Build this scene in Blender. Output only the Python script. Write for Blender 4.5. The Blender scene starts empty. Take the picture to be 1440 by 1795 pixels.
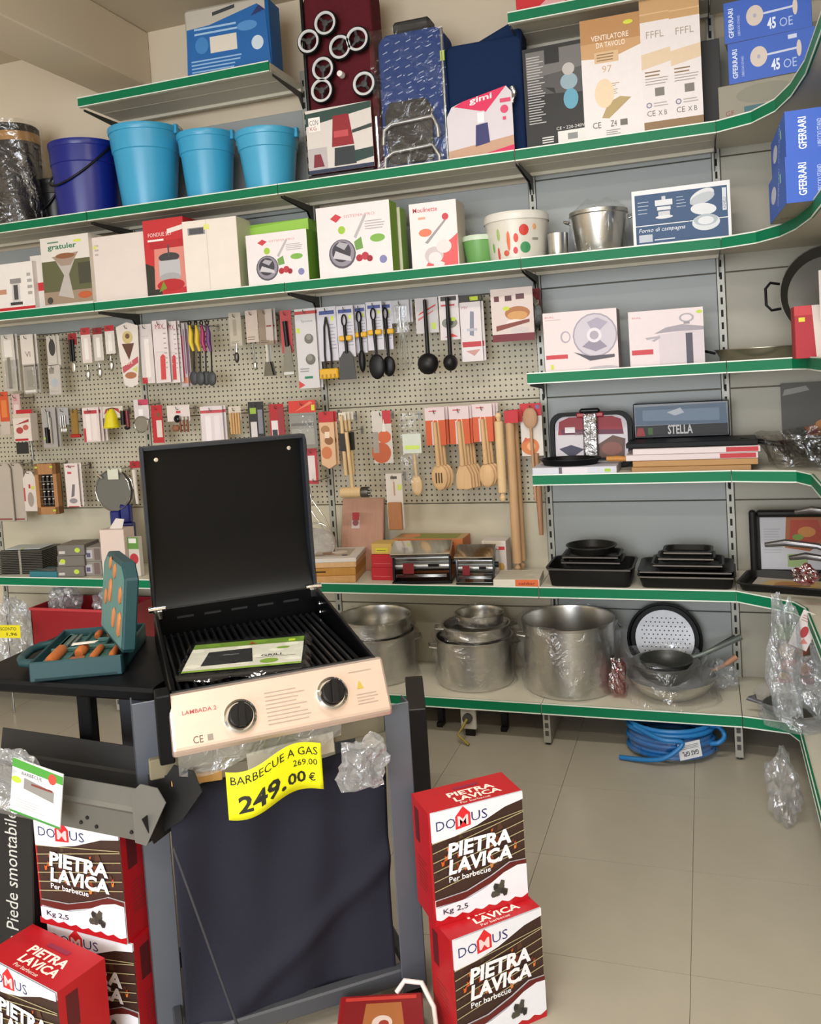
import bpy, bmesh, math, random
import numpy as np
from mathutils import Vector, Matrix
random.seed(7)
SC = bpy.context.scene
COL = SC.collection
R_ = math.radians

# ------------------------------------------------------------------ camera
F_PX, W_PX, H_PX = 1528.93, 1440.0, 1795.0
CAM = np.array([0.6629, -3.7571, 1.5039])
YAW, PITCH, ROLL, SHIFT = 0.3274, -0.0549, 0.0632, -159.58
def _rot(a, p, r):
    ca, sa, cp, sp, cr, sr = math.cos(a), math.sin(a), math.cos(p), math.sin(p), math.cos(r), math.sin(r)
    return (np.array([[ca, -sa, 0], [sa, ca, 0], [0, 0, 1]]) @ np.array([[1, 0, 0], [0, cp, -sp], [0, sp, cp]])
            @ np.array([[cr, 0, sr], [0, 1, 0], [-sr, 0, cr]]))
RC = _rot(YAW, PITCH, ROLL)
cd = bpy.data.cameras.new('camera'); cam = bpy.data.objects.new('camera', cd); COL.objects.link(cam)
cd.sensor_fit = 'VERTICAL'; cd.sensor_height = 36.0; cd.lens = 36.0 * F_PX / H_PX
cd.shift_y = SHIFT / H_PX; cd.clip_start = .02
m4 = Matrix.Identity(4)
for i in range(3):
    m4[i][0] = RC[i][0]; m4[i][1] = RC[i][2]; m4[i][2] = -RC[i][1]; m4[i][3] = CAM[i]
cam.matrix_world = m4
SC.camera = cam

# ------------------------------------------------------------------ world, exposure, lights
SC.view_settings.view_transform = 'Standard'; SC.view_settings.look = 'None'
SC.view_settings.exposure = 0.14; SC.view_settings.gamma = 1.0; SC.view_settings.use_curve_mapping = False
wd = bpy.data.worlds.new('daylight'); SC.world = wd; wd.use_nodes = True
wd.node_tree.nodes['Background'].inputs[0].default_value = (0.86, 0.93, 1.0, 1)
wd.node_tree.nodes['Background'].inputs[1].default_value = .6
def area(name, loc, rot, sx, sy, power, col):
    l = bpy.data.lights.new(name, 'AREA'); l.shape = 'RECTANGLE'; l.size = sx; l.size_y = sy; l.energy = power; l.color = col
    o = bpy.data.objects.new(name, l); o.location = loc; o.rotation_euler = rot; COL.objects.link(o); return o
CEIL = 3.27
LAMPS = [(0.3, -2.35), (0.3, -4.4), (-2.4, -4.4), (-2.4, -6.5)]
for lx, ly in LAMPS:
    area('fluorescent_tube_light', (lx, ly, CEIL - .13), (0, 0, 0), 1.25, .16, 36, (1.0, .95, .87))
area('shop_window_daylight', (-.2, -8.0, 1.65), (R_(90), 0, 0), 4.6, 2.6, 300, (.93, .96, 1.0))

# ------------------------------------------------------------------ pixel helpers (photo frame 1440 x 1795)
def proj(p):
    q = (np.array(p, float) - CAM) @ RC
    return 720 + F_PX * q[0] / q[1], 897.5 + SHIFT - F_PX * q[2] / q[1]
def ray(u, v): return RC @ np.array([(u - 720) / F_PX, 1, -(v - 897.5 - SHIFT) / F_PX])
def atY(u, v, y): r = ray(u, v); return CAM + r * (y - CAM[1]) / r[1]
def atZ(u, v, z): r = ray(u, v); return CAM + r * (z - CAM[2]) / r[2]
def Xat(u, y, z):
    k = (u - 720) / F_PX; a = (np.array([0, y, z]) - CAM) @ RC; b = RC[0]
    return float((k * a[1] - a[0]) / (b[0] - k * b[1]))
def Hpx(u, v0, v1, y):                      # real height between two picture heights on the plane Y = y
    return float(atY(u, v0, y)[2] - atY(u, v1, y)[2])

# ------------------------------------------------------------------ materials
def lin(h):
    if isinstance(h, str):
        h = h.lstrip('#'); c = [int(h[i:i + 2], 16) / 255 for i in (0, 2, 4)]
    else: c = h
    return [x / 12.92 if x <= .04045 else ((x + .055) / 1.055) ** 2.4 for x in c]
_mats = {}
def M(col, rough=.5, metal=0.0, noise=.07, scale=25.0, bump=0.0, spec=.5, stretch=None):
    key = (str(col), rough, metal, noise, scale, bump, spec, stretch)
    if key in _mats: return _mats[key]
    m = bpy.data.materials.new('paint_' + str(len(_mats))); m.use_nodes = True; nt = m.node_tree
    b = nt.nodes['Principled BSDF']; c = lin(col)
    b.inputs['Roughness'].default_value = rough; b.inputs['Metallic'].default_value = metal
    b.inputs['Specular IOR Level'].default_value = spec
    tc = nt.nodes.new('ShaderNodeTexCoord'); nz = nt.nodes.new('ShaderNodeTexNoise'); nz.inputs['Scale'].default_value = scale
    nz.inputs['Detail'].default_value = 4.0
    if stretch:
        mp = nt.nodes.new('ShaderNodeMapping'); mp.inputs['Scale'].default_value = stretch
        nt.links.new(tc.outputs['Object'], mp.inputs[0]); nt.links.new(mp.outputs[0], nz.inputs['Vector'])
    else: nt.links.new(tc.outputs['Object'], nz.inputs['Vector'])
    mx = nt.nodes.new('ShaderNodeMix'); mx.data_type = 'RGBA'
    mx.inputs['A'].default_value = [min(1, x * (1 - noise)) for x in c] + [1]
    mx.inputs['B'].default_value = [min(1, x * (1 + noise)) for x in c] + [1]
    nt.links.new(nz.outputs['Fac'], mx.inputs['Factor']); nt.links.new(mx.outputs['Result'], b.inputs['Base Color'])
    if bump:
        bp = nt.nodes.new('ShaderNodeBump'); bp.inputs['Strength'].default_value = bump; bp.inputs['Distance'].default_value = .01
        nt.links.new(nz.outputs['Fac'], bp.inputs['Height']); nt.links.new(bp.outputs[0], b.inputs['Normal'])
    _mats[key] = m; return m
def ink(col): return M(col, .55, 0, .04, 40)
def card(col): return M(col, .6, 0, .05, 12)
def wood(col): return M(col, .6, 0, .16, 14, 0.08, .4, (6, 6, .8))
def film(name, glossy=.22, tint=(1, 1, 1), bump=.6, scale=14.0, milk=0.0):      # clear crinkled plastic film
    if name in _mats: return _mats[name]
    m = bpy.data.materials.new(name); m.use_nodes = True; nt = m.node_tree; nt.nodes.clear()
    o = nt.nodes.new('ShaderNodeOutputMaterial'); t = nt.nodes.new('ShaderNodeBsdfTransparent'); g = nt.nodes.new('ShaderNodeBsdfGlossy')
    t.inputs[0].default_value = (*tint, 1); g.inputs['Roughness'].default_value = .12; g.inputs[0].default_value = (.95, .97, 1, 1)
    mx = nt.nodes.new('ShaderNodeMixShader'); tc = nt.nodes.new('ShaderNodeTexCoord'); nz = nt.nodes.new('ShaderNodeTexNoise')
    nz.inputs['Scale'].default_value = scale; nz.inputs['Detail'].default_value = 3; nz.inputs['Distortion'].default_value = 1.2
    nt.links.new(tc.outputs['Object'], nz.inputs['Vector'])
    bp = nt.nodes.new('ShaderNodeBump'); bp.inputs['Strength'].default_value = bump; bp.inputs['Distance'].default_value = .03
    nt.links.new(nz.outputs['Fac'], bp.inputs['Height']); nt.links.new(bp.outputs[0], g.inputs['Normal'])
    lw = nt.nodes.new('ShaderNodeLayerWeight'); lw.inputs[0].default_value = .25; nt.links.new(bp.outputs[0], lw.inputs['Normal'])
    ma = nt.nodes.new('ShaderNodeMath'); ma.operation = 'MULTIPLY_ADD'; ma.inputs[1].default_value = .22; ma.inputs[2].default_value = glossy
    nt.links.new(lw.outputs['Facing'], ma.inputs[0]); nt.links.new(ma.outputs[0], mx.inputs[0])
    base = t
    if milk:
        df = nt.nodes.new('ShaderNodeBsdfDiffuse'); df.inputs[0].default_value = (.85, .87, .9, 1); nt.links.new(bp.outputs[0], df.inputs['Normal'])
        base = nt.nodes.new('ShaderNodeMixShader'); base.inputs[0].default_value = milk
        nt.links.new(t.outputs[0], base.inputs[1]); nt.links.new(df.outputs[0], base.inputs[2])
    nt.links.new(base.outputs[0], mx.inputs[1]); nt.links.new(g.outputs[0], mx.inputs[2]); nt.links.new(mx.outputs[0], o.inputs[0])
    _mats[name] = m; return m
STEEL = M('#c9c9c6', .28, 1.0, .05, 20, 0, .5, (1, 1, 8))
CHROME = M('#d8d8d8', .1, 1.0, .02)
BLACKM = M('#0c0d10', .45, 0, .15, 60, 0, .16)
BLACKP = M('#101012', .35, 0, .12, 30, 0, .28)
WIRE = M('#8d8d8a', .3, .9, .05)
FILM = film('clear_film', .05, (1, 1, 1), .35)
FILM2 = film('cloudy_film', .10, (.93, .94, .95), .5, 18)
CREAM = M('#d2ccbb', .45, 0, .03, 6)
GREEN = M('#00704a', .5, 0, .05, 8, 0, .25)
WHITE = M('#e9e6e0', .5, 0, .03)

# ------------------------------------------------------------------ mesh builder
class G:
    def __init__(s): s.v = []; s.f = []; s.m = []; s.mats = []; s.T = Matrix.Identity(4)
    def mi(s, mat):
        if mat not in s.mats: s.mats.append(mat)
        return s.mats.index(mat)
    def add(s, vs, fs, mat):
        n = len(s.v); i = s.mi(mat)
        s.v += [tuple(s.T @ Vector(p)) for p in vs]; s.f += [tuple(n + k for k in f) for f in fs]; s.m += [i] * len(fs); return s
    def box(s, x0, x1, y0, y1, z0, z1, mat):
        vs = [(x, y, z) for z in (z0, z1) for y in (y0, y1) for x in (x0, x1)]
        return s.add(vs, [(0, 2, 3, 1), (4, 5, 7, 6), (0, 1, 5, 4), (2, 6, 7, 3), (0, 4, 6, 2), (1, 3, 7, 5)], mat)
    def boxf(s, x0, x1, y0, y1, z0, z1, mats):      # mats: front, other, top, bottom, left, right
        vs = [(x, y, z) for z in (z0, z1) for y in (y0, y1) for x in (x0, x1)]
        fs = {'F': (0, 1, 5, 4), 'K': (2, 6, 7, 3), 'T': (4, 5, 7, 6), 'B': (0, 2, 3, 1), 'L': (0, 4, 6, 2), 'R': (1, 3, 7, 5)}
        n = len(s.v); s.v += [tuple(s.T @ Vector(p)) for p in vs]
        for k, f in fs.items(): s.f.append(tuple(n + j for j in f)); s.m.append(s.mi(mats.get(k, mats['*'])))
        return s
    def prism(s, poly, a, b, mat, axis='z'):        # poly of 2-D points extruded from a to b
        n = len(poly)
        def P(p, t): return {'z': (p[0], p[1], t), 'y': (p[0], t, p[1]), 'x': (t, p[0], p[1])}[axis]
        vs = [P(p, a) for p in poly] + [P(p, b) for p in poly]
        fs = [tuple(range(n - 1, -1, -1)), tuple(range(n, 2 * n))] + [(i, (i + 1) % n, n + (i + 1) % n, n + i) for i in range(n)]
        return s.add(vs, fs, mat)
    def tube(s, pts, r, mat, n=8, cap=True, closed=False):
        pts = [Vector(p) for p in pts]; rs = r if isinstance(r, (list, tuple)) else [r] * len(pts)
        vs = []; fs = []; N = len(pts); up = None
        for i, p in enumerate(pts):
            if closed: t = pts[(i + 1) % N] - pts[i - 1]
            else: t = pts[min(i + 1, N - 1)] - pts[max(i - 1, 0)]
            t.normalize()
            if up is None: up = Vector((0, 0, 1)) if abs(t.z) < .9 else Vector((1, 0, 0))
            a = t.cross(up); a.normalize(); b = a.cross(t); up = b
            for k in range(n):
                w = 2 * math.pi * k / n; vs.append(p + (a * math.cos(w) + b * math.sin(w)) * rs[i])
        for i in range(N if closed else N - 1):
            j = (i + 1) % N
            for k in range(n): l = (k + 1) % n; fs.append((i * n + k, i * n + l, j * n + l, j * n + k))
        if cap and not closed: fs += [tuple(range(n - 1, -1, -1)), tuple(range((N - 1) * n, N * n))]
        return s.add(vs, fs, mat)
    def lathe(s, prof, mat, n=28, c=(0, 0, 0), sx=1, sy=1, axis='z', closed=False):    # prof: (radius, height)
        vs = []; fs = []; N = len(prof)
        for r, h in prof:
            for k in range(n):
                w = 2 * math.pi * k / n; x, y = r * math.cos(w) * sx, r * math.sin(w) * sy
                p = {'z': (x, y, h), 'y': (x, h, y), 'x': (h, x, y)}[axis]; vs.append((p[0] + c[0], p[1] + c[1], p[2] + c[2]))
        for i in range(N if closed else N - 1):
            j = (i + 1) % N
            for k in range(n): l = (k + 1) % n; fs.append((i * n + k, i * n + l, j * n + l, j * n + k))
        if not closed:
            if prof[0][0] > 1e-5: fs.append(tuple(range(n - 1, -1, -1)))
            if prof[-1][0] > 1e-5 and prof[-1] != prof[0]: fs.append(tuple(range((N - 1) * n, N * n)))
        return s.add(vs, fs, mat)
    def grid(s, fn, nu, nv, mat):                   # fn(a, b) with a, b in 0..1
        vs = [fn(i / nu, j / nv) for j in range(nv + 1) for i in range(nu + 1)]
        fs = [(j * (nu + 1) + i, j * (nu + 1) + i + 1, (j + 1) * (nu + 1) + i + 1, (j + 1) * (nu + 1) + i) for j in range(nv) for i in range(nu)]
        return s.add(vs, fs, mat)
    def mesh(s, name, smooth=None):
        me = bpy.data.meshes.new(name); me.from_pydata(s.v, [], s.f)
        for m in s.mats: me.materials.append(m)
        me.polygons.foreach_set('material_index', s.m); me.update()
        if smooth is not None:
            me.polygons.foreach_set('use_smooth', [True] * len(s.f)); me.set_sharp_from_angle(angle=R_(smooth))
        return me
    def build(s, name, parent=None, smooth=None, bevel=0, loc=None, rot=None, solid=0, seg=1):
        o = bpy.data.objects.new(name, s.mesh(name, smooth)); COL.objects.link(o); o.parent = parent
        if loc: o.location = loc
        if rot: o.rotation_euler = rot
        if solid: md = o.modifiers.new('thickness', 'SOLIDIFY'); md.thickness = solid
        if bevel: md = o.modifiers.new('edges', 'BEVEL'); md.width = bevel; md.segments = seg; md.limit_method = 'ANGLE'; md.angle_limit = R_(50)
        return o
LABELS = {}
def tag(o, label, cat, group=None):
    o['label'] = label; o['category'] = cat
    if group: o['group'] = group
    return o
def thing(name, label, cat, loc=(0, 0, 0), rz=0.0, group=None, rot=None):
    o = bpy.data.objects.new(name, None); o.empty_display_size = .05; COL.objects.link(o); o.location = loc
    o.rotation_euler = rot if rot else (0, 0, rz)
    return tag(o, label, cat, group)
def struct(o): o['kind'] = 'structure'; return o
def copy_tree(o, loc, label, rz=None, rot=None):
    def cp(a, par):
        c = a.copy(); COL.objects.link(c); c.parent = par
        for ch in [k for k in COL.objects if k.parent == a]: cp(ch, c)
        return c
    r = cp(o, None); r.location = loc; r['label'] = label
    if rz is not None: r.rotation_euler = (0, 0, rz)
    if rot is not None: r.rotation_euler = rot
    return r

# ------------------------------------------------------------------ flat print
_txt = {}
def text_mesh(string, bold=0.0, shear=0.0):
    k = (string, bold, shear)
    if k not in _txt:
        c = bpy.data.curves.new('lettering', 'FONT'); c.body = string; c.size = 1; c.offset = bold; c.shear = shear; c.resolution_u = 2
        c.fill_mode = 'FRONT'
        o = bpy.data.objects.new('lettering', c); me = o.to_mesh()
        v = np.array([x.co[:2] for x in me.vertices]) if len(me.vertices) else np.zeros((1, 2)); f = [tuple(p.vertices) for p in me.polygons]
        o.to_mesh_clear(); bpy.data.objects.remove(o); bpy.data.curves.remove(c)
        v = v - v.min(0); _txt[k] = (v, f, v.max(0))
    return _txt[k]
class Pr:                                            # print on a face w x h; s, t run 0..1 from lower left
    def __init__(s, w, h, step=.00008): s.w = w; s.h = h; s.g = G(); s.d = .0004; s.step = step
    def _p(s, pts, fs, col): s.d += s.step; s.g.add([(a * s.w - s.w / 2, -s.d, b * s.h) for a, b in pts], fs, col if not isinstance(col, str) else ink(col)); return s
    def rect(s, a0, b0, a1, b1, col): return s._p([(a0, b0), (a1, b0), (a1, b1), (a0, b1)], [(0, 1, 2, 3)], col)
    def poly(s, pts, col): return s._p(pts, [tuple(range(len(pts)))], col)
    def ell(s, a, b, ra, rb, col, n=20, rot=0.0):
        asp = s.w / s.h; pts = []
        for k in range(n):
            w = 2 * math.pi * k / n; x, y = ra * math.cos(w), rb * math.sin(w) / asp
            pts.append((a + x * math.cos(rot) - y * math.sin(rot), b + (x * math.sin(rot) + y * math.cos(rot)) * asp))
        return s._p(pts, [tuple(range(n))], col)
    def disc(s, a, b, r, col, n=20): return s.ell(a, b, r, r * s.w / s.h, col, n)
    def text(s, a, b, string, col, w=None, h=None, bold=0.0, shear=0.0, rot=0.0):   # lower-left at a, b; w in face widths or h in face heights
        v, f, mx = text_mesh(string, bold, shear)
        k = w * s.w / mx[0] if w else h * s.h / mx[1]
        ky = h * s.h / mx[1] if (w and h) else k
        x, y = v[:, 0] * k, v[:, 1] * ky
        X = x * math.cos(rot) - y * math.sin(rot); Y = x * math.sin(rot) + y * math.cos(rot)
        return s._p(list(zip(X / s.w + a, Y / s.h + b)), f, col)
    def lines(s, a0, b0, a1, b1, n, col, th=.45):     # a block of fine print
        rr = random.Random(n * 7 + int(a0 * 100))
        for i in range(n):
            y = b1 - (i + .5) * (b1 - b0) / n; t = (b1 - b0) / n * th / 2
            s.rect(a0, y - t, a1 - (a1 - a0) * rr.random() * .35, y + t, col); s.d -= s.step
        s.d += s.step; return s
    def build(s, parent, face='F', depth=0.0, name='printed_design', x=0.0, z=0.0, y=0.0):
        o = s.g.build(name, parent)
        if face == 'F': o.location = (x, y, z)
        elif face == 'L': o.location = (x, y + depth / 2, z); o.rotation_euler = (0, 0, R_(-90))
        elif face == 'R': o.location = (x, y + depth / 2, z); o.rotation_euler = (0, 0, R_(90))
        elif face == 'T': o.location = (x, y, z); o.rotation_euler = (R_(-90), 0, 0)
        elif face == 'B': o.location = (x, y + depth, z); o.rotation_euler = (R_(90), 0, 0)
        return o

# ------------------------------------------------------------------ the room
XJ = [-3.02, -2.02, -1.03, 0.0, 0.742]          # uprights along the back wall
ZT, ZA, ZB, ZC, ZD, ZE, ZF = 2.862, 2.344, 1.926, 1.473, 1.071, .619, .175
XR = 1.40                                        # back of the right-hand wing
WALLC = M('#d9cbb4', .8, 0, .03, 3, .05)
CEILC = M('#c9bda8', .85, 0, .03, 3)
struct(G().box(-4.6, 1.6, .06, .2, 0, CEIL, WALLC).build('wall_back'))
struct(G().box(-4.75, -4.6, -8.2, .2, 0, CEIL, WALLC).build('wall_left'))
struct(G().box(1.45, 1.6, -8.2, .06, 0, CEIL, WALLC).build('wall_right'))
struct(G().box(-4.75, 1.6, -8.2, .2, CEIL, CEIL + .1, CEILC).build('ceiling'))
fl = struct(G().box(-4.75, 1.6, -8.2, .2, -.12, -.008, M('#9b9180', .8)).build('floor'))
tilem = M('#aaa394', .33, 0, .07, 9, .02, .45); TS = .45
tm = G().box(.0007, TS - .0007, .0007, TS - .0007, -.008, 0, tilem).mesh('floor_tile')
for i in range(-5, 4):
    for j in range(-7, 1):
        o = bpy.data.objects.new('floor_tile', tm); COL.objects.link(o); o.parent = fl
        x, y = i * TS + .12, j * TS - .28
        o.location = (x, y, 0)
tg = G()                                         # tiles too far outside the picture to pick apart
for i in range(-10, 4):
    for j in range(-18, 1):
        if not (-5 <= i < 4 and -7 <= j < 1) and i * TS + .12 + TS < 1.45: tg.box(i * TS + .1212, i * TS + .1188 + TS, j * TS - .2788, j * TS - .2812 + TS, -.008, 0, tilem)
o = tg.build('far_floor_tiles', fl); o['kind'] = 'stuff'
bw = atY(190, 157, .06)[0]; be = atY(265, 128, .06)[0]
struct(G().box(bw - .02, be, -8.2, .06, 3.0, CEIL, WALLC).build('ceiling_beam', bevel=.006))
for k, (lx, ly) in enumerate(LAMPS):
    t = thing('ceiling_lamp', ['white ceiling tube lamp nearest the shelves', 'white ceiling tube lamp behind the camera on the right', 'white ceiling tube lamp left of the barbecue aisle', 'white ceiling tube lamp farthest back at the left'][k], 'lamp', (lx, ly, CEIL), group='ceiling tube lamps')
    G().box(-.66, .66, -.1, .1, -.06, 0, WHITE).build('housing', t, bevel=.004)
    em = M('#fff4dd', .4); em = em.copy(); em.node_tree.nodes['Principled BSDF'].inputs['Emission Color'].default_value = (1, .93, .82, 1); em.node_tree.nodes['Principled BSDF'].inputs['Emission Strength'].default_value = 3
    for s in (-.05, .05): G().tube([(-.6, s, -.085), (.6, s, -.085)], .014, em, 10).build('tube', t, smooth=40)

# ------------------------------------------------------------------ wall shelving: back panels, uprights, shelves
def peg_material():
    m = bpy.data.materials.new('perforated_panel'); m.use_nodes = True; nt = m.node_tree; b = nt.nodes['Principled BSDF']
    tc = nt.nodes.new('ShaderNodeTexCoord'); sx = nt.nodes.new('ShaderNodeSeparateXYZ'); nt.links.new(tc.outputs['Object'], sx.inputs[0])
    def fr(out):
        a = nt.nodes.new('ShaderNodeMath'); a.operation = 'DIVIDE'; a.inputs[1].default_value = .0247; nt.links.new(out, a.inputs[0])
        f = nt.nodes.new('ShaderNodeMath'); f.operation = 'FRACT'; nt.links.new(a.outputs[0], f.inputs[0])
        d = nt.nodes.new('ShaderNodeMath'); d.operation = 'SUBTRACT'; d.inputs[1].default_value = .5; nt.links.new(f.outputs[0], d.inputs[0])
        p = nt.nodes.new('ShaderNodeMath'); p.operation = 'POWER'; p.inputs[1].default_value = 2; nt.links.new(d.outputs[0], p.inputs[0]); return p.outputs[0]
    ad = nt.nodes.new('ShaderNodeMath'); ad.operation = 'ADD'; nt.links.new(fr(sx.outputs['X']), ad.inputs[0]); nt.links.new(fr(sx.outputs['Z']), ad.inputs[1])
    lt = nt.nodes.new('ShaderNodeMath'); lt.operation = 'LESS_THAN'; lt.inputs[1].default_value = .03; nt.links.new(ad.outputs[0], lt.inputs[0])
    mx = nt.nodes.new('ShaderNodeMix'); mx.data_type = 'RGBA'; mx.inputs['A'].default_value = [*lin('#bab39f'), 1]; mx.inputs['B'].default_value = [*lin('#2c2822'), 1]
    nt.links.new(lt.outputs[0], mx.inputs['Factor']); nt.links.new(mx.outputs['Result'], b.inputs['Base Color']); b.inputs['Roughness'].default_value = .5
    bp = nt.nodes.new('ShaderNodeBump'); bp.invert = True; bp.inputs['Strength'].default_value = .8; bp.inputs['Distance'].default_value = .004
    nt.links.new(lt.outputs[0], bp.inputs['Height']); nt.links.new(bp.outputs[0], b.inputs['Normal'])
    return m
PEG = peg_material(); PANELC = M('#c2bba6', .5, 0, .03, 5); PANELG = M('#989d9d', .42, 0, .03, 5)  # PANELG puts the cooler lighting of its bays into the panel colour
ROWZ = [.02, .44, .905, 1.36, 1.827, 2.285, 2.75]
rown = ['at floor level', 'behind the pots', 'below the hanging tools', 'behind the hanging tools', 'under the upper shelf', 'behind the buckets']
bayn = ['far left bay', 'second bay from the left', 'middle bay with wooden spoons', 'grey bay with the pot boxes']
for b in range(4):
    wu = thing('back_panel_unit', ['plain and perforated cream back panels of the far left bay', 'cream perforated back panels behind the barbecue lid', 'cream perforated back panels behind the wooden spoons', 'plain grey back panels behind the baking tins'][b], 'wall panel', ((XJ[b] + XJ[b + 1]) / 2, 0, 0), group='shelving back panels')
    w = (XJ[b + 1] - XJ[b]) / 2 - .016
    for r in range(6):
        if r == 5 and b in (0, 2): continue
        peg = r in (2, 3) and b < 3
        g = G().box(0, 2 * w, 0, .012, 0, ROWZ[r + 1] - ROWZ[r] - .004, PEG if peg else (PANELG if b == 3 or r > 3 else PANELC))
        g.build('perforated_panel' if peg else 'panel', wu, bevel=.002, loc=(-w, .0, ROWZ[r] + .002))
wu = thing('back_panel_unit', 'grey corner back panels behind the paella pans', 'wall panel', (.76, 0, 0), group='shelving back panels')
for r in range(6):
    z0, z1 = ROWZ[r] + .002, ROWZ[r + 1] - .002
    G().box(0, XR - .76, 0, .012, z0, z1, M('#a39f90', .45, 0, .03, 5)).build('panel', wu, bevel=.002)
    G().box(XR - .76, XR - .748, -2.4, .012, z0, z1, M('#a39f90', .45, 0, .03, 5)).build('panel', wu, bevel=.002)
UPM = M('#a7a79e', .4, .2, .03)
for k, x in enumerate(XJ):
    top = [2.36, 2.92, 2.92, 2.95, 2.95][k]
    u = thing('shelf_upright', ['slotted steel upright at the far left edge', 'slotted steel upright left of the light blue buckets', 'slotted steel upright right of the barbecue lid', 'slotted steel upright beside the long rolling pins', 'slotted steel upright beside the corner shelves'][k], 'upright', (x, 0, 0), group='shelving uprights')
    G().box(-.014, .014, -.004, .04, 0, top, UPM).build('post', u)
    g = G()
    z = .2
    while z < top - .03: g.box(-.0045, .0045, -.0046, -.003, z, z + .028, M('#22211f', .8)); z += .05
    g.build('slot_row', u)['kind'] = 'stuff'
BRK = M('#4b4b47', .5, .3); LIP = M('#dfe6dc', .4)
def shelf(label, b, z, d, brackets=True, group='shelves', name='wall_shelf', foot=False):
    x0, x1 = XJ[b], XJ[b + 1]; w = (x1 - x0) / 2 - .001
    t = thing(name, label, 'shelf', ((x0 + x1) / 2, 0, z), group=group)
    g = G().box(-w, w, -d + .004, -.006, -.028, -.004, CREAM).box(-w, w, -d + .004, -d + .02, -.042, -.028, CREAM).box(-w, w, -.03, -.006, -.042, -.028, CREAM)
    g.box(-w + .01, w - .01, -d * .52, -d * .48, -.0295, -.028, CREAM)
    g.build('deck', t, bevel=.0015)
    s = G().box(-w + .001, w - .001, -d - .004, -d + .004, -.040, 0, GREEN).build('price_strip', t, bevel=.001)
    G().box(-w + .001, w - .001, -d - .006, -d - .003, -.003, .0015, LIP).box(-w + .001, w - .001, -d - .006, -d - .003, -.043, -.039, LIP).build('strip_lip', s)
    if brackets:
        for sx in (-w + .004, w - .006):
            G().prism([(-d + .03, -.042), (-.004, -.042), (-.004, -.115), (-.014, -.115), (-.05, -.072), (-d + .03, -.052)], sx, sx + .0025, BRK, 'x').build('bracket', t)
    if foot:
        G().box(-w, w, -.10, -.09, -z, -.03, M('#33322f' if b != 3 else '#6c6a64', .7)).build('rear_shade_board', t)  # dark board added to paint the shadow in the recess under the shelf
        for sx in ([-w + .0, w - .028] if b == 3 else [-w]):
            f = G().box(sx, sx + .028, -d + .01, -.01, -z + .012, -.043, M('#8f8d84', .5)).build('foot', t)
            q = G()
            for kz in range(3): q.box(sx + .007, sx + .021, -d + .0088, -d + .012, -z + .04 + kz * .032, -z + .06 + kz * .032, M('#3a3a37', .7))
            q.build('foot_slots', f)
            G().lathe([(.009, -z), (.012, -z + .004), (.008, -z + .013)], BLACKP, 10, (sx + .014, -d + .03, 0)).build('levelling_pad', f)
    return t
BN = ['at the far left', 'left of centre', 'in the middle', 'on the right']
WH = {'A': 'carrying buckets and trolleys', 'B': 'carrying boxed kitchenware', 'C': 'carrying pot boxes', 'D': 'carrying griddles', 'E': 'at counter height', 'F': 'just above the floor'}
for b in range(4):
    shelf('green-edged upper shelf ' + ['under the black roll', 'under the light blue buckets', 'under the shopping trolleys', 'under the fan boxes'][b], b, ZA, .335, group='upper shelves')
    shelf('green-edged second shelf ' + ['under the leftmost small boxes', 'under the red grinder box', 'under the green pan boxes', 'under the blue and white oven box'][b], b, ZB, .335, group='second shelves')
    shelf('green-edged counter shelf ' + ['at the far left under the grater discs', 'behind the open barbecue lid', 'under the pasta machines', 'under the black baking tins'][b], b, ZE, .344, group='counter shelves')
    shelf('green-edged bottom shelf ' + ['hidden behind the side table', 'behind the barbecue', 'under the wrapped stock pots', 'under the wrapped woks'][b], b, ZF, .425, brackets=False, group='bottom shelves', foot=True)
shelf('highest green-edged shelf under the blue bag pack', 1, ZT, .335, group='top shelves')
ZT3 = float(atY(895, 22, -.335)[2])
shelf('highest green-edged shelf above the tall fan boxes', 3, ZT3, .335, group='top shelves')
shelf('short green-edged shelf under the two pot boxes', 3, ZC, .35, group='short right shelves')
shelf('short green-edged shelf under the griddle pans', 3, ZD, .35, group='short right shelves')
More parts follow.
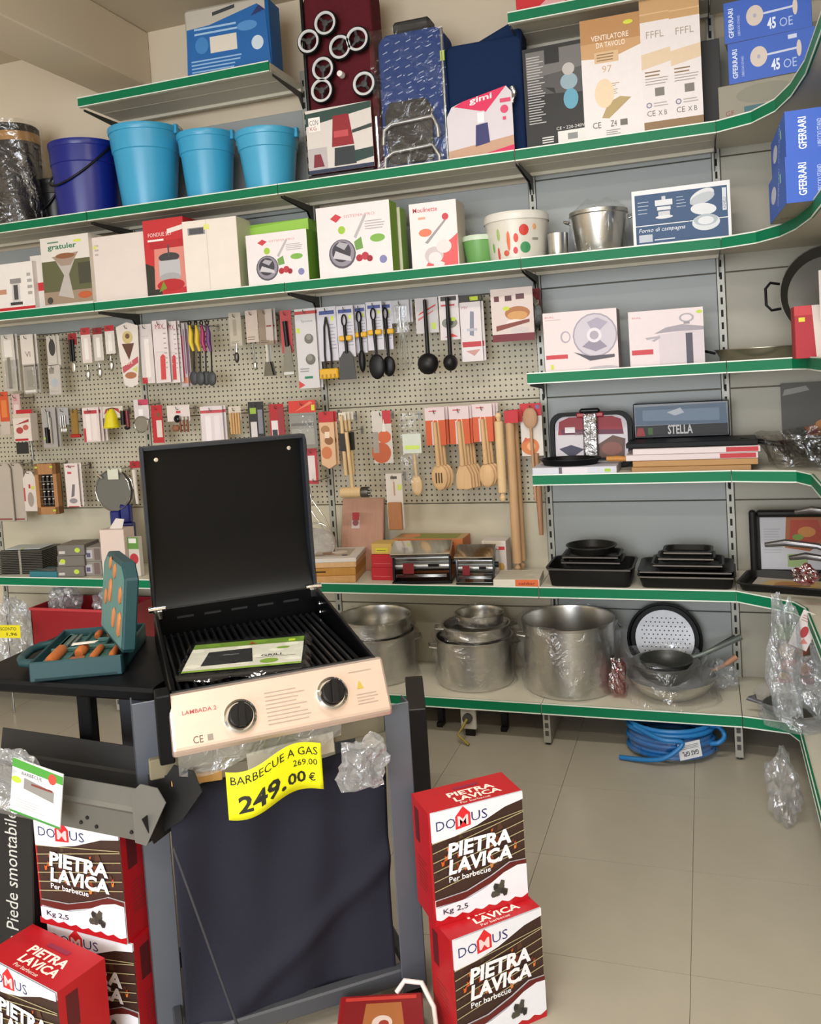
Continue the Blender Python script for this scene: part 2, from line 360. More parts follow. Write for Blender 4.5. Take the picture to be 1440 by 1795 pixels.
def corner(label, z, d, curve, yend=-1.9, strip=True, foot=False):
    t = thing('corner_shelf', label, 'shelf', (XJ[4] + .002, 0, z), group='corner shelves'); ox = XJ[4] + .002
    front = [(x - ox, y) for x, y in [(ox, -d)] + curve + [(curve[-1][0], yend)]]
    poly = front + [(XR - .004 - ox, yend), (XR - .004 - ox, -.004), (0, -.004)]
    G().prism(poly[::-1], -.028, -.004, CREAM).build('deck', t, bevel=.0015)
    n = len(front)
    nrm = []
    for i in range(n):
        a = Vector(front[max(i - 1, 0)]); c = Vector(front[min(i + 1, n - 1)]); q = (c - a).normalized(); nrm.append(Vector((q.y, -q.x)) if True else 0)
    def band(z0, z1, o0, o1, mat, nm, par):
        g = G(); vs = []
        for (x, y), k in zip(front, nrm):
            k = -k if k.y > 0 and abs(k.y) > abs(k.x) else k
            if k.x > 0: k = -k
            for o, zz in ((o0, z0), (o1, z0), (o1, z1), (o0, z1)): vs.append((x + k.x * o, y + k.y * o, zz))
        fs = [(i * 4 + a, i * 4 + (a + 1) % 4, (i + 1) * 4 + (a + 1) % 4, (i + 1) * 4 + a) for i in range(n - 1) for a in range(4)] + [(0, 1, 2, 3), ((n - 1) * 4 + 3, (n - 1) * 4 + 2, (n - 1) * 4 + 1, (n - 1) * 4)]
        return g.add(vs, fs, mat).build(nm, par)
    s = band(-.04, 0, -.004, .004, GREEN, 'price_strip', t)
    band(-.003, .0015, .003, .006, LIP, 'strip_lip', s); band(-.043, -.039, .003, .006, LIP, 'strip_lip', s)
    if foot:
        for x, y in ((.9 - ox, -1.0), (.97 - ox, -1.75)):
            G().box(x + .1, x + .14, y, y + .03, -z, -.028, M('#8f8d84', .5)).build('foot', t)
    return t
cv = [(.86, -.40), (.93, -.52), (.965, -.68), (.985, -.9)]
corner('curved corner shelf under the blue floor fan boxes, upper one', ZA, .335, cv, -1.5)
corner('curved corner shelf in line with the blue and white oven box', ZB, .335, cv, -1.5)
corner('corner shelf under the large paella pans', ZC, .35, [(.96, -.40), (1.0, -.5)], -1.1)
corner('corner shelf under the plastic wrapped frying pan', ZD, .35, [(.96, -.40), (1.0, -.5)], -1.1)
corner('corner shelf under the flat roasting tray', ZE, .344, [(.93, -.48), (.96, -.56)], -1.5)
corner('bottom corner shelf with the heap of plastic bags', ZF, .425, [(.90, -.455), (.93, -.52)], -1.5, foot=True)
corner('topmost corner shelf holding the dark red box', ZT3, .335, cv, -1.2)

# ------------------------------------------------------------------ gas barbecue
SC.cycles.max_bounces = 7; SC.cycles.diffuse_bounces = 3; SC.cycles.glossy_bounces = 3; SC.cycles.transparent_max_bounces = 10
PSI = R_(38.5); BO = np.array([-.268, -2.045, 0]); E1 = np.array([math.cos(PSI), math.sin(PSI), 0]); E2 = np.array([-math.sin(PSI), math.cos(PSI), 0])
def bz(u, v, z): p = atZ(u, v, z) - BO; return float(p @ E1), float(p @ E2)
def bd(u, v, d):
    r = ray(u, v); t = (d - (CAM - BO) @ E2) / (r @ E2); p = CAM + t * r - BO; return float(p @ E1), float(p[2])
BLK = M('#060709', .34, 0, .25, 120, .0, .16); LEGC = M('#5d626c', .45, .25, .05)
bbq = thing('gas_barbecue', 'black gas barbecue with raised lid and steel control panel with two knobs', 'barbecue', tuple(BO), PSI)
HW = .234
# fire box
g = G(); zf, zb, y0, y1, bt = .845, .895, .02, .585, .735
for sx in (-1, 1):
    xa, xb = sx * HW, sx * (HW - .012)
    lo, hi = min(xa, xb), max(xa, xb)
    g.prism([(y0, bt - .03), (y1, bt - .03), (y1, zb), (y1 - .03, zb), (y0, zf)], lo, hi, BLK, 'x')
g.box(-HW, HW, y1 - .012, y1, bt - .03, zb, BLK).box(-HW, HW, y0, y0 + .012, bt - .03, zf, BLK).box(-HW, HW, y0, y1, bt - .03, bt, BLK)
fb = g.build('fire_box', bbq, bevel=.003)
for k in range(5): G().box(-.17 + k * .075, -.125 + k * .075, y1 - .0135, y1 - .0118, .862, .868, M('#3a3b3f', .4, .6)).build('vent_slot', fb)
for x, y, z in ((HW - .0135, .50, .862), (HW - .0135, .50, .838)):
    G().lathe([(.0001, -.004), (.005, -.003), (.006, 0)], CHROME, 10, axis='x').build('screw', fb, loc=(x, y, z), smooth=40)
for sx in (-.11, .11):
    G().tube([(sx, .06, .775), (sx, .54, .775)], .016, STEEL, 10).build('burner_tube', fb, smooth=40)
gr = G().box(-.218, .218, .045, .055, .812, .82, BLK).box(-.218, .218, .545, .555, .812, .82, BLK).box(-.005, .005, .05, .55, .81, .818, BLK).build('grate', bbq)
bar = G().tube([(0, .045, 0), (0, .30, 0), (0, .555, 0)], .0052, M('#17181b', .3, .3, .2), 6).mesh('bar', 40)
for k in range(24):
    o = bpy.data.objects.new('bar', bar); COL.objects.link(o); o.parent = gr; o.location = (-.21 + k * .42 / 23, 0, .822)
# lid
g = G(); prof = [(.578, .895), (.592, .915), (.612, .955), (.628, 1.01), (.634, 1.08), (.636, 1.335)]
th = .012
outer = [(y + th, z) for y, z in prof]
g.prism(prof + outer[::-1], -HW, HW, BLK, 'x')
lid = g.build('lid', bbq, smooth=30)
g = G()
for sx in (-1, 1):
    a, b = sorted((sx * HW, sx * (HW - .010)))
    g.prism([(.575, .893)] + prof[2:] + [(.60, 1.345), (.585, 1.33), (.583, 1.05)], a, b, M('#23272f', .45, .2, .2, 80), 'x')
g.box(-HW, HW, .598, .648, 1.333, 1.345, M('#23272f', .45, .2, .2, 80))
g.build('lid_rim', lid, bevel=.002)
for sx in (-1, 1):
    G().lathe([(.0001, -.006), (.006, -.005), (.008, 0)], CHROME, 12, axis='y').build('lid_bolt', lid, loc=(sx * .19, .636, 1.305), smooth=40)
    h = G().tube([(sx * .20, .575, .895), (sx * .245, .575, .895)], .009, CHROME, 10).box(sx * .222 - .012, sx * .222 + .012, .56, .59, .87, .89, CHROME).build('hinge', bbq, smooth=40)
# control panel
PT, PB = (.005, .842), (-.052, .742)
PANM = M('#dfcabf', .32, .7, .05, 10, 0, .5, (1, 8, 8))
g = G().prism([(.02, .845), PT, PB, (-.046, .728), (.02, .70)], -HW - .008, HW + .012, PANM, 'x')
pan = g.build('control_panel', bbq, bevel=.006, seg=2)
sl = math.hypot(PT[0] - PB[0], PT[1] - PB[1]); tilt = math.atan2(PT[0] - PB[0], PT[1] - PB[1])
pw = 2 * HW
def pprint(nm, fn):
    p = Pr(pw, sl); fn(p); o = p.build(pan, name=nm); o.location = (0, PB[0] - .0008, PB[1]); o.rotation_euler = (-tilt, 0, 0)
pprint('brand_lettering', lambda p: p.text(.04, .62, 'LAMBADA 2', '#a8484a', w=.155, h=.075, bold=.005))
pprint('approval_mark', lambda p: p.text(.075, .08, 'CE', '#5a5450', w=.045, h=.13))
pprint('bin_mark', lambda p: p.rect(.14, .09, .165, .20, '#8c8078'))
pprint('instruction_lines', lambda p: p.lines(.42, .12, .64, .78, 9, '#a08f84', .22))
pprint('warning_lines', lambda p: p.lines(.86, .18, .97, .42, 4, '#a08f84', .25))
pprint('heading_line', lambda p: p.lines(.84, .80, .96, .88, 1, '#a08f84', .2))
pprint('warning_triangle', lambda p: p.poly([(.868, .5), (.902, .5), (.885, .66)], '#b8a13a'))
for s, t in ((.295, .40), (.74, .50)):
    n = Vector((0, -math.cos(tilt), math.sin(tilt))); c = Vector((s * pw - pw / 2, PB[0] + t * (PT[0] - PB[0]), PB[1] + t * (PT[1] - PB[1])))
    k = bpy.data.objects.new('knob', None)
    g = G().lathe([(.036, 0), (.0355, -.012), (.031, -.016), (.030, -.006), (.0001, -.006)], CHROME, 32, axis='y')
    bz_ = g.build('knob_bezel', pan, smooth=40, loc=tuple(c), rot=(-tilt, 0, 0))
    g = G().lathe([(.026, -.006), (.0265, -.020), (.024, -.026), (.0001, -.027)], BLACKP, 30, axis='y')
    g.prism([(-.0075, -.025), (.0075, -.025), (.006, .026), (-.006, .026)], -.040, -.02, BLACKP, 'y')
    kb = g.build('knob', pan, smooth=40, bevel=.001, loc=tuple(c), rot=(-tilt, R_(4), 0))
# frame
G().box(-HW - .034, -HW - .002, -.01, .05, .70, .85, BLACKM).build('hinge_plate', bbq, bevel=.003)
G().tube([(-.255, -.012, .52), (-.15, -.02, .09)], .003, M('#3c3d44', .6, .2), 8).build('cross_rod', bbq, smooth=50)
LX = bd(240, 1240, .12)[0] + .018
for nm, sx, y, top in (('leg', LX, .12, .80), ('leg', .272, .0, .73), ('leg', -.31, .52, .80), ('leg', .272, .52, .73)):
    g = G().box(sx - .031, sx + .031, y, y + .004, .03 if y < .2 else .0, top, LEGC)
    e = sx - .031 if sx < 0 else sx + .027
    g.box(e, e + .004, y, y + .05, .03 if y < .2 else 0, top, LEGC)
    l = g.build('leg', bbq, bevel=.0015)
    if y < .2: G().box(sx - .02, sx + .02, y + .004, y + .04, 0, .03, BLACKP).build('foot_cap', l, bevel=.004)
G().box(-.29, .27, .006, .036, .045, .085, M('#4c4f55', .5, .2)).build('bottom_rail', bbq, bevel=.004)
G().box(-.29, .27, .30, .33, .045, .085, M('#4c4f55', .5, .2)).build('bottom_rail', bbq, bevel=.004)
for sx in (-.28, .262): G().box(sx, sx + .02, .03, .52, .05, .08, M('#4c4f55', .5, .2)).build('side_rail', bbq, bevel=.003)
G().box(-.29, .25, .03, .05, .655, .70, M('#7d7560', .5)).build('front_rail', bbq, bevel=.003)
CLOTH = M('#282934', .9, 0, .15, 300, .15, .15)
def cl(a, b):
    x = -.255 + a * (.50 - .01 * b); z = .625 - b * .575
    w = .012 * math.sin(a * 9 + b * 5) * b + .006 * math.sin(a * 21 + 3 * b) * (1 - .4 * b) + .016 * math.exp(-((a * .55 + b - 1.02) / .06) ** 2) * 1.0
    return (x, .036 - w - .004 * b, z)
G().grid(cl, 60, 60, CLOTH).build('curtain', bbq, smooth=180, solid=.0015)
# folding side shelf on the left
sr = atZ(272, 1203, .80) - BO; slf = atZ(0, 1187, .80) - BO
ang = math.atan2(*(sr - slf)[[1, 0]]) - PSI
L = float(np.linalg.norm(sr - slf)) + .10
g = G()
prof = [(0, -.030), (-.004, -.036), (-.010, -.030), (-.012, -.012), (-.008, -.003), (.004, 0), (.36, 0), (.366, -.004), (.366, -.036), (.36, -.036), (.36, -.006), (.006, -.006)]
g.prism(prof, -L, 0, BLACKM, 'x').box(-.004, 0, 0, .36, -.036, -.002, BLACKM)
sh = g.build('side_shelf', bbq, smooth=30, loc=(float(sr @ E1), float(sr @ E2), .80), rot=(0, 0, ang))
G().box(-.24, -.20, .01, .04, -.30, -.03, BLACKM).build('shelf_strut', sh, bevel=.003)
G().prism([(0.02, -.036), (.30, -.036), (.30, -.05), (.02, -.12)], -.012, -.008, BLACKM, 'x').build('shelf_bracket', sh)
for zz in (-.05, -.10): G().tube([(-.02, .02, zz), (.035, .02, zz)], .006, CHROME, 10).build('hinge_pin', sh, smooth=40)

# packaged griddle plate lying on the grate
c = [np.array(bz(u, v, .836)) for u, v in ((340, 1188), (560, 1168), (505, 1112), (322, 1138))]
ctr = sum(c) / 4; w = (np.linalg.norm(c[1] - c[0]) + np.linalg.norm(c[2] - c[3])) / 2; a_ = math.atan2(*(c[1] - c[0])[::-1])
wp = BO + ctr[0] * E1 + ctr[1] * E2
gd = thing('griddle_plate', 'black griddle plate with green and white label, in film, lying on the barbecue grate', 'griddle', (wp[0], wp[1], .828), PSI + a_)
W_, D_ = .29, .27
G().box(-W_ / 2, W_ / 2, -D_ / 2, D_ / 2, 0, .012, BLACKM).build('plate', gd, bevel=.004)
p = Pr(W_ * .96, D_ * .8)
p.rect(0, 0, 1, 1, '#d9d8cc').poly([(0, .82), (1, .80), (1, 1), (0, 1)], '#6b8f2e').poly([(.0, 0), (1, 0), (1, .06), (0, .06)], '#86a83c')
p.poly([(.14, .18), (.58, .2), (.54, .7), (.16, .66)], '#26282b').rect(.3, .5, .44, .53, '#6a6d70').ell(.82, .62, .06, .04, '#7fa43a').ell(.72, .18, .08, .08, '#7fa43a').text(.64, .34, 'GRILL', '#4a4d48', w=.2, bold=.02)
p.rect(.86, .84, .92, .92, '#c8e03a').poly([(.5, .84), (.56, .84), (.53, .93)], '#b03028').rect(.6, .3, .95, .31, '#9a9a90')
o = p.build(gd, 'T', name='label_sheet', z=.0135, y=-D_ * .4)
def fm(a, b): return ((a - .5) * (W_ + .03), (b - .5) * (D_ + .02), .016 + .004 * math.sin(a * 17 + b * 9) * math.cos(b * 23) - .012 * (max(0, abs(a - .5) - .47) + max(0, abs(b - .5) - .47)) / .03)
G().grid(fm, 26, 22, FILM).build('clear_wrap', gd, smooth=180)

# price notice
tagm = M('#e9e80f', .55, 0, .03)
pc = [bd(u, v, -.062) for u, v in ((400, 1350), (562, 1335), (566, 1412), (392, 1432))]
pt = thing('price_notice', 'bright yellow paper price notice for the barbecue, 249.00 euro', 'price tag', (*[float(q) for q in (BO + (pc[0][0] + pc[1][0]) / 2 * E1 - .062 * E2)[:2]], pc[3][1] + .004), PSI)
TW = pc[1][0] - pc[0][0] + .012; TH = .105
def pw_(x, z):                                   # paper curl
    a = x / TW; return (x, -.014 * math.sin((a + .5) * 5.2) - .10 * a * a * a * 0, z - .012 * math.sin((a + .62) * 6.0) + .012 * a)
G().grid(lambda a, b: pw_((a - .5) * TW, b * TH), 24, 6, tagm).build('paper', pt, smooth=180, solid=.0004)
def wrapped(string, x, z, wd, hh, bold, nm):
    v, f, mx = text_mesh(string, bold); g = G()
    vs = []
    for q in v:
        a = pw_(x + q[0] / mx[0] * wd, z + q[1] / mx[1] * hh); vs.append((a[0], a[1] - .0012, a[2]))
    g.add(vs, f, ink('#20221a')); return g.build(nm, pt)
wrapped('BARBECUE A GAS', -TW * .46, TH * .74, TW * .92, TH * .17, .0, 'lettering'); wrapped('249.', -TW * .40, TH * .12, TW * .50, TH * .38, .03, 'price_figures')
wrapped('00', TW * .12, TH * .16, TW * .20, TH * .24, .02, 'price_figures'); wrapped('\u20ac', TW * .35, TH * .17, TW * .07, TH * .18, .01, 'price_figures'); wrapped('269.00', TW * .19, TH * .52, TW * .26, TH * .13, .0, 'price_figures')

def crumple(name, label, cat, loc, dims, mat, seed, parent=None, flat=.0, nu=26, nv=18, rz=0, cut=0.0):
    rr = random.Random(seed); ph = [rr.uniform(0, 6.3) for _ in range(9)]
    g = G(); nn = nu
    vs = []; fs = []
    for j in range(nv + 1):
        t = j / nv * math.pi * (1 - cut)
        for i in range(nu):
            w = 2 * math.pi * i / nu
            d = Vector((math.cos(w) * math.sin(t), math.sin(w) * math.sin(t), math.cos(t)))
            k = 1 + .16 * math.sin(5 * d.x + ph[0] + 4 * d.z) + .13 * math.sin(9 * d.y + ph[1] - 6 * d.x) + .09 * math.sin(15 * d.z + ph[2] + 11 * d.x) + .05 * rr.uniform(-1, 1)
            p = Vector((d.x * dims[0] * k, d.y * dims[1] * k, d.z * dims[2] * k))
            if p.z < -dims[2] * .8: p.z = -dims[2] * .8
            p.z += dims[2] * .8
            vs.append(tuple(p))
    fs = [(j * nu + i, j * nu + (i + 1) % nu, (j + 1) * nu + (i + 1) % nu, (j + 1) * nu + i) for j in range(nv) for i in range(nu)]
    o = g.add(vs, fs, mat).build(name, parent, smooth=None, loc=loc, rot=(0, 0, rz))
    if label: tag(o, label, cat)
    return o
HAZY = film('hazy_bag', .12, (.9, .92, .94), .5, 20, .14)
q = bd(632, 1335, -.03); wp = BO + q[0] * E1 - .045 * E2
crumple('plastic_bag', 'crumpled clear plastic bag hanging under the right end of the control panel', 'plastic bag', (wp[0], wp[1], q[1] - .055), (.055, .016, .062), HAZY, 3, rz=PSI)
q = bd(460, 1335, -.01); wp = BO + q[0] * E1 - .02 * E2
G_ = G().grid(lambda a, b: ((a - .5) * .36, .008 * math.sin(a * 14) * b - .012, -.055 * b * (1 + .25 * math.sin(a * 11)) ), 40, 8, HAZY)
tag(G_.build('plastic_sheet', None, smooth=180, loc=(wp[0], wp[1], .735), rot=(0, 0, PSI)), 'strip of clear plastic sheet drooping along the underside of the control panel', 'plastic sheet')
q = bd(345, 1365, .02); wp = BO + q[0] * E1 + .012 * E2
tag(G().box(-.055, .055, 0, .008, 0, .022, wood('#c79a5a')).build('wooden_strip', None, bevel=.002, loc=(wp[0], wp[1], .636), rot=(0, R_(4), PSI)), 'pale wooden strip above the blue curtain, left of the yellow price notice', 'wood strip')
tag(G().box(-.10, .10, 0, .004, 0, .05, card('#d8d2c4')).build('folded_leaflet', None, loc=(*[float(t) for t in (BO + .02 * E1 + .018 * E2)[:2]], .655 - .02), rot=(R_(8), R_(-3), PSI)), 'white folded leaflet tucked behind the yellow price notice', 'leaflet')

# barbecue tool case on the side shelf
fl_, fr_ = atZ(52, 1196, .803), atZ(222, 1197, .803); bl_ = atZ(62, 1096, .845); br_ = atZ(212, 1093, .845)
rzc = R_(24); CW = .225; CD = .29; YK = CD / .21
TEAL = M('#183f45', .5, 0, .08, 40); TEALL = M('#476f6b', .55, 0, .08, 40); OCH = wood('#b0622f'); OCD = wood('#8f5636')
cs = thing('tool_case', 'open teal plastic case of barbecue tools on the black side shelf', 'tool case', (float(fl_[0]) + .103, float(fl_[1]) + .045, .801), rzc)
w = CW / 2; H_ = .05
g = G().prism([(-w + .01, 0), (w - .01, 0), (w, .012), (w, CD), (-w, CD), (-w, .012)], 0, .012, TEAL)
g.box(-w, w, 0, .006, .0, H_, TEAL).box(-w, w, CD - .006, CD, 0, H_, TEAL).box(-w, -w + .006, 0, CD, 0, H_, TEAL).box(w - .006, w, 0, CD, 0, H_, TEAL)
base = g.build('case_base', cs, bevel=.003)
g = G().box(-w + .006, w - .006, .006, CD - .006, .012, .028, TEALL)
for x0, x1, y0_, y1_ in ((-.09, -.075, .01, .2), (-.035, -.03, .01, .2), (.03, .036, .01, .2), (-.1, .1, .10, .106), (.07, .076, .1, .2), (-.0, .06, .15, .156)): g.box(x0 * CW / .22, x1 * CW / .22, y0_ * YK, y1_ * YK, .028, .040, TEALL)
g.build('inner_tray', cs, bevel=.003)
hp = [(-w - .004, .06, .03), (-w - .04, .075, .03), (-w - .055, .11, .03), (-w - .055, .18, .03), (-w - .04, .215, .03), (-w - .004, .23, .03)]
G().tube(hp, .011, TEAL, 8).build('case_handle', cs, smooth=50)
def hand(x, y0, y1, r, m, nm='tool_handle'):
    y0 *= YK; y1 *= YK; r *= 1.25
    G().tube([(x, y0, .038), (x, y0 + (y1 - y0) * .15, .04), (x, y1 - .01, .04), (x, y1, .038)], [r * .75, r, r, r * .8], m, 10).build(nm, cs, smooth=45)
s_ = CW / .22
hand(-.068 * s_, .014, .098, .0115, OCH); hand(.032 * s_, .02, .09, .0075, OCH); hand(.078 * s_, .02, .096, .0075, OCH)
for x in (-.005, .028, .062): hand(x * s_, .165, .195, .0075, OCH)
hand(-.012 * s_, .055, .10, .011, OCH)
G().prism([(-.035 * s_, .012 * YK), (.012 * s_, .012 * YK), (.005 * s_, .05 * YK), (-.028 * s_, .05 * YK)], .032, .036, OCD).build('spatula_blade', cs)
g = G()
for k in range(6): g.box((-.03 + k * .0066) * s_, (-.026 + k * .0066) * s_, .014 * YK, .026 * YK, .036, .038, OCH)
g.build('spatula_slots', cs)
G().prism([(-.035 * s_, .072 * YK), (.02 * s_, .078 * YK), (.026 * s_, .09 * YK), (.0, .088 * YK), (-.036 * s_, .086 * YK)], .056, .0575, card('#e6e0d6')).build('paper_tag', cs)
g = G()
for x in (-.082, -.068, -.054): g.box((x - .004) * s_, (x + .004) * s_, .12 * YK, .19 * YK, .036, .04, M('#7b8682', .35, .6))
g.build('skewer_holder', cs)
ld = G(); LH = CW * .98
ld.box(0, .006, 0, CD, 0, LH, TEAL).box(0, -.034, 0, .005, 0, LH, TEAL).box(0, -.034, CD - .005, CD, 0, LH, TEAL).box(0, -.034, 0, CD, LH - .006, LH, TEAL)
g = G(); g.box(-.004, .034, 0, CD, 0, LH, TEAL)
lid2 = G().prism([(0, .01), (.01, 0), (CD - .01, 0), (CD, .01), (CD, LH - .035), (CD - .05, LH), (.05, LH), (0, LH - .035)], 0, .034, TEAL, 'x').build('case_lid', cs, bevel=.004, loc=(w + .002, 0, H_ + .002), rot=(0, R_(7), R_(24)))
G().prism([(.012, .012), (CD - .012, .012), (CD - .012, LH - .04), (CD - .055, LH - .012), (.055, LH - .012), (.012, LH - .04)], -.002, 0, M('#56807c', .55, 0, .15, 30), 'x').build('lid_lining', lid2)
for y, z0, z1, t in ((.05, .02, .09, .016), (.12, .01, .07, .014), (.07, .10, .15, .014), (.19, .05, .12, .015), (.16, .13, .175, .013), (.24, .02, .07, .012), (.22, .13, .17, .012)):
    g = G(); g.lathe([(.0001, z0), (t, z0 + .012), (t, z1 - .012), (.0001, z1)], wood('#b5764a'), 10, (0, y, 0), sx=.35); g.build('lid_tool', lid2, smooth=50, loc=(-.0035, 0, 0), rot=(R_(14), 0, 0))

# ------------------------------------------------------------------ lava stone cartons
RED = M('#b3141e', .42, 0, .05); LW, LH_, LD = .235, .26, .105
def lava_meshes(w, h, d):
    body = G().boxf(-w / 2, w / 2, 0, d, 0, h, {'*': RED}).mesh('carton')
    p = Pr(w, h)
    p.rect(.02, 0, 1, 1, '#e6e6ee')
    p.poly([(.02, .22), (.35, .235), (.62, .31), (.82, .385), (1, .375), (1, .93), (.8, .90), (.5, .80), (.25, .75), (.02, .735)], '#3a221a')
    rr = random.Random(5)
    for k in range(26):
        x, y = rr.uniform(.05, .92), rr.uniform(.36, .72); s = rr.uniform(.02, .07)
        p.poly([(x, y), (x + s, y + .01), (x + s * .7, y + s), (x + s * .1, y + s * .8)], rr.choice(['#6e2f16', '#8a3d1a', '#51301f', '#2a1a14', '#a4531f', '#4a3a20']))
    for k in range(12):
        x, y = rr.uniform(.08, .9), rr.uniform(.32, .7); s = rr.uniform(.02, .045)
        p.poly([(x, y), (x + s * .6, y + s * .2), (x + s * .9, y + s * 1.6), (x + s * .3, y + s * .9), (x - s * .1, y + s * 1.2)], rr.choice(['#c8581c', '#b8441a', '#d87a2c']))
    for k in range(6):
        y = .30 + k * .085; p.poly([(.02, y), (1, y + .17 if y < .72 else y + .1), (1, y + .178 if y < .72 else y + .107), (.02, y + .008)], '#b0a47c')
    p.poly([(.02, .22), (.35, .235), (.62, .31), (.82, .385), (1, .375), (1, .33), (.8, .3), (.5, .22), (.3, .17), (.02, .17)], '#5e1712')
    p.poly([(.02, 0.04), (1, .04), (1, .335), (.9, .345), (.75, .31), (.55, .22), (.38, .175), (.02, .155)], '#e6e6ee')
    p.poly([(.0, 0)] + [(k / 14, .035 if k % 2 else .062) for k in range(15)] + [(1, 0)], RED)
    p.poly([(.02, .735), (.25, .75), (.5, .80), (.8, .90), (1, .93), (1, 1), (.02, 1)], '#e6e6ee')
    p.text(.07, .83, 'DO', '#2a2f66', w=.20, h=.085); p.text(.44, .845, 'US', '#2a2f66', w=.17, h=.085); p.poly([(.27, .805), (.43, .82), (.43, .93), (.355, 1.0), (.27, .92)], '#d8222a'); p.text(.295, .83, 'M', '#f3d0d0', w=.11, h=.09, bold=.02)
    p.text(.17, .565, 'PIETRA', '#f0f0f6', w=.68, h=.135, bold=.04, shear=.12, rot=.0); p.text(.17, .42, 'LAVICA', '#f0f0f6', w=.68, h=.135, bold=.04, shear=.12)
    p.text(.17, .355, 'Per barbecue', '#f0f0f6', w=.44, h=.05, bold=.01)
    p.text(.09, .075, 'Kg 2,5', '#2c2240', w=.26, h=.06, bold=.01)
    for k in range(15):
        x, y = .68 + rr.uniform(-.1, .1), .16 + rr.uniform(-.07, .07); s = .028
        p.poly([(x - s, y), (x - s * .3, y + s * 1.1), (x + s, y + s * .5), (x + s * .7, y - s * .8), (x - s * .4, y - s)], rr.choice(['#3a3a34', '#4a463c', '#2b2b28']))
    t = Pr(w, d); t.text(.30, .42, 'PIETRA', '#f3e6dc', w=.5, h=.2, bold=.03); t.text(.33, .18, 'LAVICA', '#f3e6dc', w=.5, h=.2, bold=.03); t.rect(.4, .7, .68, .8, '#8a2340').text(.36, .06, 'Per barbecue', '#f3e6dc', w=.32, h=.08)
    sd = Pr(d, h); sd.rect(.15, .62, .4, .92, '#5a1218').lines(.2, .2, .8, .5, 8, '#8e2a26', .3)
    return body, p.g.mesh('front_print'), t.g.mesh('top_print'), sd.g.mesh('side_print')
def lava(label, x, y, z, rz, dims):
    t = thing('lava_stone_carton', label, 'carton', (x, y, z), rz, 'lava stone cartons'); w, h, d = dims[0]
    for nm, me, loc, rot in (('carton', dims[1][0], (0, 0, 0), (0, 0, 0)), ('front_print', dims[1][1], (0, 0, 0), (0, 0, 0)), ('top_print', dims[1][2], (0, 0, h), (R_(-90), 0, 0)), ('side_print', dims[1][3], (-w / 2, d / 2, 0), (0, 0, R_(-90))), ('side_print', dims[1][3], (w / 2, d / 2, 0), (0, 0, R_(90)))):
        o = bpy.data.objects.new(nm, me); COL.objects.link(o); o.parent = t; o.location = loc; o.rotation_euler = rot
    return t
DR = ((LW, LH_, LD), lava_meshes(LW, LH_, LD)); DL = ((.262, LH_, .12), lava_meshes(.262, LH_, .12))
lava('red lava stone carton right of the barbecue, upper of two', .128, -1.893, .2605, R_(39), DR)
lava('red lava stone carton right of the barbecue, lower of two', .168, -1.925, 0, R_(44), DR)
lava('red lava stone carton under the grey trough, upper of its stack', -.752, -2.172, .2605, R_(-5), DL)
lava('red lava stone carton hidden mostly beneath the one under the grey trough', -.742, -2.168, 0, R_(-5), DL)
lava('red lava stone carton at the lower left corner, front one on the floor', -.80, -2.322, 0, R_(-14), DL)
lava('red lava stone carton peeping out behind the upper left one', Xat(46, -2.03, .4) + .131, -2.03, .2605, R_(-4), DL)
lava('red lava stone carton behind the left stack, bottom one showing a red top edge', Xat(40, -2.03, .2) + .125, -2.035, 0, R_(-4), DL)

# ------------------------------------------------------------------ grey sheet-metal charcoal trough on the cartons
TG = M('#6c6b65', .5, .3, .08, 30); TGD = M('#1d1d1e', .55, .2, .2, 40)
a0 = atZ(245, 1463, .523)
tr = thing('charcoal_trough', 'dark grey folded sheet-metal charcoal trough resting on lava stone cartons', 'barbecue part', (float(a0[0]) + .042, float(a0[1]) - .025, .5225), R_(-5))
TL = .55
fw = [(0, 0), (-.002, .060), (-.008, .068), (-.002, .076), (.004, .115)]     # front wall section (y, z), going up and towards the viewer
g = G(); th = .0025
g.prism(fw + [(y + th, z) for y, z in fw][::-1], -TL, 0, TG, 'x'); fwall = g.build('front_wall', tr, smooth=20)
bwp = [(.06, 0), (.095, .085), (.097, .093), (.103, .098), (.115, .15)]
G().prism(bwp + [(y + th, z) for y, z in bwp][::-1], -TL, 0, TGD, 'x').build('back_wall', tr, smooth=20)
G().box(-TL, 0, 0, .06, 0, .003, TGD).build('floor_plate', tr)
G().prism([(-.03, .0), (.004, .0), (.072, .108), (.05, .136), (.0, .136), (-.03, .112)], -.0115, -.009, M('#7a7a76', .42, .4, .05), 'y').build('front_flap', tr, rot=(0, 0, R_(-6)))
G().prism([(-.03, .01), (.01, .01), (.07, .05), (.135, .125), (.115, .165), (.055, .168), (.03, .14), (-.03, .13)], .036, .0385, M('#202123', .55, .2), 'y').build('rear_flap', tr, rot=(0, 0, R_(-8)))
G().prism([(.0, .0), (.06, 0), (.095, .075), (-.03, .07)], .012, .0145, TGD, 'x').build('end_plate', tr)
for x, z in ((-.17, .032), (-.19, .018), (-.145, .015), (-.045, .018), (-.03, .052), (-.02, .03)):
    y = -.001
    G().lathe([(.0001, -.004), (.004, -.003), (.0045, 0)], M('#2a2a29', .4, .5), 10, axis='y').build('rivet', fwall, loc=(x, y, z), smooth=40)
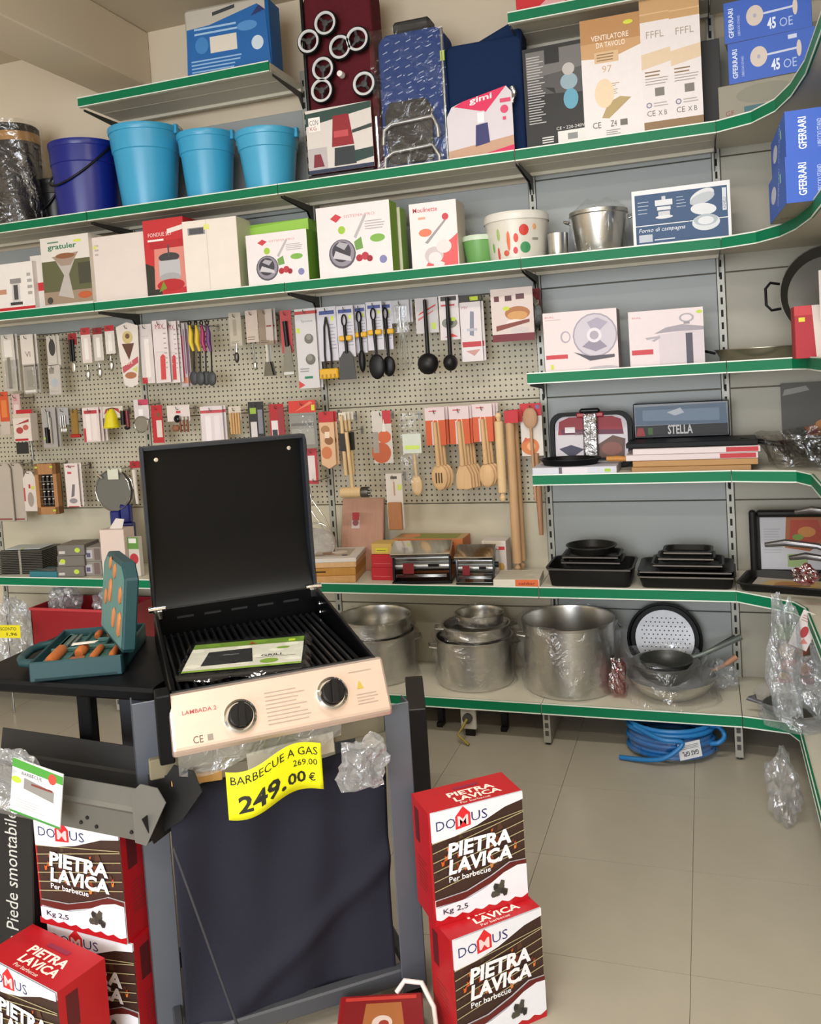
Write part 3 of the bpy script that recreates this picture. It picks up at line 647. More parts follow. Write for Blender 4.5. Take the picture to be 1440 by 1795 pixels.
# label card draped over it
lc = Pr(.15, .125); lc.rect(0, 0, 1, 1, '#dedee2').poly([(0, .84), (1, .80), (1, .95), (0, 1)], '#4a9a3a').rect(0, 0, 1, .04, '#3f8f3a').poly([(.25, .5), (.85, .42), (.85, .62), (.25, .70)], '#8c8a86').rect(.40, .60, .82, .64, '#7d3a36').disc(.80, .84, .08, '#c94a3c').ell(.1, .62, .10, .06, '#b6d23a').text(.2, .74, 'BARBECUE', '#5a5a5c', w=.4, h=.06).lines(.1, .12, .7, .3, 4, '#c4c4c8', .3)
ca = thing('label_card', 'white and green cardboard label hanging over the grey trough', 'label', (float(a0[0]) - .235, float(a0[1]) - .055, .560), R_(-9), None)
G().box(-.075, .075, 0, .002, 0, .125, card('#dedee2')).build('card', ca); lc.build(ca)
ca.rotation_euler = (R_(-3), R_(8), R_(-5))
crumple('plastic_bag', 'shiny clear plastic crumpled inside the left end of the grey trough', 'plastic bag', (float(a0[0]) - .36, float(a0[1]) + .0, .56), (.12, .04, .065), HAZY, 11, rz=R_(-9))
# black carton with printed words at far left
bx = thing('black_carton', 'tall black carton with white printed words standing at the lower left edge', 'carton', (Xat(42, -2.16, .5) - .075, -2.16, 0), R_(-4), None)
G().box(-.10, .06, 0, .11, 0, .56, M('#17181a', .5, 0, .2, 60)).build('carton', bx, bevel=.003)
p = Pr(.16, .56); p.text(.70, .06, 'da usare \u2022 Piede smontabile', '#c9c9c4', w=3.0, h=.07, rot=R_(90)); p.build(bx, x=-.02)
bx.rotation_euler = (R_(-2), R_(3), R_(-4))

# red packs with a white handle at the bottom edge
q = atZ(690, 1790, .05)
rp = thing('red_pack', 'red printed pack with a white handle lying at the foot of the barbecue', 'pack', (float(q[0]) - .005, float(q[1]) - .055, 0), PSI - .35)
G().box(-.10, .09, -.06, .10, 0, .08, M('#8e1c20', .35, 0, .1)).build('pack', rp, bevel=.004)
p = Pr(.19, .16); p.poly([(.0, .0), (1, 0), (.95, .95), (.05, .95)], '#7f191c').poly([(.25, .1), (.78, .1), (.72, .8), (.3, .8)], '#a8683a').disc(.5, .42, .12, '#d9c8c0').disc(.52, .40, .06, '#9a3a30').rect(.05, .86, .9, .93, '#c23a30'); p.build(rp, 'T', z=.0805, y=-.06)
G().tube([(.03, .10, .08), (.05, .11, .10), (.09, .10, .10), (.115, .06, .07), (.12, .0, .03)], .006, M('#d8d0cc', .4), 8).build('handle', rp, smooth=50)

# ------------------------------------------------------------------ goods: general makers
def carton(name, label, cat, u0, u1, v0, v1, z, yf, depth, col, rz=0.0, side=None, top=None, bottom=None, pr=None, group=None, rightpr=None, leftpr=None, botpr=None, bevel=.0015, hh=None, tilt=0.0):
    X0, X1 = Xat(u0, yf, z), Xat(u1, yf, z); h = hh or Hpx((u0 + u1) / 2, v0, v1, yf); w = (X1 - X0) / max(.3, math.cos(rz))
    t = thing(name, label, cat, ((X0 + X1) / 2, yf, z), rz, group)
    if tilt: t.rotation_euler = (tilt, 0, rz)
    c = col if not isinstance(col, str) else card(col); sm = card(side) if isinstance(side, str) else (side or c)
    mats = {'*': c, 'R': sm, 'L': sm}
    if top: mats['T'] = card(top)
    if bottom: mats['B'] = card(bottom)
    G().boxf(-w / 2, w / 2, 0, depth, 0, h, mats).build('carton', t, bevel=bevel)
    if pr: p = Pr(w, h); pr(p); p.build(t, name='front_print')
    if rightpr: p = Pr(depth, h); rightpr(p); p.build(t, 'R', depth, 'side_print', x=w / 2)
    if leftpr: p = Pr(depth, h); leftpr(p); p.build(t, 'L', depth, 'side_print', x=-w / 2)
    if botpr: p = Pr(w, depth); botpr(p); p.build(t, 'B', depth, 'base_print', z=0)
    t['w'] = w; t['h'] = h
    return t
DZ = .0035
def on(z): return z - DZ
# ------------------------------------------------------------------ highest shelf: blue bag pack
def f(p):
    p.poly([(.0, 0), (1, 0), (.97, .8), (.88, .9), (.3, .72), (.03, .70)], '#1560a8').rect(.3, .32, .62, .55, '#d9d2c6').lines(.06, .06, .8, .26, 4, '#8fb7dc', .4)
    p.lines(.12, .58, .8, .72, 2, '#9cc0e0', .4).ell(.86, .36, .07, .10, '#c9d6e2').poly([(.35, .84), (.62, .9), (.62, .95), (.35, .89)], '#33383c').ell(.2, .45, .08, .12, '#3b7fc0').ell(.75, .62, .12, .07, '#4f8cc8').poly([(.8, .74), (.97, .8), (.9, .88)], '#1d2c62')
x0 = carton('bag_pack', 'blue printed pack in clear plastic alone on the highest left shelf', 'pack', 332, 474, -8, 118, on(ZT), -.30, .14, '#b9b3a8', rz=R_(3), side='#1560a8', pr=f, bevel=.012)
# ------------------------------------------------------------------ upper shelf
def bucket(name, label, u0, u1, v0, v1, z, yc, col, taper=.72, rim=.006, handle='wire', group=None, hrot=0.0, lid=False):
    x0_, x1_ = Xat(u0, yc, z + .2), Xat(u1, yc, z + .2); r = (x1_ - x0_) / 2 * .93; h = Hpx((u0 + u1) / 2, v0, v1, yc - r * .3)
    t = thing(name, label, 'bucket', ((x0_ + x1_) / 2, yc, z), hrot, group); c = M(col, .3, 0, .04, 8, 0, .5) if isinstance(col, str) else col
    rb = r * taper; a = .012
    prof = [(.0001, .004), (rb * .95, .004), (rb, .0), (rb + (r - rb) * .62, h * .70), (rb + (r - rb) * .64 + .004, h * .71), (rb + (r - rb) * .9, h - .028), (r, h - .026), (r + .003, h - .012), (r + .002, h), (r - .004, h), (r - .008, h - .02), (rb - .004, .01), (.0001, .01)]
    G().lathe(prof, c, 40).build('bucket_body', t, smooth=35)
    for s in (-1, 1): G().box(s * (r + .004) - .008, s * (r + .004) + .008, -.012, .012, h - .035, h + .008, c).build('handle_lug', t, bevel=.003)
    if handle == 'wire':
        pts = [((r + .006) * math.cos(a_), (r + .006) * math.sin(a_) * .98, h + .004 + .006 * math.sin(a_)) for a_ in [math.pi * k / 16 for k in range(17)]]
        G().tube(pts, .0028, CHROME, 6).build('handle', t, smooth=60)
    else:
        pts = [((r + .008) * math.cos(a_), -(r + .012) * math.sin(a_) * .9, h * .86 - math.sin(a_) * h * .42 + .05 * math.cos(a_)) for a_ in [math.pi * k / 16 for k in range(17)]]
        G().tube(pts, .0055, BLACKP, 8).build('handle', t, smooth=60)
    if lid: G().lathe([(.0001, h + .012), (r * .9, h + .010), (r + .006, h + .006), (r + .008, h - .018), (r + .003, h - .018), (r, h)], c, 40).build('bucket_lid', t, smooth=35)
    return t
x_ = Xat(38, -.17, ZA); r_ = (Xat(78, -.17, ZA) - Xat(-2, -.17, ZA)) / 2 * .92; h_ = Hpx(40, 212, 395, -.2)
t = thing('black_roll', 'black roll with gold band in clear plastic at the far left of the upper shelf', 'roll', (x_, -.17, on(ZA)))
G().lathe([(.0001, 0), (r_ * .9, 0), (r_ * .92, .01), (r_ * .92, h_ - .01), (r_ * .85, h_), (.0001, h_)], M('#1e1c1b', .6, 0, .2, 40, .2), 36).build('roll', t, smooth=35)
G().lathe([(r_ * .925, h_ * .83), (r_ * .935, h_ * .83), (r_ * .935, h_ * .92), (r_ * .925, h_ * .92)], M('#b98a52', .4, .2), 36).build('gold_band', t, smooth=35)
rr = random.Random(2)
G().grid(lambda a, b: ((r_ * (1.02 + .09 * math.sin(a * 44 + b * 7) * (1 - .5 * b) + .12 * max(0, .35 - b))) * math.cos(a * 6.2832), r_ * (1.02 + .09 * math.sin(a * 44 + b * 7) * (1 - .5 * b) + .12 * max(0, .35 - b)) * math.sin(a * 6.2832), b * h_ * 1.03), 80, 14, FILM2).build('clear_wrap', t, smooth=180)
bucket('plastic_bucket', 'black bucket half hidden between the black roll and the dark blue bucket', 76, 118, 285, 372, on(ZA), -.075, '#1b1b1e', .8, handle='bail')
bucket('plastic_bucket', 'dark blue bucket with a black handle', 100, 207, 246, 378, on(ZA), -.185, '#12207e', .86, handle='bail', lid=False)
GB = 'light blue buckets on the upper shelf'
bucket('plastic_bucket', 'light blue bucket next to the dark blue bucket, largest of three', 203, 316, 208, 352, on(ZA), -.19, '#3ba0cc', .74, group=GB)
bucket('plastic_bucket', 'light blue bucket in the middle of three', 318, 412, 208, 330, on(ZA), -.17, '#3ba0cc', .76, group=GB)
bucket('plastic_bucket', 'light blue bucket nearest the burgundy trolley, rightmost of three', 418, 524, 208, 318, on(ZA), -.17, '#45a6cf', .74, group=GB)

def wheel(t, u, v, y, X0, zb, r=.05, rz=0):
    p = atY(u, v, y); g = G()
    o = G().lathe([(r, -.012), (r * 1.06, -.006), (r * 1.06, .006), (r, .012), (r * .80, .012), (r * .80, -.012)], BLACKP, 28, axis='y', closed=True).build('wheel', t, smooth=40, loc=(float(p[0]) - X0, y - t.location.y, float(p[2]) - zb))
    G().lathe([(r * .88, -.0135), (r * .92, -.0145), (r * .74, -.0145), (r * .70, -.011)], M('#cfd0d2', .4), 28, axis='y', closed=True).build('wheel_rim', o, smooth=40)
    g = G()
    for k in range(3): a = k * 2.094 + u; g.tube([(0, -.006, 0), (math.cos(a) * r * .74, -.006, math.sin(a) * r * .74)], .006, M('#3c3c3e', .5), 6)
    g.lathe([(.0001, -.014), (r * .26, -.012), (r * .26, .006)], M('#3c3c3e', .5), 12, axis='y').build('wheel_hub', o, smooth=40)
def bag(label, name, u0, u1, v0, v1, yf, d, col, taper=.0, top_round=.05, rz=0):
    X0_, X1_ = Xat(u0, yf, ZA + .2), Xat(u1, yf, ZA + .2); w = X1_ - X0_; h = Hpx((u0 + u1) / 2, v0, v1, yf)
    t = thing(name, label, 'shopping trolley', ((X0_ + X1_) / 2, yf, on(ZA)), rz, 'folded shopping trolleys')
    n = 8; pts = [(-w / 2, 0), (w / 2, 0)] + [(w / 2 - taper - top_round + top_round * math.sin(a), h - top_round + top_round * math.cos(a)) for a in [math.pi / 2 * (1 - k / n) for k in range(n + 1)]] + [(-w / 2 + taper + top_round - top_round * math.sin(a), h - top_round + top_round * math.cos(a)) for a in [math.pi / 2 * k / n for k in range(n + 1)]]
    G().prism([(x, z) for x, z in pts], .02, d, col, 'y').build('bag', t, bevel=.012, seg=3)
    return t, (X0_ + X1_) / 2, w, h
BURG = M('#5a1c24', .85, 0, .15, 60, .2, .2); NAVY = M('#14284c', .85, 0, .15, 60, .2, .2); BLUEF = M('#2a427c', .85, 0, .12, 60, .2, .2)
t, xc, w, h = bag('burgundy folded shopping trolley with many grey-rimmed wheels', 'shopping_trolley', 538, 664, -60, 286, -.27, .15, BURG, .01)
for u, v in ((572, 42), (628, 70), (598, 84), (568, 122), (640, 148), (566, 160), (543, 74)): wheel(t, u, v, -.285, xc, t.location.z, .052)
p_ = atY(600, 132, -.285); o = G().lathe([(.0001, -.03), (.012, -.028), (.014, 0)], WHITE, 12, axis='y').build('axle_cap', t, smooth=40, loc=(float(p_[0]) - xc, -.015, float(p_[2]) - t.location.z))
G().tube([(-w * .46, .01, .03), (-w * .46, .01, h * .98)], .008, BLACKP, 8).tube([(w * .46, .01, .03), (w * .46, .01, h * .3)], .008, CHROME, 8).build('frame', t, smooth=40)
cw, ch = w * .9, Hpx(600, 158, 272, -.29)
ct = G().box(-cw / 2, cw / 2, -.036, -.034, .03, .03 + ch, card('#d8d0c8')).build('printed_card', t)
p = Pr(cw, ch); p.rect(0, 0, 1, 1, '#d6cfca').poly([(0, .75), (1, .9), (1, 1), (0, .95)], '#28443c').rect(.0, .05, .3, .4, '#b9b2b4').poly([(.08, .1), (.25, .1), (.2, .3), (.1, .3)], '#7a2430').poly([(.38, .38), (.72, .38), (.66, .86), (.42, .86)], '#8e1c26').rect(.42, .52, .64, .62, '#c04a50').poly([(.4, .08), (.74, .08), (.72, .36), (.42, .36)], '#2c3236')
p.rect(.04, .66, .22, .88, '#eeeae6').text(.06, .76, 'CON', '#5a5a5a', w=.13, h=.08).text(.06, .68, 'KG', '#b03028', w=.1, h=.06).poly([(.72, .1), (1, .15), (1, .3), (.72, .28)], '#23403a').rect(0, 0, 1, .06, '#27304a').poly([(.7, .55), (1, .6), (1, .66), (.7, .6)], '#33403c'); p.build(ct, y=-.0365, z=.03)
G().box(-w * .45, w * .46, -.05, -.01, 0, .022, M('#2a2a2c', .4, .4)).build('axle_bracket', t, bevel=.004)
t, xc, w, h = bag('blue shopping trolley patterned with white dashes and a grey pocket', 'shopping_trolley', 666, 786, 14, 264, -.27, .15, BLUEF, .004)
p = Pr(w, h); rr = random.Random(4)
for i in range(6):
    for j in range(8):
        x, y = .09 + i * .16 + (j % 2) * .03, .50 + j * .06; p.poly([(x, y), (x + .07, y + .012), (x + .07, y + .019), (x, y + .007)], '#9aa6c4'); p.d -= p.step
p.build(t, y=.0185)
G().prism([(-w * .40, .03), (w * .26, .03), (w * .28, h * .42), (w * .18, h * .5), (-w * .34, h * .5), (-w * .42, h * .42)], -.005, .02, M('#34322f', .85, 0, .12, 40, .2), 'y').build('pocket', t, bevel=.008, seg=2)
for zz, s in ((.30, 1), (.10, .9)):
    G().tube([(-w * .44, -.02, zz * h - .06), (-w * .42, -.02, zz * h), (-w * .3, -.02, zz * h + .02), (w * .3 * s, -.02, zz * h + .028), (w * .36, -.02, zz * h - .02), (w * .36, -.02, zz * h - .06)], .009, M('#9a9a98', .3, .7), 8).build('frame_tube', t, smooth=50)
G().tube([(w * .46, .0, .02), (w * .47, .0, h * .96)], .007, M('#9aa0a4', .25, .7), 8).build('frame_tube', t, smooth=50)
G().box(-w * .26, w * .28, .03, .12, h, h + .05, M('#2b2a2a', .7)).build('handle', t, bevel=.01)
G().box(w * .44, w * .5, -.006, -.002, h * .73, h * .80, ink('#b4cc3a')).build('price_sticker', t)
def fwrap(t, w, h, y, mat=FILM): return G().grid(lambda a, b: ((a - .5) * w, y + .008 * math.sin(a * 13 + b * 31) * math.cos(b * 17 + a * 5), b * h), 14, 24, mat).build('clear_wrap', t, smooth=180)
fwrap(t, w * 1.05, h, -.045)
t, xc, w, h = bag('navy shopping trolley with a pink and white printed card', 'shopping_trolley', 786, 918, 48, 262, -.27, .15, NAVY, .0, .03, R_(1))
G().prism([(-w * .5, 0), (w * .5, 0), (w * .5, h * 1.06), (w * .38, h * 1.12), (-w * .48, h * .9)], .03, .16, NAVY, 'y').build('bag_flap', t, bevel=.01)
cw, ch = Xat(897, -.30, 2.4) - Xat(783, -.30, 2.4), Hpx(840, 148, 266, -.30)
cr = [(-cw / 2, 0), (cw / 2, 0), (cw / 2, ch * .9), (cw * .42, ch), (-cw * .25, ch * .86), (-cw * .42, ch * .80), (-cw / 2, ch * .66)]
ct = G().prism(cr, -.034, -.03, card('#d7cfd6'), 'y').build('printed_card', t, loc=(-w * .06, 0, .004))
p = Pr(cw, ch); p.poly([(.12, .80), (.25, .86), (.92, 1), (.6, .66)], '#d81f56').text(.36, .78, 'gimi', '#f4e9ef', w=.36, h=.11, bold=.02, shear=.1, rot=.12).poly([(0, .0), (1, .0), (1, .26), (.0, .14)], '#c29a80').poly([(.35, 0), (1, .0), (1, .12)], '#d81f56').poly([(.42, .16), (.64, .2), (.62, .5), (.44, .48)], '#2c2c66').rect(.46, .5, .58, .68, '#d9d2d8').rect(.47, .51, .57, .66, '#efe9ee').disc(.88, .66, .06, '#d8416a').rect(.82, .76, .98, .82, '#d8416a').rect(.85, .5, .9, .55, '#d8416a'); p.build(ct, y=-.0345)
G().tube([(w * .36, -.02, h * .42), (w * .40, -.02, h * .5), (w * .37, -.02, h * .55)], .012, film('knot', .5), 8).build('plastic_knot', t, smooth=60)
# boxes at the right of the upper shelf
def f(p):
    p.rect(0, 0, 1, 1, '#1c1b1c').poly([(.05, .55), (1, .5), (1, .96), (.05, .96)], '#4c4a4b').poly([(.05, .7), (1, .75), (1, .96), (.05, .96)], '#6d6a6a').lines(.06, .25, .36, .92, 26, '#b9b7b5', .35).ell(.74, .62, .14, .08, '#8fa6b2').ell(.76, .45, .12, .10, '#5f9fb8').ell(.74, .74, .10, .06, '#b9b3b0').poly([(.34, .6), (.52, .52), (.5, .58)], '#0e0e10')
    p.rect(.52, .02, 1, .15, '#e2e0dc').rect(.68, .06, .84, .12, '#8b8b8b').text(.5, .165, 'CE \u2022 220-240V', '#d8d6d2', w=.46, h=.03).lines(.26, .05, .48, .12, 3, '#d8d6d2', .5).rect(.36, .82, .6, .98, '#161617')
carton('fan_carton', 'black fan carton with white small print, right of the navy trolley', 'carton', 925, 1032, 66, 248, on(ZA), -.30, .16, '#1c1b1c', rz=R_(-2), pr=f, side='#141314')
def fan(p):
    p.rect(0, 0, 1, 1, '#e6dfdf').poly([(0, .68), (1, .74), (1, 1), (0, 1)], '#b58450').poly([(.0, .68), (.5, .66), (1, .74), (1, .8), (0, .8)], '#c79a6a').text(.18, .815, 'VENTILATORE', '#efe2d2', w=.62, h=.045, bold=.01).text(.26, .755, 'DA TAVOLO', '#efe2d2', w=.48, h=.045, bold=.01)
    p.rect(.22, .63, .62, .72, '#d5b48c').lines(.26, .64, .58, .71, 3, '#8a6a48', .4).text(.34, .55, '97', '#c9a884', w=.16, h=.055).poly([(.3, .18), (.42, .17), (.8, .32), (.62, .34), (.42, .3)], '#b09a68').lines(.3, .36, .62, .46, 6, '#a8865e', .3).ell(.36, .38, .16, .12, '#e6cfae').text(.14, .10, 'CE', '#4b463f', w=.14, h=.05).text(.44, .10, 'Z4', '#4b463f', w=.1, h=.05).rect(.6, .10, .72, .15, '#6b665f').lines(.36, .03, .6, .08, 3, '#9a948c', .4).ell(.8, .93, .08, .018, '#d2d63a')
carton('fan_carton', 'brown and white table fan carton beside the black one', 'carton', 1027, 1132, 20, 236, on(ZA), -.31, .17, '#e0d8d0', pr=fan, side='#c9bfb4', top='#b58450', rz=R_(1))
def tallf(p):
    p.rect(0, 0, 1, 1, '#e4dcdc').rect(0, .0, 1, .08, '#8a6c48').rect(0, .80, 1, 1, '#c39a68').poly([(0, .46), (1, .5), (1, .6), (0, .57)], '#dcc4a6').text(.2, .68, 'FFFL', '#a89a8c', w=.6, h=.05).lines(.1, .40, .8, .45, 2, '#8a6f52', .4).lines(.1, .34, .9, .40, 3, '#9a9088', .3).rect(.42, .26, .74, .32, '#77726c').disc(.2, .20, .1, '#7d7da0').disc(.2, .20, .06, '#ddd2c8').lines(.36, .18, .9, .22, 2, '#b0a8a2', .4).text(.12, .12, 'CE', '#6a645c', w=.28, h=.04).text(.5, .12, 'X B', '#6a645c', w=.3, h=.035).rect(.0, .85, 1, .86, '#d8b284')
for k, (a, b) in enumerate(((1131, 1182), (1182, 1235))):
    carton('tall_fan_carton', 'narrow tall tan and white carton ' + ['touching the table fan carton', 'nearest the blue fan boxes'][k], 'carton', a, b, -14, 232, on(ZA), -.31, .2, '#d9cdc2', pr=tallf, side='#cdbba6', group='tall narrow fan cartons')
carton('dark_carton', 'dark carton in shade between the tall cartons and blue fan boxes', 'carton', 1236, 1268, 60, 222, on(ZA), -.20, .15, '#2c2a28')
# blue floor fan boxes
def gf(p):
    p.rect(0, 0, 1, 1, '#2a58b8').text(.11, .12, 'GFERRARI', '#d3dcf0', w=.72 * p.h / p.w, h=.06 * p.w / p.h, rot=R_(90), bold=.02).text(.185, .14, 'LIBECCIO STAND', '#b8c8ea', w=.5 * p.h / p.w, h=.028 * p.w / p.h, rot=R_(90))
    p.ell(.36, .55, .10, .25, '#cbbdb4').ell(.36, .55, .02, .05, '#9fa0b4').poly([(.46, .53), (.8, .55), (.8, .6), (.46, .58)], '#c3cbe0').ell(.82, .56, .028, .2, '#cdbfb6').text(.50, .14, '45', '#dce4f4', w=.1, h=.28, bold=.03).text(.64, .14, 'OE', '#a9bce6', w=.15, h=.22).rect(.7, .82, .8, .92, '#c6cfe6')
def gfb(p): p.rect(0, 0, 1, 1, '#9c9788').ell(.55, .5, .3, .34, '#86826f').rect(.3, .1, .7, .28, '#2f6a72').text(.04, .25, 'GF', '#9a4038', w=.12)
xg = (Xat(1268, -.45, 2.5) + Xat(1424, -.45, 2.5)) / 2; wg = Xat(1424, -.45, 2.5) - Xat(1268, -.45, 2.5); hg = Hpx(1340, 92, 166, -.45)
def fanbox(label, loc, w, d, h, rz, face=gf, group='blue floor fan boxes', leftp=True):
    t = thing('floor_fan_box', label, 'box', loc, rz, group)
    G().boxf(-w / 2, w / 2, 0, d, 0, h, {'*': card('#2a58b8'), 'B': card('#9c9788')}).build('carton', t, bevel=.0015)
    p = Pr(w, h); face(p); p.build(t, name='front_print'); p = Pr(w, d); gfb(p); p.build(t, 'B', d, 'base_print')
    if leftp: p = Pr(d, h); p.rect(0, 0, 1, 1, '#2a58b8').text(.55, .15, 'GFERRARI', '#d3dcf0', w=.28, h=.12, rot=R_(60)).ell(.3, .55, .16, .2, '#c3c6d8').rect(.7, .6, .76, .8, '#8fd6c0'); p.build(t, 'L', d, 'side_print', x=-w / 2)
    return t
carton('fan_underside_block', 'added greyish block standing in for the shaded underside of the blue fan boxes', 'carton', 1262, 1412, 165, 226, on(ZA), -.36, .2, '#8d8878', pr=lambda p: p.ell(.55, .62, .34, .28, '#7d7a6c').rect(.3, .0, .62, .3, '#2f6068').text(.08, .1, 'GF', '#8a3a34', w=.1), rz=R_(-8), side='#2c56a4')  # added block, its grey paints the lower fan box's underside in shadow
zg = on(ZA) + Hpx(1340, 165, 226, -.36)
fanbox('blue floor fan box on the corner shelf, lower of the pair', (xg + .02, -.37, zg), wg, .24, hg, R_(-8)); fanbox('blue floor fan box on the corner shelf, upper of the pair', (xg + .012, -.37, zg + hg + .001), wg, .24, hg, R_(-7))
def gf2(p):
    p.rect(0, 0, 1, 1, '#2c56b4').text(.14, .14, 'GFERRARI', '#d3dcf0', w=.7 * p.h / p.w, h=.055 * p.w / p.h, rot=R_(90), bold=.02).text(.24, .16, 'LIBECCIO STAND', '#b8c8ea', w=.6 * p.h / p.w, h=.03 * p.w / p.h, rot=R_(90)).ell(.5, .5, .14, .3, '#c9a49c').ell(.5, .5, .03, .07, '#b08880').ell(.85, .5, .05, .3, '#d9cfc8')
yw = -.98; xw0 = Xat(1376, yw, 2.05); hw = Hpx(1400, 284, 366, yw)
fanbox('blue floor fan box overhanging the right-hand shelf, lower of its pair', (xw0 + .2, yw, on(ZB)), .4, .42, hw, R_(2), gf2); fanbox('blue floor fan box overhanging the right-hand shelf, upper of its pair', (xw0 + .205, yw + .01, on(ZB) + hw + .001), .4, .42, hw * .98, R_(1), gf2)
# top right corner
carton('red_box', 'red box lying on the highest right shelf, cut by the picture top', 'box', 906, 1002, -60, 14, on(ZT3), -.30, .2, '#c8202a', pr=lambda p: p.poly([(.3, 0), (1, .0), (.7, .4)], '#d9a0a0'))
y_ = -.60; carton('dark_red_box', 'dark red and blue box hanging over the top right corner shelf', 'box', 1342, 1475, -70, 22, on(ZT3), y_, .3, '#7c1a2c', bottom='#26343e', pr=lambda p: p.rect(0, 0, 1, .45, '#222e3a').text(.3, .1, 'bra', '#aab4bc', w=.3, h=.25))
# ------------------------------------------------------------------ second shelf
def f(p):
    p.rect(0, 0, 1, 1, '#e8e2de').rect(0, 0, 1, .10, '#c8202c').disc(.3, .9, .05, '#d04040')
    for x in (.22, .70): p.rect(x - .10, .14, x + .10, .2, '#3a3a3c').rect(x - .06, .2, x + .07, .62, '#c9c6c4').rect(x - .03, .25, x + .04, .55, '#4a4648').rect(x - .08, .58, x + .10, .68, '#8e8a8a')
    p.rect(.42, .38, .55, .48, '#c08a70').lines(.9, .3, .98, .8, 4, '#a9a4a2', .5)
carton('coffee_maker_box', 'white box printed with two coffee makers at the far left', 'box', -42, 63, 462, 548, on(ZB), -.30, .12, '#e4dcd8', pr=f)
carton('slim_white_box', 'slim white box with a red tab behind the grater box', 'box', 60, 84, 448, 545, on(ZB), -.27, .12, '#e2dad4', pr=lambda p: p.rect(.05, .35, .9, .5, '#c8303a'))
def f(p):
    p.rect(0, 0, 1, 1, '#ddd6ce').rect(0, .04, 1, .66, '#5c5c3e').rect(.0, .04, 1, .22, '#9a8470').poly([(.3, .16), (.62, .10), (.55, .45), (.72, .7), (.28, .68), (.45, .44)], '#b7b0aa').poly([(.22, .72), (.78, .76), (.6, .58), (.4, .58)], '#a08c7c').ell(.5, .72, .2, .04, '#8a5a3c').ell(.85, .14, .14, .05, '#b85a32').text(.15, .80, 'gratuler', '#2f7a5a', w=.6, h=.10, bold=.02).lines(.15, .91, .5, .94, 1, '#50806c', .6).rect(.7, .9, .85, .93, '#d6e03a').rect(.75, .30, 1, .6, '#444434').disc(.12, .1, .06, '#3c3a38')
carton('grater_box', 'white and green rotary grater box, front one overhanging the shelf edge', 'box', 80, 164, 402, 526, on(ZB), -.325, .17, '#ddd6ce', pr=f, side='#d8d0c4')
carton('blank_white_box', 'plain blank white box right of the grater box', 'box', 168, 262, 406, 524, on(ZB), -.30, .15, '#e0d3cc', pr=lambda p: p.lines(.06, .7, .16, .9, 3, '#b7a9a6', .4).rect(.04, .82, .10, .87, '#d8d870'))
def f(p):
    p.rect(0, 0, 1, 1, '#c22a30').poly([(0, .0), (.4, 0), (.2, .4), (0, .45)], '#2a2a22').poly([(.2, .1), (1, .1), (1, .62), (.25, .66)], '#d8877c').ell(.6, .38, .26, .16, '#8f8f92').ell(.6, .50, .26, .06, '#3a3a3e').rect(.34, .24, .86, .46, '#b9b9bc').ell(.6, .24, .26, .06, '#a3a3a6').ell(.6, .14, .34, .08, '#b31f28').poly([(.3, .06), (.5, .1), (.42, .2)], '#7a8c2a').rect(.15, .62, .95, .72, '#b3202a').text(.12, .78, 'FONDUE SET', '#f0dcd8', w=.6, h=.05).rect(.1, .72, .5, .745, '#f0e8e4').poly([(.6, .8), (1, .84), (1, .9), (.6, .86)], '#e7dcd6').rect(.58, .5, .62, .66, '#4a4a4c')
carton('fondue_box', 'red box printed with a steel fondue pot', 'box', 260, 330, 379, 516, on(ZB), -.31, .14, '#b3242a', pr=f)
carton('blank_white_box', 'plain white box with a barcode right of the red fondue box', 'box', 330, 421, 374, 502, on(ZB), -.32, .15, '#e6dcd2', rz=R_(4), pr=lambda p: p.rect(.1, .80, .42, .9, '#8b8b8e').rect(.13, .81, .39, .89, '#4a4a50').rect(.44, .0, .45, 1, '#cfc4ba').rect(.4, .86, .5, .93, '#dfe07a'), side='#d9d3c0')
def pan(p):
    p.rect(0, 0, 1, 1, '#e6dfe0').poly([(.14, .86), (.22, .92), (.30, .86), (.22, .80)], '#c83a44').text(.34, .855, 'SISTEMA PRO', '#d88a90', w=.36, h=.04).disc(.14, .62, .045, '#c84048') if p.w < .22 else p.rect(0, 0, 1, 1, '#e6dfe0').poly([(.19, .83), (.27, .89), (.35, .84), (.27, .77)], '#c83a44').text(.38, .82, 'SISTEMA PRO', '#d88a90', w=.42, h=.04)
    p.disc(.34, .66, .05, '#9cc23a').poly([(.5, .55), (.66, .85), (.69, .83), (.53, .52)], '#b7b2b6').disc(.33, .33, .185, '#57525c').disc(.33, .34, .165, '#8e8894').disc(.32, .36, .13, '#3b3742')
    p.poly([(.2, .28), (.45, .22), (.44, .28), (.24, .38)], '#c6c2ca').poly([(.25, .45), (.36, .38), (.42, .46), (.3, .5)], '#aaa6b0').poly([(.52, .36), (.62, .38), (.6, .54), (.5, .48)], '#6f9a4a').disc(.56, .25, .045, '#a82834').disc(.64, .27, .05, '#b83040').disc(.70, .23, .04, '#98202e').ell(.82, .50, .10, .055, '#7cae4a').disc(.88, .2, .05, '#7f7fae').lines(.66, .62, .94, .76, 4, '#a9a2a6', .3)
carton('green_box', 'plain lime green box standing behind the small pan box', 'box', 446, 548, 352, 470, on(ZB), -.17, .13, '#86b83c', pr=lambda p: p.poly([(0, .5), (1, .62), (1, 1), (0, .95)], '#9ccc50'))
carton('saucepan_box', 'small white and green saucepan box in front of the lime green box', 'box', 437, 543, 398, 490, on(ZB), -.325, .13, '#e6dfe0', pr=pan, side='#6f9e34')
carton('saucepan_box', 'large white and green saucepan box, biggest on the second shelf', 'box', 562, 690, 350, 478, on(ZB), -.32, .09, '#e6dfe0', pr=pan, side='#86ae3e')
carton('saucepan_box', 'white and green saucepan box wedged behind the large one', 'box', 590, 708, 352, 470, on(ZB), -.222, .08, '#d8d6c2', side='#9cc062')
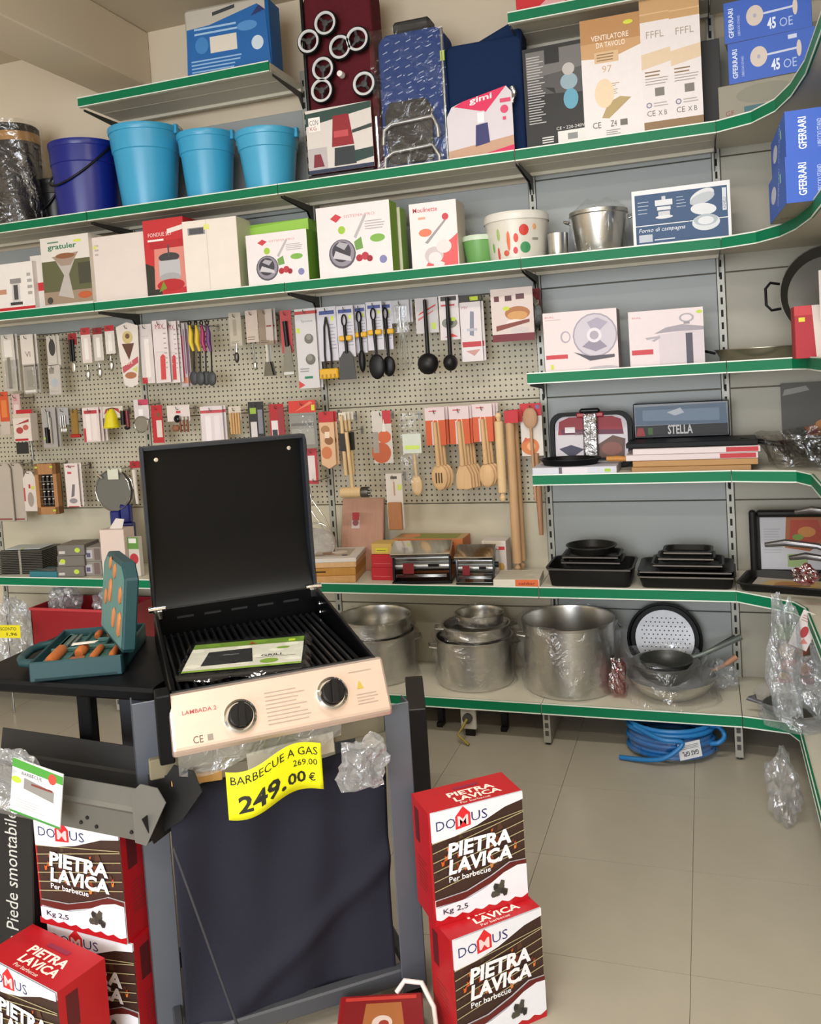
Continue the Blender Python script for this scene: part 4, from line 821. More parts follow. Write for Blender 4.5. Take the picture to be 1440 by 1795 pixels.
def f(p):
    p.rect(0, 0, 1, 1, '#e8dfdf').text(.08, .86, 'Moulinette', '#c84a52', w=.52, h=.07, bold=.01).lines(.18, .74, .36, .80, 1, '#e0a48c', .6).ell(.32, .55, .14, .06, '#dc7a5c').poly([(.3, .4), (.74, .72), (.77, .70), (.36, .38)], '#9a9498').disc(.76, .76, .07, '#c8404a').poly([(.3, .05), (.98, .02), (1, .5), (.86, .42), (.5, .28)], '#dc5a5c').ell(.48, .2, .2, .13, '#cbbcbe').ell(.5, .16, .14, .09, '#e6dadb').ell(.7, .32, .16, .1, '#e8d6d6').ell(.58, .06, .12, .04, '#e6dadb')
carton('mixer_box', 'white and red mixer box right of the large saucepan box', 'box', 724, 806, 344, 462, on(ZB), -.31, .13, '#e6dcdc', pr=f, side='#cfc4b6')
def tub(label, name, u0, u1, v0, v1, z, yc, col, taper, prn=None, lidc=None, cat='tub'):
    a, b = Xat(u0, yc, z + .05), Xat(u1, yc, z + .05); r = (b - a) / 2 * .97; h = Hpx((u0 + u1) / 2, v0, v1, yc - r * .5)
    t = thing(name, label, cat, ((a + b) / 2, yc, z)); rb = r * taper
    G().lathe([(.0001, .003), (rb * .96, .0), (rb, .004), (r * .97, h * .86), (r * .97 - .004, h * .86), (rb - .004, .008), (.0001, .008)], col, 40).build('tub_body', t, smooth=40)
    if lidc: G().lathe([(r * .96, h * .84), (r, h * .83), (r, h * .94), (r * .96, h), (r * .8, h), (.0001, h * .97)], lidc, 40).build('lid', t, smooth=40)
    return t, r, rb, h
t, r, rb, h = tub('small green plastic tub left of the vegetable-print tub', 'plastic_tub', 812, 872, 398, 452, on(ZB), -.21, M('#6aa05a', .4), .75, lidc=M('#c6d6c0', .4))
t, r, rb, h = tub('white tub with lid, printed with red and green vegetables', 'plastic_tub', 851, 967, 362, 448, on(ZB), -.20, M('#d4cfc4', .35), .84, lidc=M('#dedad2', .3))
def decal(t, r0, r1, h, items):                 # small printed shapes following a conical wall; items: angle, height share, size w, h, colour, n
    for k, (a, b, sw, sh_, c, n) in enumerate(items):
        g = G(); vs = []
        for q in range(n):
            w_ = 2 * math.pi * q / n + (math.pi / 4 if n == 4 else 0); aa = a + sw * math.cos(w_) ; zz = b * h + sh_ * math.sin(w_)
            rad = r0 + (r1 - r0) * zz / (h * .86) + .0012; vs.append((rad * math.sin(aa), -rad * math.cos(aa), zz))
        rad = r0 + (r1 - r0) * b / .86 + .0022; vs.append((rad * math.sin(a), -rad * math.cos(a), b * h))
        g.add(vs, [(q, (q + 1) % n, n) for q in range(n)], ink(c)).build('vegetable_print', t)
decal(t, rb, r * .97, h, [(.42, .60, .16, .022, '#c83a30', 12), (.46, .25, .18, .022, '#3c8a58', 12), (-.1, .4, .06, .04, '#dc6a40', 8), (.15, .45, .08, .018, '#d84a40', 10), (-.2, .16, .1, .012, '#c85a40', 10), (.12, .2, .08, .014, '#cf4450', 8), (-.45, .55, .06, .025, '#9ab86a', 8), (.78, .66, .07, .012, '#d8a070', 10), (-.5, .15, .05, .03, '#c84440', 8), (.82, .42, .16, .006, '#8a8a80', 4), (-.72, .3, .06, .02, '#7aa860', 8)])
t, r, rb, h = tub('small steel beaker right of the vegetable-print tub', 'steel_beaker', 960, 998, 396, 446, on(ZB), -.24, STEEL, .92, cat='beaker')
a, b = Xat(998, -.19, 2), Xat(1106, -.19, 2); r = (b - a) / 2 * .95; h = Hpx(1050, 362, 440, -.25)
t = thing('steel_bucket', 'steel ice bucket wrapped in clear plastic on the second shelf', 'bucket', ((a + b) / 2, -.19, on(ZB)))
G().lathe([(.0001, 0), (r * .74, 0), (r * .76, .004), (r * .94, h * .9), (r, h * .92), (r, h), (r * .93, h), (r * .72, .01), (.0001, .008)], STEEL, 44).build('bucket_body', t, smooth=35)
for s in (-1, 1): G().tube([(s * r, -.02, h * .8), (s * (r + .02), -.015, h * .84), (s * (r + .02), .015, h * .84), (s * r, .02, h * .8)], .005, CHROME, 8).build('lug', t, smooth=60)
G().grid(lambda a, b: (r * (1.03 + .05 * math.sin(a * 50 + 5 * b) + .03 * math.sin(a * 23)) * math.cos(a * 6.2832) * (1 if b < .8 else 1 - (b - .8) * 2.2), r * (1.03 + .05 * math.sin(a * 50 + 5 * b)) * math.sin(a * 6.2832) * (1 if b < .8 else 1 - (b - .8) * 2.2), b * h * 1.22 + .008 * math.sin(a * 31)), 70, 12, FILM).build('clear_wrap', t, smooth=180)
def f(p):
    p.rect(0, 0, 1, 1, '#e4e4e6').rect(.03, .06, .97, .92, '#2a4a72').rect(.03, .37, .97, .385, '#e4e4e6').rect(.58, .06, .585, .92, '#2a4a72').text(.06, .24, 'Forno di campagna', '#e0e4ea', w=.48, h=.09, shear=.25).rect(.06, .09, .2, .22, '#b9c0ca').lines(.22, .1, .48, .13, 1, '#c9d0da', .7)
    p.rect(.24, .7, .42, .80, '#d9dade').rect(.26, .62, .40, .68, '#d9dade').rect(.27, .52, .39, .60, '#c6c8ce').ell(.33, .5, .09, .03, '#d9dade').rect(.31, .8, .35, .86, '#c6c8ce').lines(.06, .56, .2, .82, 4, '#aebacb', .2).lines(.46, .62, .56, .84, 4, '#aebacb', .2)
    p.ell(.72, .78, .13, .11, '#d6d8da', rot=.4).ell(.72, .74, .13, .09, '#b6bcc2', rot=.3).ell(.73, .56, .13, .10, '#d9dbde', rot=-.1).ell(.75, .33, .14, .14, '#d2d6da').ell(.75, .37, .12, .10, '#a9b2ba').ell(.75, .36, .08, .07, '#d9dcdf').rect(.92, .5, .96, .88, '#d4d8de').text(.953, .52, 'AGNELLI', '#2a4a72', w=.12, h=.045, rot=R_(90))
carton('oven_box', 'blue and white box printed with a lidded stove-top oven', 'box', 1112, 1284, 332, 434, on(ZB), -.29, .12, '#e4e4e6', pr=f, rz=R_(-1))

# ------------------------------------------------------------------ goods hanging on the perforated panels
def mpp(u, v, y): return Hpx(u, v, v + 100, y) / 100.0      # metres per picture pixel there
def hook(x, z, y, what):
    g = G().tube([(0, 0, .0), (0, y + .004, 0), (0, y - .012, .004), (0, y - .016, .016)], .0022, WIRE, 6)
    o = g.build('peg_hook', None, smooth=60, loc=(x, -.001, z)); G().box(-.006, .006, -.002, 0, -.022, .012, WIRE).build('hook_plate', o)
    ws = what.split()[:12]
    while ws[-1] in ('a', 'the', 'of', 'with', 'in', 'and', 'on', 'at', 'an', 'from', 'right', 'left', 'between', 'beside', 'one', 'hanging', 'next', 'to', 'second', 'third', 'top', 'small', 'black', 'wooden', 'white', 'grey', 'round', 'directly', 'above', 'below', 'under', 'behind', 'far', 'pale', 'yellow', 'orange', 'handled', 'half', 'nearer', 'flat'): ws.pop()
    return tag(o, 'wire peg hook holding ' + ' '.join(ws), 'hook', 'wire peg hooks')
ORD = ['', ', second of bundle', ', third of bundle', ', fourth of bundle', ', fifth of bundle']
def hang(name, label, cat, u, v, y, make, n=1, step=.016, what=None, hk=True, rz=0.0):
    p = atY(u, v, y); k = mpp(u, v, y)
    t = thing(name, label + (', front of bundle' if n > 1 else ''), cat, (float(p[0]), y, float(p[2])), rz, (label if n > 1 else None))
    make(t, k)
    for i in range(1, n): copy_tree(t, (float(p[0]) + .009 * i, y + step * i, float(p[2]) + .001), label + ORD[i], rz=rz + .05 * ((i % 3) - 1))
    if hk: hook(float(p[0]), float(p[2]) - .012, y - .003, what or ('the ' + label.split(',')[0]))
    return t
def slab(t, name, w, h, col, z=0.0, x=0.0, y=0.0, th=.0018, hole=False):
    return G().box(x - w / 2, x + w / 2, y, y + th, z - h, z, col if not isinstance(col, str) else card(col)).build(name, t)
def cardp(w_px, h_px, col, fn=None, blister=None):
    def mk(t, k):
        w, h = w_px * k, h_px * k; c = slab(t, 'backing_card', w, h, col, z=.01)
        if fn: p = Pr(w, h); fn(p); p.build(t, z=.01 - h)
        if blister:                              # (x0, x1, z0, z1) shares, clear bubble
            a, b, c0, c1 = blister
            G().box((a - .5) * w, (b - .5) * w, -.014, 0, .01 - h + c0 * h, .01 - h + c1 * h, FILM).build('clear_blister', t, bevel=.004)
    return mk
def spoon_head(t, name, rx, rz_, z, mat, y=0.0, thick=.25, x=0.0):
    return G().lathe([(.0001, -1), (.35, -.94), (.7, -.72), (.92, -.36), (1, .05), (.9, .5), (.62, .82), (.3, .97), (.0001, 1)], mat, 20, sy=thick).build(name, t, smooth=60, loc=(x, y, z)), rx, rz_
def scaled(o, sx, sy, sz): o.scale = (sx, sy, sz); return o
def head(t, name, rx, rz_, z, mat, y=0.0, ry=.008, x=0.0):
    o = G().lathe([(.0001, -1), (.35, -.94), (.7, -.72), (.92, -.36), (1, .05), (.9, .5), (.62, .82), (.3, .97), (.0001, 1)], mat, 20)
    o.v = [(a * rx, b * ry, c * rz_) for a, b, c in o.v]
    return o.build(name, t, smooth=60, loc=(x, y, z))
def stick(t, name, z0, z1, r, mat, y=0.0, x0=0.0, x1=0.0, n=8): return G().tube([(x0, y, z0), ((x0 + x1) / 2, y, (z0 + z1) / 2), (x1, y, z1)], r, mat, n).build(name, t, smooth=60)
def loop(t, w, h, z, r, mat, y=0.0, name='hanging_loop'):
    return G().tube([(w / 2 * math.cos(a), y, z + h / 2 * math.sin(a)) for a in [2 * math.pi * i / 14 for i in range(14)]], r, mat, 6, closed=True).build(name, t, smooth=60)
RDC, BKP = '#b8202c', M('#121214', .4, 0, .15, 30, 0, .28)
GRY = M('#8c8c8a', .35, .7); LW_ = wood('#d8b98c'); LW2 = wood('#c49a68'); BEECH = wood('#cfa97c')

# --- first row, left to right
def f(p): p.rect(0, .55, 1, 1, '#cfc8c0').rect(.2, .6, .8, .9, '#e4ddd6').rect(.35, .05, .6, .6, '#77746e')
hang('blister_card', 'pale card with grey utensils, leftmost of the top row of hooks', 'utensil card', 12, 590, -.14, cardp(28, 100, '#b7b0a6', f, (.1, .9, .05, .6)), 2)
def f(p): p.rect(0, .5, 1, 1, '#d8cfc6').text(.3, .62, 'VI', '#8a6a5c', w=.4).rect(.1, .46, .9, .48, '#5c564e').rect(.3, .12, .75, .4, '#8c877f').rect(.1, .02, .9, .06, '#e0dcd6')
hang('blister_card', 'white topped card with a clear lower half, second from left', 'utensil card', 46, 590, -.15, cardp(28, 104, '#a9a298', f, (.05, .95, .02, .46)), 2)
def f(p): p.rect(0, 0, 1, 1, '#c2bbb2').ell(.4, .6, .25, .28, '#3a3836').rect(.7, .0, .8, 1, '#9d968c')
hang('blister_card', 'pale card with a dark oval tool under the leftmost bracket', 'utensil card', 92, 592, -.14, cardp(28, 52, '#c2bbb2', f))
def f(p): p.rect(0, 0, 1, 1, '#bdb5ae').disc(.5, .4, .3, '#a8b2bc').rect(.1, .7, .5, .9, '#8c857c')
hang('blister_card', 'small grey card hanging below the dark oval tool', 'utensil card', 94, 643, -.14, cardp(26, 52, '#b9b2aa', f, (.1, .9, .1, .8)))
def peeler(t, k):
    slab(t, 'backing_card', 18 * k, 20 * k, '#9a2028', z=.01); stick(t, 'handle', -.02, -.13, .007, BKP, -.008, -.008, -.008); stick(t, 'handle', -.02, -.13, .007, BKP, -.008, .008, .008); head(t, 'blade', .012, .028, -.16, STEEL, -.008, .004)
hang('black_peeler', 'black handled peelers on a dark red card in the top row', 'peeler', 126, 588, -.14, peeler)
def whiskc(c1, c2, hh=62):
    def mk(t, k):
        slab(t, 'backing_card', 20 * k, hh * k, c1, z=.01); p = Pr(20 * k, hh * k); p.rect(0, .8, 1, 1, c2).rect(.3, .1, .7, .7, '#e9e3dd'); p.build(t, z=.01 - hh * k)
        stick(t, 'stem', -hh * k, -hh * k - .04, .003, STEEL, -.004); head(t, 'steel_head', .014, .026, -hh * k - .05, STEEL, -.004, .01)
    return mk
hang('strainer_card', 'pinkish white card with a steel tea ball, in the top row', 'utensil card', 149, 578, -.14, whiskc('#d9cbc6', '#b8343c'))
hang('strainer_card', 'dark red headed card with a small steel whisk, in the top row', 'utensil card', 170, 578, -.13, whiskc('#c8c0ba', '#8e1a22', 58))
hang('strainer_card', 'white and red card with a corkscrew left of the ice cream card', 'utensil card', 191, 574, -.13, whiskc('#d8d0ca', '#c02832', 50))
def cone(t, k):
    w, h = 46 * k, 108 * k
    g = G().prism([(-w * .5, .0), (-w * .42, -h * .5), (-w * .30, -h * .95), (0, -h), (w * .3, -h * .95), (w * .45, -h * .5), (w * .5, 0), (0, .02)], 0, .002, card('#ddd3cc'), 'y').build('shaped_card', t)
    p = Pr(w, h); p.disc(.5, .82, .24, '#c8b27c').disc(.5, .84, .1, '#6a4a38').poly([(.22, .72), (.78, .72), (.5, .45)], '#5c3a2c').poly([(.15, .34), (.9, .5), (.9, .4), (.2, .24)], '#b8505c').text(.2, .36, 'Cuore', '#f0e0da', w=.45, h=.08, rot=.15).ell(.52, .2, .26, .055, '#a86a48').ell(.52, .07, .32, .05, '#d9d2cc').poly([(.6, .3), (.85, .34), (.8, .24)], '#c8c86a'); p.build(t, z=-h)
hang('dessert_mould_card', 'shaped white card printed with a chocolate heart and a dessert bowl', 'utensil card', 222, 572, -.17, cone)
def f(p): p.rect(0, 0, 1, 1, '#d6ccca').rect(.35, .1, .7, .75, '#eae2de').rect(.0, .0, .4, .1, '#b82432')
hang('blister_card', 'tall white blister card with a white scoop beside the ice cream card', 'utensil card', 254, 572, -.15, cardp(26, 104, '#d6ccca', f, (.2, .8, .05, .8)), 2)
def f(p): p.rect(0, 0, 1, 1, '#dcd0d0').text(.2, .86, 'MIX', '#a83a48', w=.6, h=.08).poly([(.35, .05), (.7, .05), (.75, .42), (.6, .46), (.4, .42)], '#c8202e').lines(.7, .2, .95, .9, 9, '#a89ca0', .25)
hang('blister_card', 'tall white card with a bright red peeler left of the banana spoons', 'utensil card', 279, 565, -.17, cardp(30, 110, '#dcd0d0', f, (.15, .85, .04, .5)))
hang('blister_card', 'narrower white card with a bright red peeler nearer the banana spoons', 'utensil card', 299, 567, -.15, cardp(22, 108, '#d2c6c6', f, (.15, .85, .04, .5)), 2)
def f(p): p.rect(0, 0, 1, 1, '#b9b0b2').rect(.1, .5, .35, .95, '#6a6a7c').rect(.4, .1, .6, .8, '#c8485a').rect(.7, .2, .9, .9, '#8a6a88').rect(.3, .05, .9, .15, '#c87a5c')
hang('blister_card', 'narrow multicoloured cards in a bunch left of the banana spoons', 'utensil card', 317, 570, -.12, cardp(14, 112, '#b9b0b2', f), 2)
def banana(c):
    def mk(t, k):
        G().tube([(0, 0, -.01), (.004, 0, -.05), (.0, 0, -.09), (.014, -.004, -.135)], [.004, .011, .012, .006], M(c, .4), 10).build('handle', t, smooth=60)
        stick(t, 'stem', -.13, -.235, .004, BKP, 0, .012, .006); head(t, 'spoon_head', .024, .034, -.262, M('#3a3d40', .5), -.004, .01, x=.006); loop(t, .014, .02, 0, .003, BKP)
    return mk
for i, (u, c, nm) in enumerate(((332, '#d6b81c', 'yellow handled spoon with dark head, leftmost of four'), (343, '#d0ae1a', 'yellow handled spoon with dark head, second of four'), (353, '#9a1c5c', 'magenta handled spoon with dark head'), (363, '#5c2a68', 'purple handled spoon with dark head'))):
    hang('cooking_spoon', nm, 'spoon', u, 566, -.15 - .012 * (i % 2), banana(c), hk=(i % 2 == 0))
# --- first row, middle bay
def f(p): p.rect(0, 0, 1, 1, '#b3aa9a').rect(.3, .3, .6, .8, '#9c9382').lines(.1, .04, .9, .14, 2, '#6a5a50', .3)
def cardtool(w, h, col, fn, tool):
    def mk(t, k): cardp(w, h, col, fn)(t, k); tool(t, k, -h * k)
    return mk
def press(t, k, z): stick(t, 'pivot', z + .02, z - .04, .004, STEEL, -.006, .006, .0); head(t, 'press_head', .012, .026, z - .045, M('#5a5650', .3, .8), -.006, .01)
hang('garlic_press', 'beige card with a small garlic press at the left of the grey panel', 'utensil card', 411, 552, -.13, cardtool(24, 58, '#b3aa9a', f, press))
def opener(t, k, z): stick(t, 'stem', z + .0, z - .09, .0035, GRY, -.006, .0, .006); head(t, 'steel_head', .01, .022, z - .1, STEEL, -.006, .008, x=.006)
hang('bottle_opener', 'pale pink card with a long thin opener next to the garlic press', 'utensil card', 440, 548, -.13, cardtool(24, 56, '#bfb2a6', lambda p: p.rect(0, .4, 1, 1, '#c8b6ac').lines(.1, .06, .9, .2, 2, '#7a5a50', .3), opener))
def turner(t, k, z):
    G().box(-.005, .005, -.008, -.005, z - .07, z + .01, STEEL).build('handle', t)
    G().prism([(-.012, z - .07), (.012, z - .07), (.024, z - .135), (-.024, z - .135)], -.007, -.005, M('#6c685e', .35, .8), 'y').build('blade', t)
hang('slotted_turner', 'brown card with a steel handled square turner hanging below it', 'turner', 464, 546, -.14, cardtool(28, 62, '#8c7a68', lambda p: p.rect(.5, .1, 1, 1, '#b7aca4').lines(.1, .04, .9, .14, 2, '#5a4a40', .3).rect(.55, .5, .9, .54, '#8a2a30'), turner), 2)
def scraper(t, k):
    h = 75 * k; slab(t, 'backing_card', 22 * k, h, '#b04448', z=.01); stick(t, 'handle', -.04, -.155, .011, BKP, -.012, 0, .006)
    G().prism([(-.008, -.15), (.022, -.15), (.034, -.285), (-.024, -.285)], -.014, -.011, M('#8d8d86', .22, .9), 'y').build('blade', t)
    G().box(-.02, .03, -.0145, -.0142, -.282, -.270, M('#c9c9c4', .3)).build('blade_edge', t)
hang('steel_scraper', 'wide steel scraper with a black handle on a red card', 'scraper', 500, 548, -.15, scraper)
def f(p): p.rect(0, 0, 1, 1, '#c9c6c8').text(.3, .82, 'Spontex', '#6a6670', w=.55, h=.04).disc(.62, .62, .22, '#6a6862').disc(.62, .64, .12, '#8a8880').disc(.64, .36, .24, '#66645e').disc(.6, .38, .14, '#858379').rect(.3, .12, .7, .15, '#2c7a5c').poly([(0, .0), (.3, .04), (0, .1)], '#c84038').rect(.0, .93, 1, .97, '#b03a3a').rect(.05, .7, .2, .76, '#c4d43a').lines(.1, .2, .7, .26, 2, '#8a888a', .4)
hang('scourer_card', 'grey white card with two steel wool scourers', 'scourer card', 534, 545, -.16, cardp(40, 140, '#c9c6c8', f), 2)
BLU = lambda p: p.rect(0, 0, 1, 1, '#c6c4ce').rect(.1, .86, .9, .93, '#3a4a8c').lines(.55, .2, .95, .7, 8, '#9a98a4', .3).rect(.72, .74, .86, .82, '#c8d83c')
YEL = M('#d6a41c', .45)
def tongs(t, k):
    cardp(36, 95, '#c6c4ce', BLU)(t, k)
    for s in (-1, 1): G().tube([(0, -.012, -.035), (s * .010, -.012, -.08), (s * .016, -.012, -.2), (s * .013, -.012, -.27)], .0045, M('#3c3a3e', .35, .5), 6).build('tong_arm', t, smooth=60)
    G().box(-.045, .045, -.022, -.004, -.31, -.265, YEL).build('yellow_holder', t, bevel=.004)
    for x in (-.03, -.01, .01, .03): G().box(x - .004, x + .004, -.024, -.02, -.305, -.29, M('#a87c14', .5)).build('holder_slot', t)
hang('kitchen_tongs', 'black wire tongs on a blue headed card with a mustard holder', 'tongs', 572, 542, -.16, tongs)
def bturner(t, k):
    cardp(32, 90, '#c6c4ce', BLU)(t, k); loop(t, .022, .05, -.055, .0035, BKP, -.014); stick(t, 'handle', -.08, -.2, .008, BKP, -.014, 0, .004)
    G().box(-.03, .032, -.02, -.003, -.145, -.122, YEL).build('yellow_clip', t, bevel=.004)
    G().prism([(-.012, -.19), (.016, -.19), (.034, -.215), (.042, -.315), (-.040, -.315), (-.032, -.22)], -.016, -.012, M('#3d3d3e', .5), 'y').build('blade', t, bevel=.001)
hang('black_turner', 'black plastic turner with a flat square blade on a blue headed card', 'turner', 604, 540, -.17, bturner)
def bspoon(rx, rz_, L, cw=30, yel=True, flat=False):
    def mk(t, k):
        cardp(cw, 85, '#c6c4ce', BLU)(t, k); loop(t, .022, .05, -.045, .0035, BKP, -.014); stick(t, 'handle', -.07, -L, [.009, .008, .006], BKP, -.014, 0, .004)
        if yel: G().box(-.03, .034, -.02, -.003, -.135, -.112, YEL).build('yellow_clip', t, bevel=.004)
        head(t, 'spoon_head', rx, rz_, -L - rz_ * .8, BKP, -.016, .014, x=.004)
    return mk
hang('black_fork', 'slim black slotted spoon between the black turner and the round spoon', 'spoon', 630, 538, -.14, bspoon(.016, .05, .2, 22))
hang('black_spoon', 'black round plastic spoon with a yellow clip on the card', 'spoon', 655, 533, -.17, bspoon(.038, .055, .23))
hang('black_spoon', 'black plastic spoon half hidden at the right of the yellow clips', 'spoon', 676, 532, -.13, bspoon(.03, .045, .24, 20))
def whisk(t, k):
    slab(t, 'backing_card', 34 * k, 40 * k, '#b3b4ba', z=.01); G().box(-.03, .03, -.02, 0, -.14, -.01, FILM).build('clear_pack', t, bevel=.008)
    stick(t, 'handle', -.02, -.11, .005, STEEL, -.01)
    for i in range(5):
        a = (i - 2) * .006; G().tube([(0, -.01, -.1), (a * 1.6, -.01, -.18), (a * 2.6, -.01, -.26), (a, -.01, -.29)], .0014, STEEL, 5).build('wire', t, smooth=60)
hang('wire_whisk', 'wire whisk in a clear pack left of the black ladle', 'whisk', 701, 530, -.14, whisk, 2)
def ladle(rx, rz_, L, fn=None):
    def mk(t, k):
        if fn: fn(t, k)
        stick(t, 'handle', .0, -L, [.008, .009, .010], BKP, -.02); head(t, 'ladle_bowl', rx, rz_, -L - rz_ * .75, BKP, -.025, .035)
    return mk
def swirl(t, k): cardp(42, 62, '#bcb6b8', lambda p: p.rect(0, 0, 1, 1, '#bdb8ba').poly([(.1, .5), (.9, .75), (.9, .8), (.2, .58)], '#b83a3c').poly([(.1, .35), (.8, .6), (.8, .64), (.1, .42)], '#b86a68').rect(.7, .1, .86, .28, '#b8cc3c'))(t, k)
hang('black_ladle', 'large black soup ladle with a round bowl', 'ladle', 747, 526, -.15, ladle(.047, .046, .24, swirl))
def pcard(t, k): cardp(36, 78, '#d2cacc', lambda p: p.rect(0, .75, 1, 1, '#dcd4d6').rect(.1, .88, .9, .98, '#3a3838').rect(.1, .76, .8, .80, '#c04850').ell(.5, .38, .4, .12, '#7a7c70').ell(.5, .38, .2, .06, '#3a3c38').poly([(.2, .06), (.9, .06), (.6, .14)], '#c8403c').rect(.6, .42, .8, .5, '#b4cc3a').rect(.4, .4, .55, .72, '#4c4a4c'))(t, k)
hang('black_ladle', 'small black ladle with a red and white printed card above its bowl', 'ladle', 786, 522, -.16, ladle(.031, .035, .25, pcard))
def f(p): p.rect(0, 0, 1, 1, '#d8d0d2').rect(0, .9, 1, 1, '#2a2624').rect(.5, .92, .9, .98, '#b8cc2c').rect(.05, .22, .95, .30, '#b83440').text(.1, .8, 'MV', '#c0707a', w=.3, h=.04).poly([(.42, .4), (.62, .38), (.68, .75), (.5, .76)], '#7e8294').poly([(.2, .16), (.9, .18), (.6, .08)], '#c09088').rect(.3, .46, .8, .5, '#b3b3c0')
hang('corkscrew_card', 'white card with red band and grey corkscrew picture', 'utensil card', 823, 522, -.15, cardp(38, 116, '#d8d0d2', f), 2)
def colander(t, k):
    r = 44 * k
    o = G().lathe([(r * .86, -.03), (r, 0), (r * .98, .004), (r * .84, -.026)], CHROME, 40, axis='y', closed=True).build('steel_rim', t, smooth=40, loc=(.01, -.03, -r - .0)); G().lathe([(.0001, .0), (r * .9, .002)], M('#6a6460', .3, .8), 36, axis='y').build('steel_bowl', t, smooth=40, loc=(.01, -.028, -r))
    w, h = 74 * k, 92 * k; slab(t, 'printed_card', w, h, '#d2c2be', z=.008, y=-.066)
    p = Pr(w, h); p.rect(0, 0, 1, 1, '#d2c2be').rect(0, 0, 1, .14, '#6c1424').ell(.62, .52, .3, .13, '#a86c3c').ell(.62, .48, .24, .08, '#c89458').ell(.55, .35, .2, .06, '#ded2ce').rect(.08, .76, .2, .86, '#5c2028').rect(.34, .76, .5, .86, '#4c2028').rect(.6, .78, .8, .88, '#5a3038').poly([(.1, .3), (.9, .4), (.9, .34), (.1, .2)], '#7a3a30').ell(.36, .62, .08, .04, '#bccc3a').ell(.66, .2, .22, .06, '#c6bcbc'); p.build(t, z=.008 - h, y=-.066)
hang('steel_colander', 'round steel colander behind a food printed card at the end of the top row', 'colander', 902, 510, -.13, colander)
def small_tag(t, k): slab(t, 'tag', 30 * k, 34 * k, '#7a1c26', z=.0); p = Pr(30 * k, 34 * k); p.rect(.1, .2, .9, .4, '#d8c4c0').rect(.2, .5, .8, .7, '#8f2a34'); p.build(t, z=-34 * k)
hang('burgundy_tag', 'small burgundy card beside the upright at the end of the top row', 'utensil card', 932, 506, -.06, small_tag)

# --- second row, left
def f(p): p.rect(0, 0, 1, 1, '#c8502c').rect(.0, .0, 1, .3, '#c0b4a8').rect(.2, .4, .8, .8, '#d87a3c')
hang('blister_card', 'orange card at the far left of the second row of hooks', 'utensil card', 5, 690, -.14, cardp(20, 75, '#c8602c', f))
def f(p): p.rect(0, 0, 1, 1, '#c8a4a2').rect(.2, .1, .8, .7, '#d8c4c0').text(.2, .8, 'OK', '#b8303c', w=.5)
hang('blister_card', 'pink card beside the orange one in the second row', 'utensil card', 27, 694, -.13, cardp(18, 62, '#c8a4a2', f))
def rbox(t, k):
    w, h = 38 * k, 48 * k; G().box(-w / 2, w / 2, -.02, .03, -h, 0, card('#d6c8be')).build('carton', t, bevel=.002); slab(t, 'red_header', w * .9, 12 * k, '#b8202a', z=.02)
    p = Pr(w, h); p.rect(0, 0, 1, 1, '#d8cbc2').rect(0, .85, 1, 1, '#c8b8a8').ell(.35, .4, .2, .12, '#a8403c').ell(.7, .5, .16, .1, '#b85a50').poly([(.1, .6), (.9, .8), (.9, .7)], '#9c2a30').rect(.05, .02, .8, .1, '#b0202a'); p.build(t, z=-h, y=-.0205)
    slab(t, 'lower_card', 26 * k, 20 * k, '#242220', z=-h - .006, x=-.02, y=-.01); stick(t, 'knife_blade', -h, -h - .10, .006, GRY, 0, .03, .034)
hang('knife_box', 'small red and white carton with a black card below, hanging at left', 'hanging box', 42, 725, -.14, rbox)
def knives(c):
    def mk(t, k):
        slab(t, 'backing_card', 30 * k, 70 * k, '#a29c98', z=.01); stick(t, 'handle', -.09, -.17, .010, BKP, -.012, -.008, -.006); stick(t, 'blade', -.01, -.10, .008, GRY, -.008, .006, .01); G().box(.012, .02, -.012, -.008, -.175, -.04, STEEL).build('blade_sheath', t); G().box(-.022, -.012, -.02, -.018, -.15, -.14, ink('#a8cc2c')).build('price_sticker', t)
    return mk
hang('knife_pack', 'grey pack of black handled knives in the second row', 'knife pack', 84, 718, -.15, knives(0), 2)
def spoons(t, k):
    slab(t, 'backing_card', 22 * k, 30 * k, '#a3a2a4', z=.01)
    for x in (-.012, .002, .014): stick(t, 'handle', -.03, -.09, .003, STEEL, -.008, x, x); head(t, 'bowl', .008, .014, -.105, STEEL, -.008, .004, x=x)
hang('spoon_set', 'three small steel spoons on a grey card in the second row', 'spoon set', 110, 718, -.14, spoons)
def brush(t, k):
    G().box(-.020, .020, -.012, 0, -.12, .005, M('#8d6c2c', .8, 0, .3, 90, .3)).build('bristles', t, bevel=.004); G().box(-.03, .03, -.014, .002, -.135, -.118, M('#a01c20', .4)).build('red_base', t, bevel=.003)
hang('mustard_skewers', 'mustard brown bundle of skewers with a red base', 'skewer pack', 131, 720, -.14, brush)
def f(p): p.rect(0, 0, 1, 1, '#d8c9c6').rect(.1, .82, .9, .92, '#b03440').rect(.2, .05, .45, .8, '#e6dcd8').rect(.55, .05, .85, .8, '#e0d4d0').rect(0, 0, .14, .4, '#b83a42')
hang('straw_pack', 'pinkish white straw pack left of the yellow funnel', 'straw pack', 158, 718, -.16, cardp(34, 60, '#d8c9c6', f), 3)
def funnel(t, k): slab(t, 'backing_card', 44 * k, 20 * k, '#cdc6b8', z=.012, y=.01); p = Pr(44 * k, 20 * k); p.poly([(.1, .3), (.5, .9), (.9, .3), (.8, .8), (.2, .8)], '#a83a40'); p.build(t, z=.012 - 20 * k, y=.01); G().lathe([(.012, 0), (.028, -.03), (.036, -.085), (.044, -.09), (.042, -.094), (.024, -.03), (.008, 0)], M('#d8c810', .4), 24).build('funnel', t, smooth=45)
hang('yellow_funnel', 'bright yellow plastic funnel in the second row', 'funnel', 194, 717, -.15, funnel)
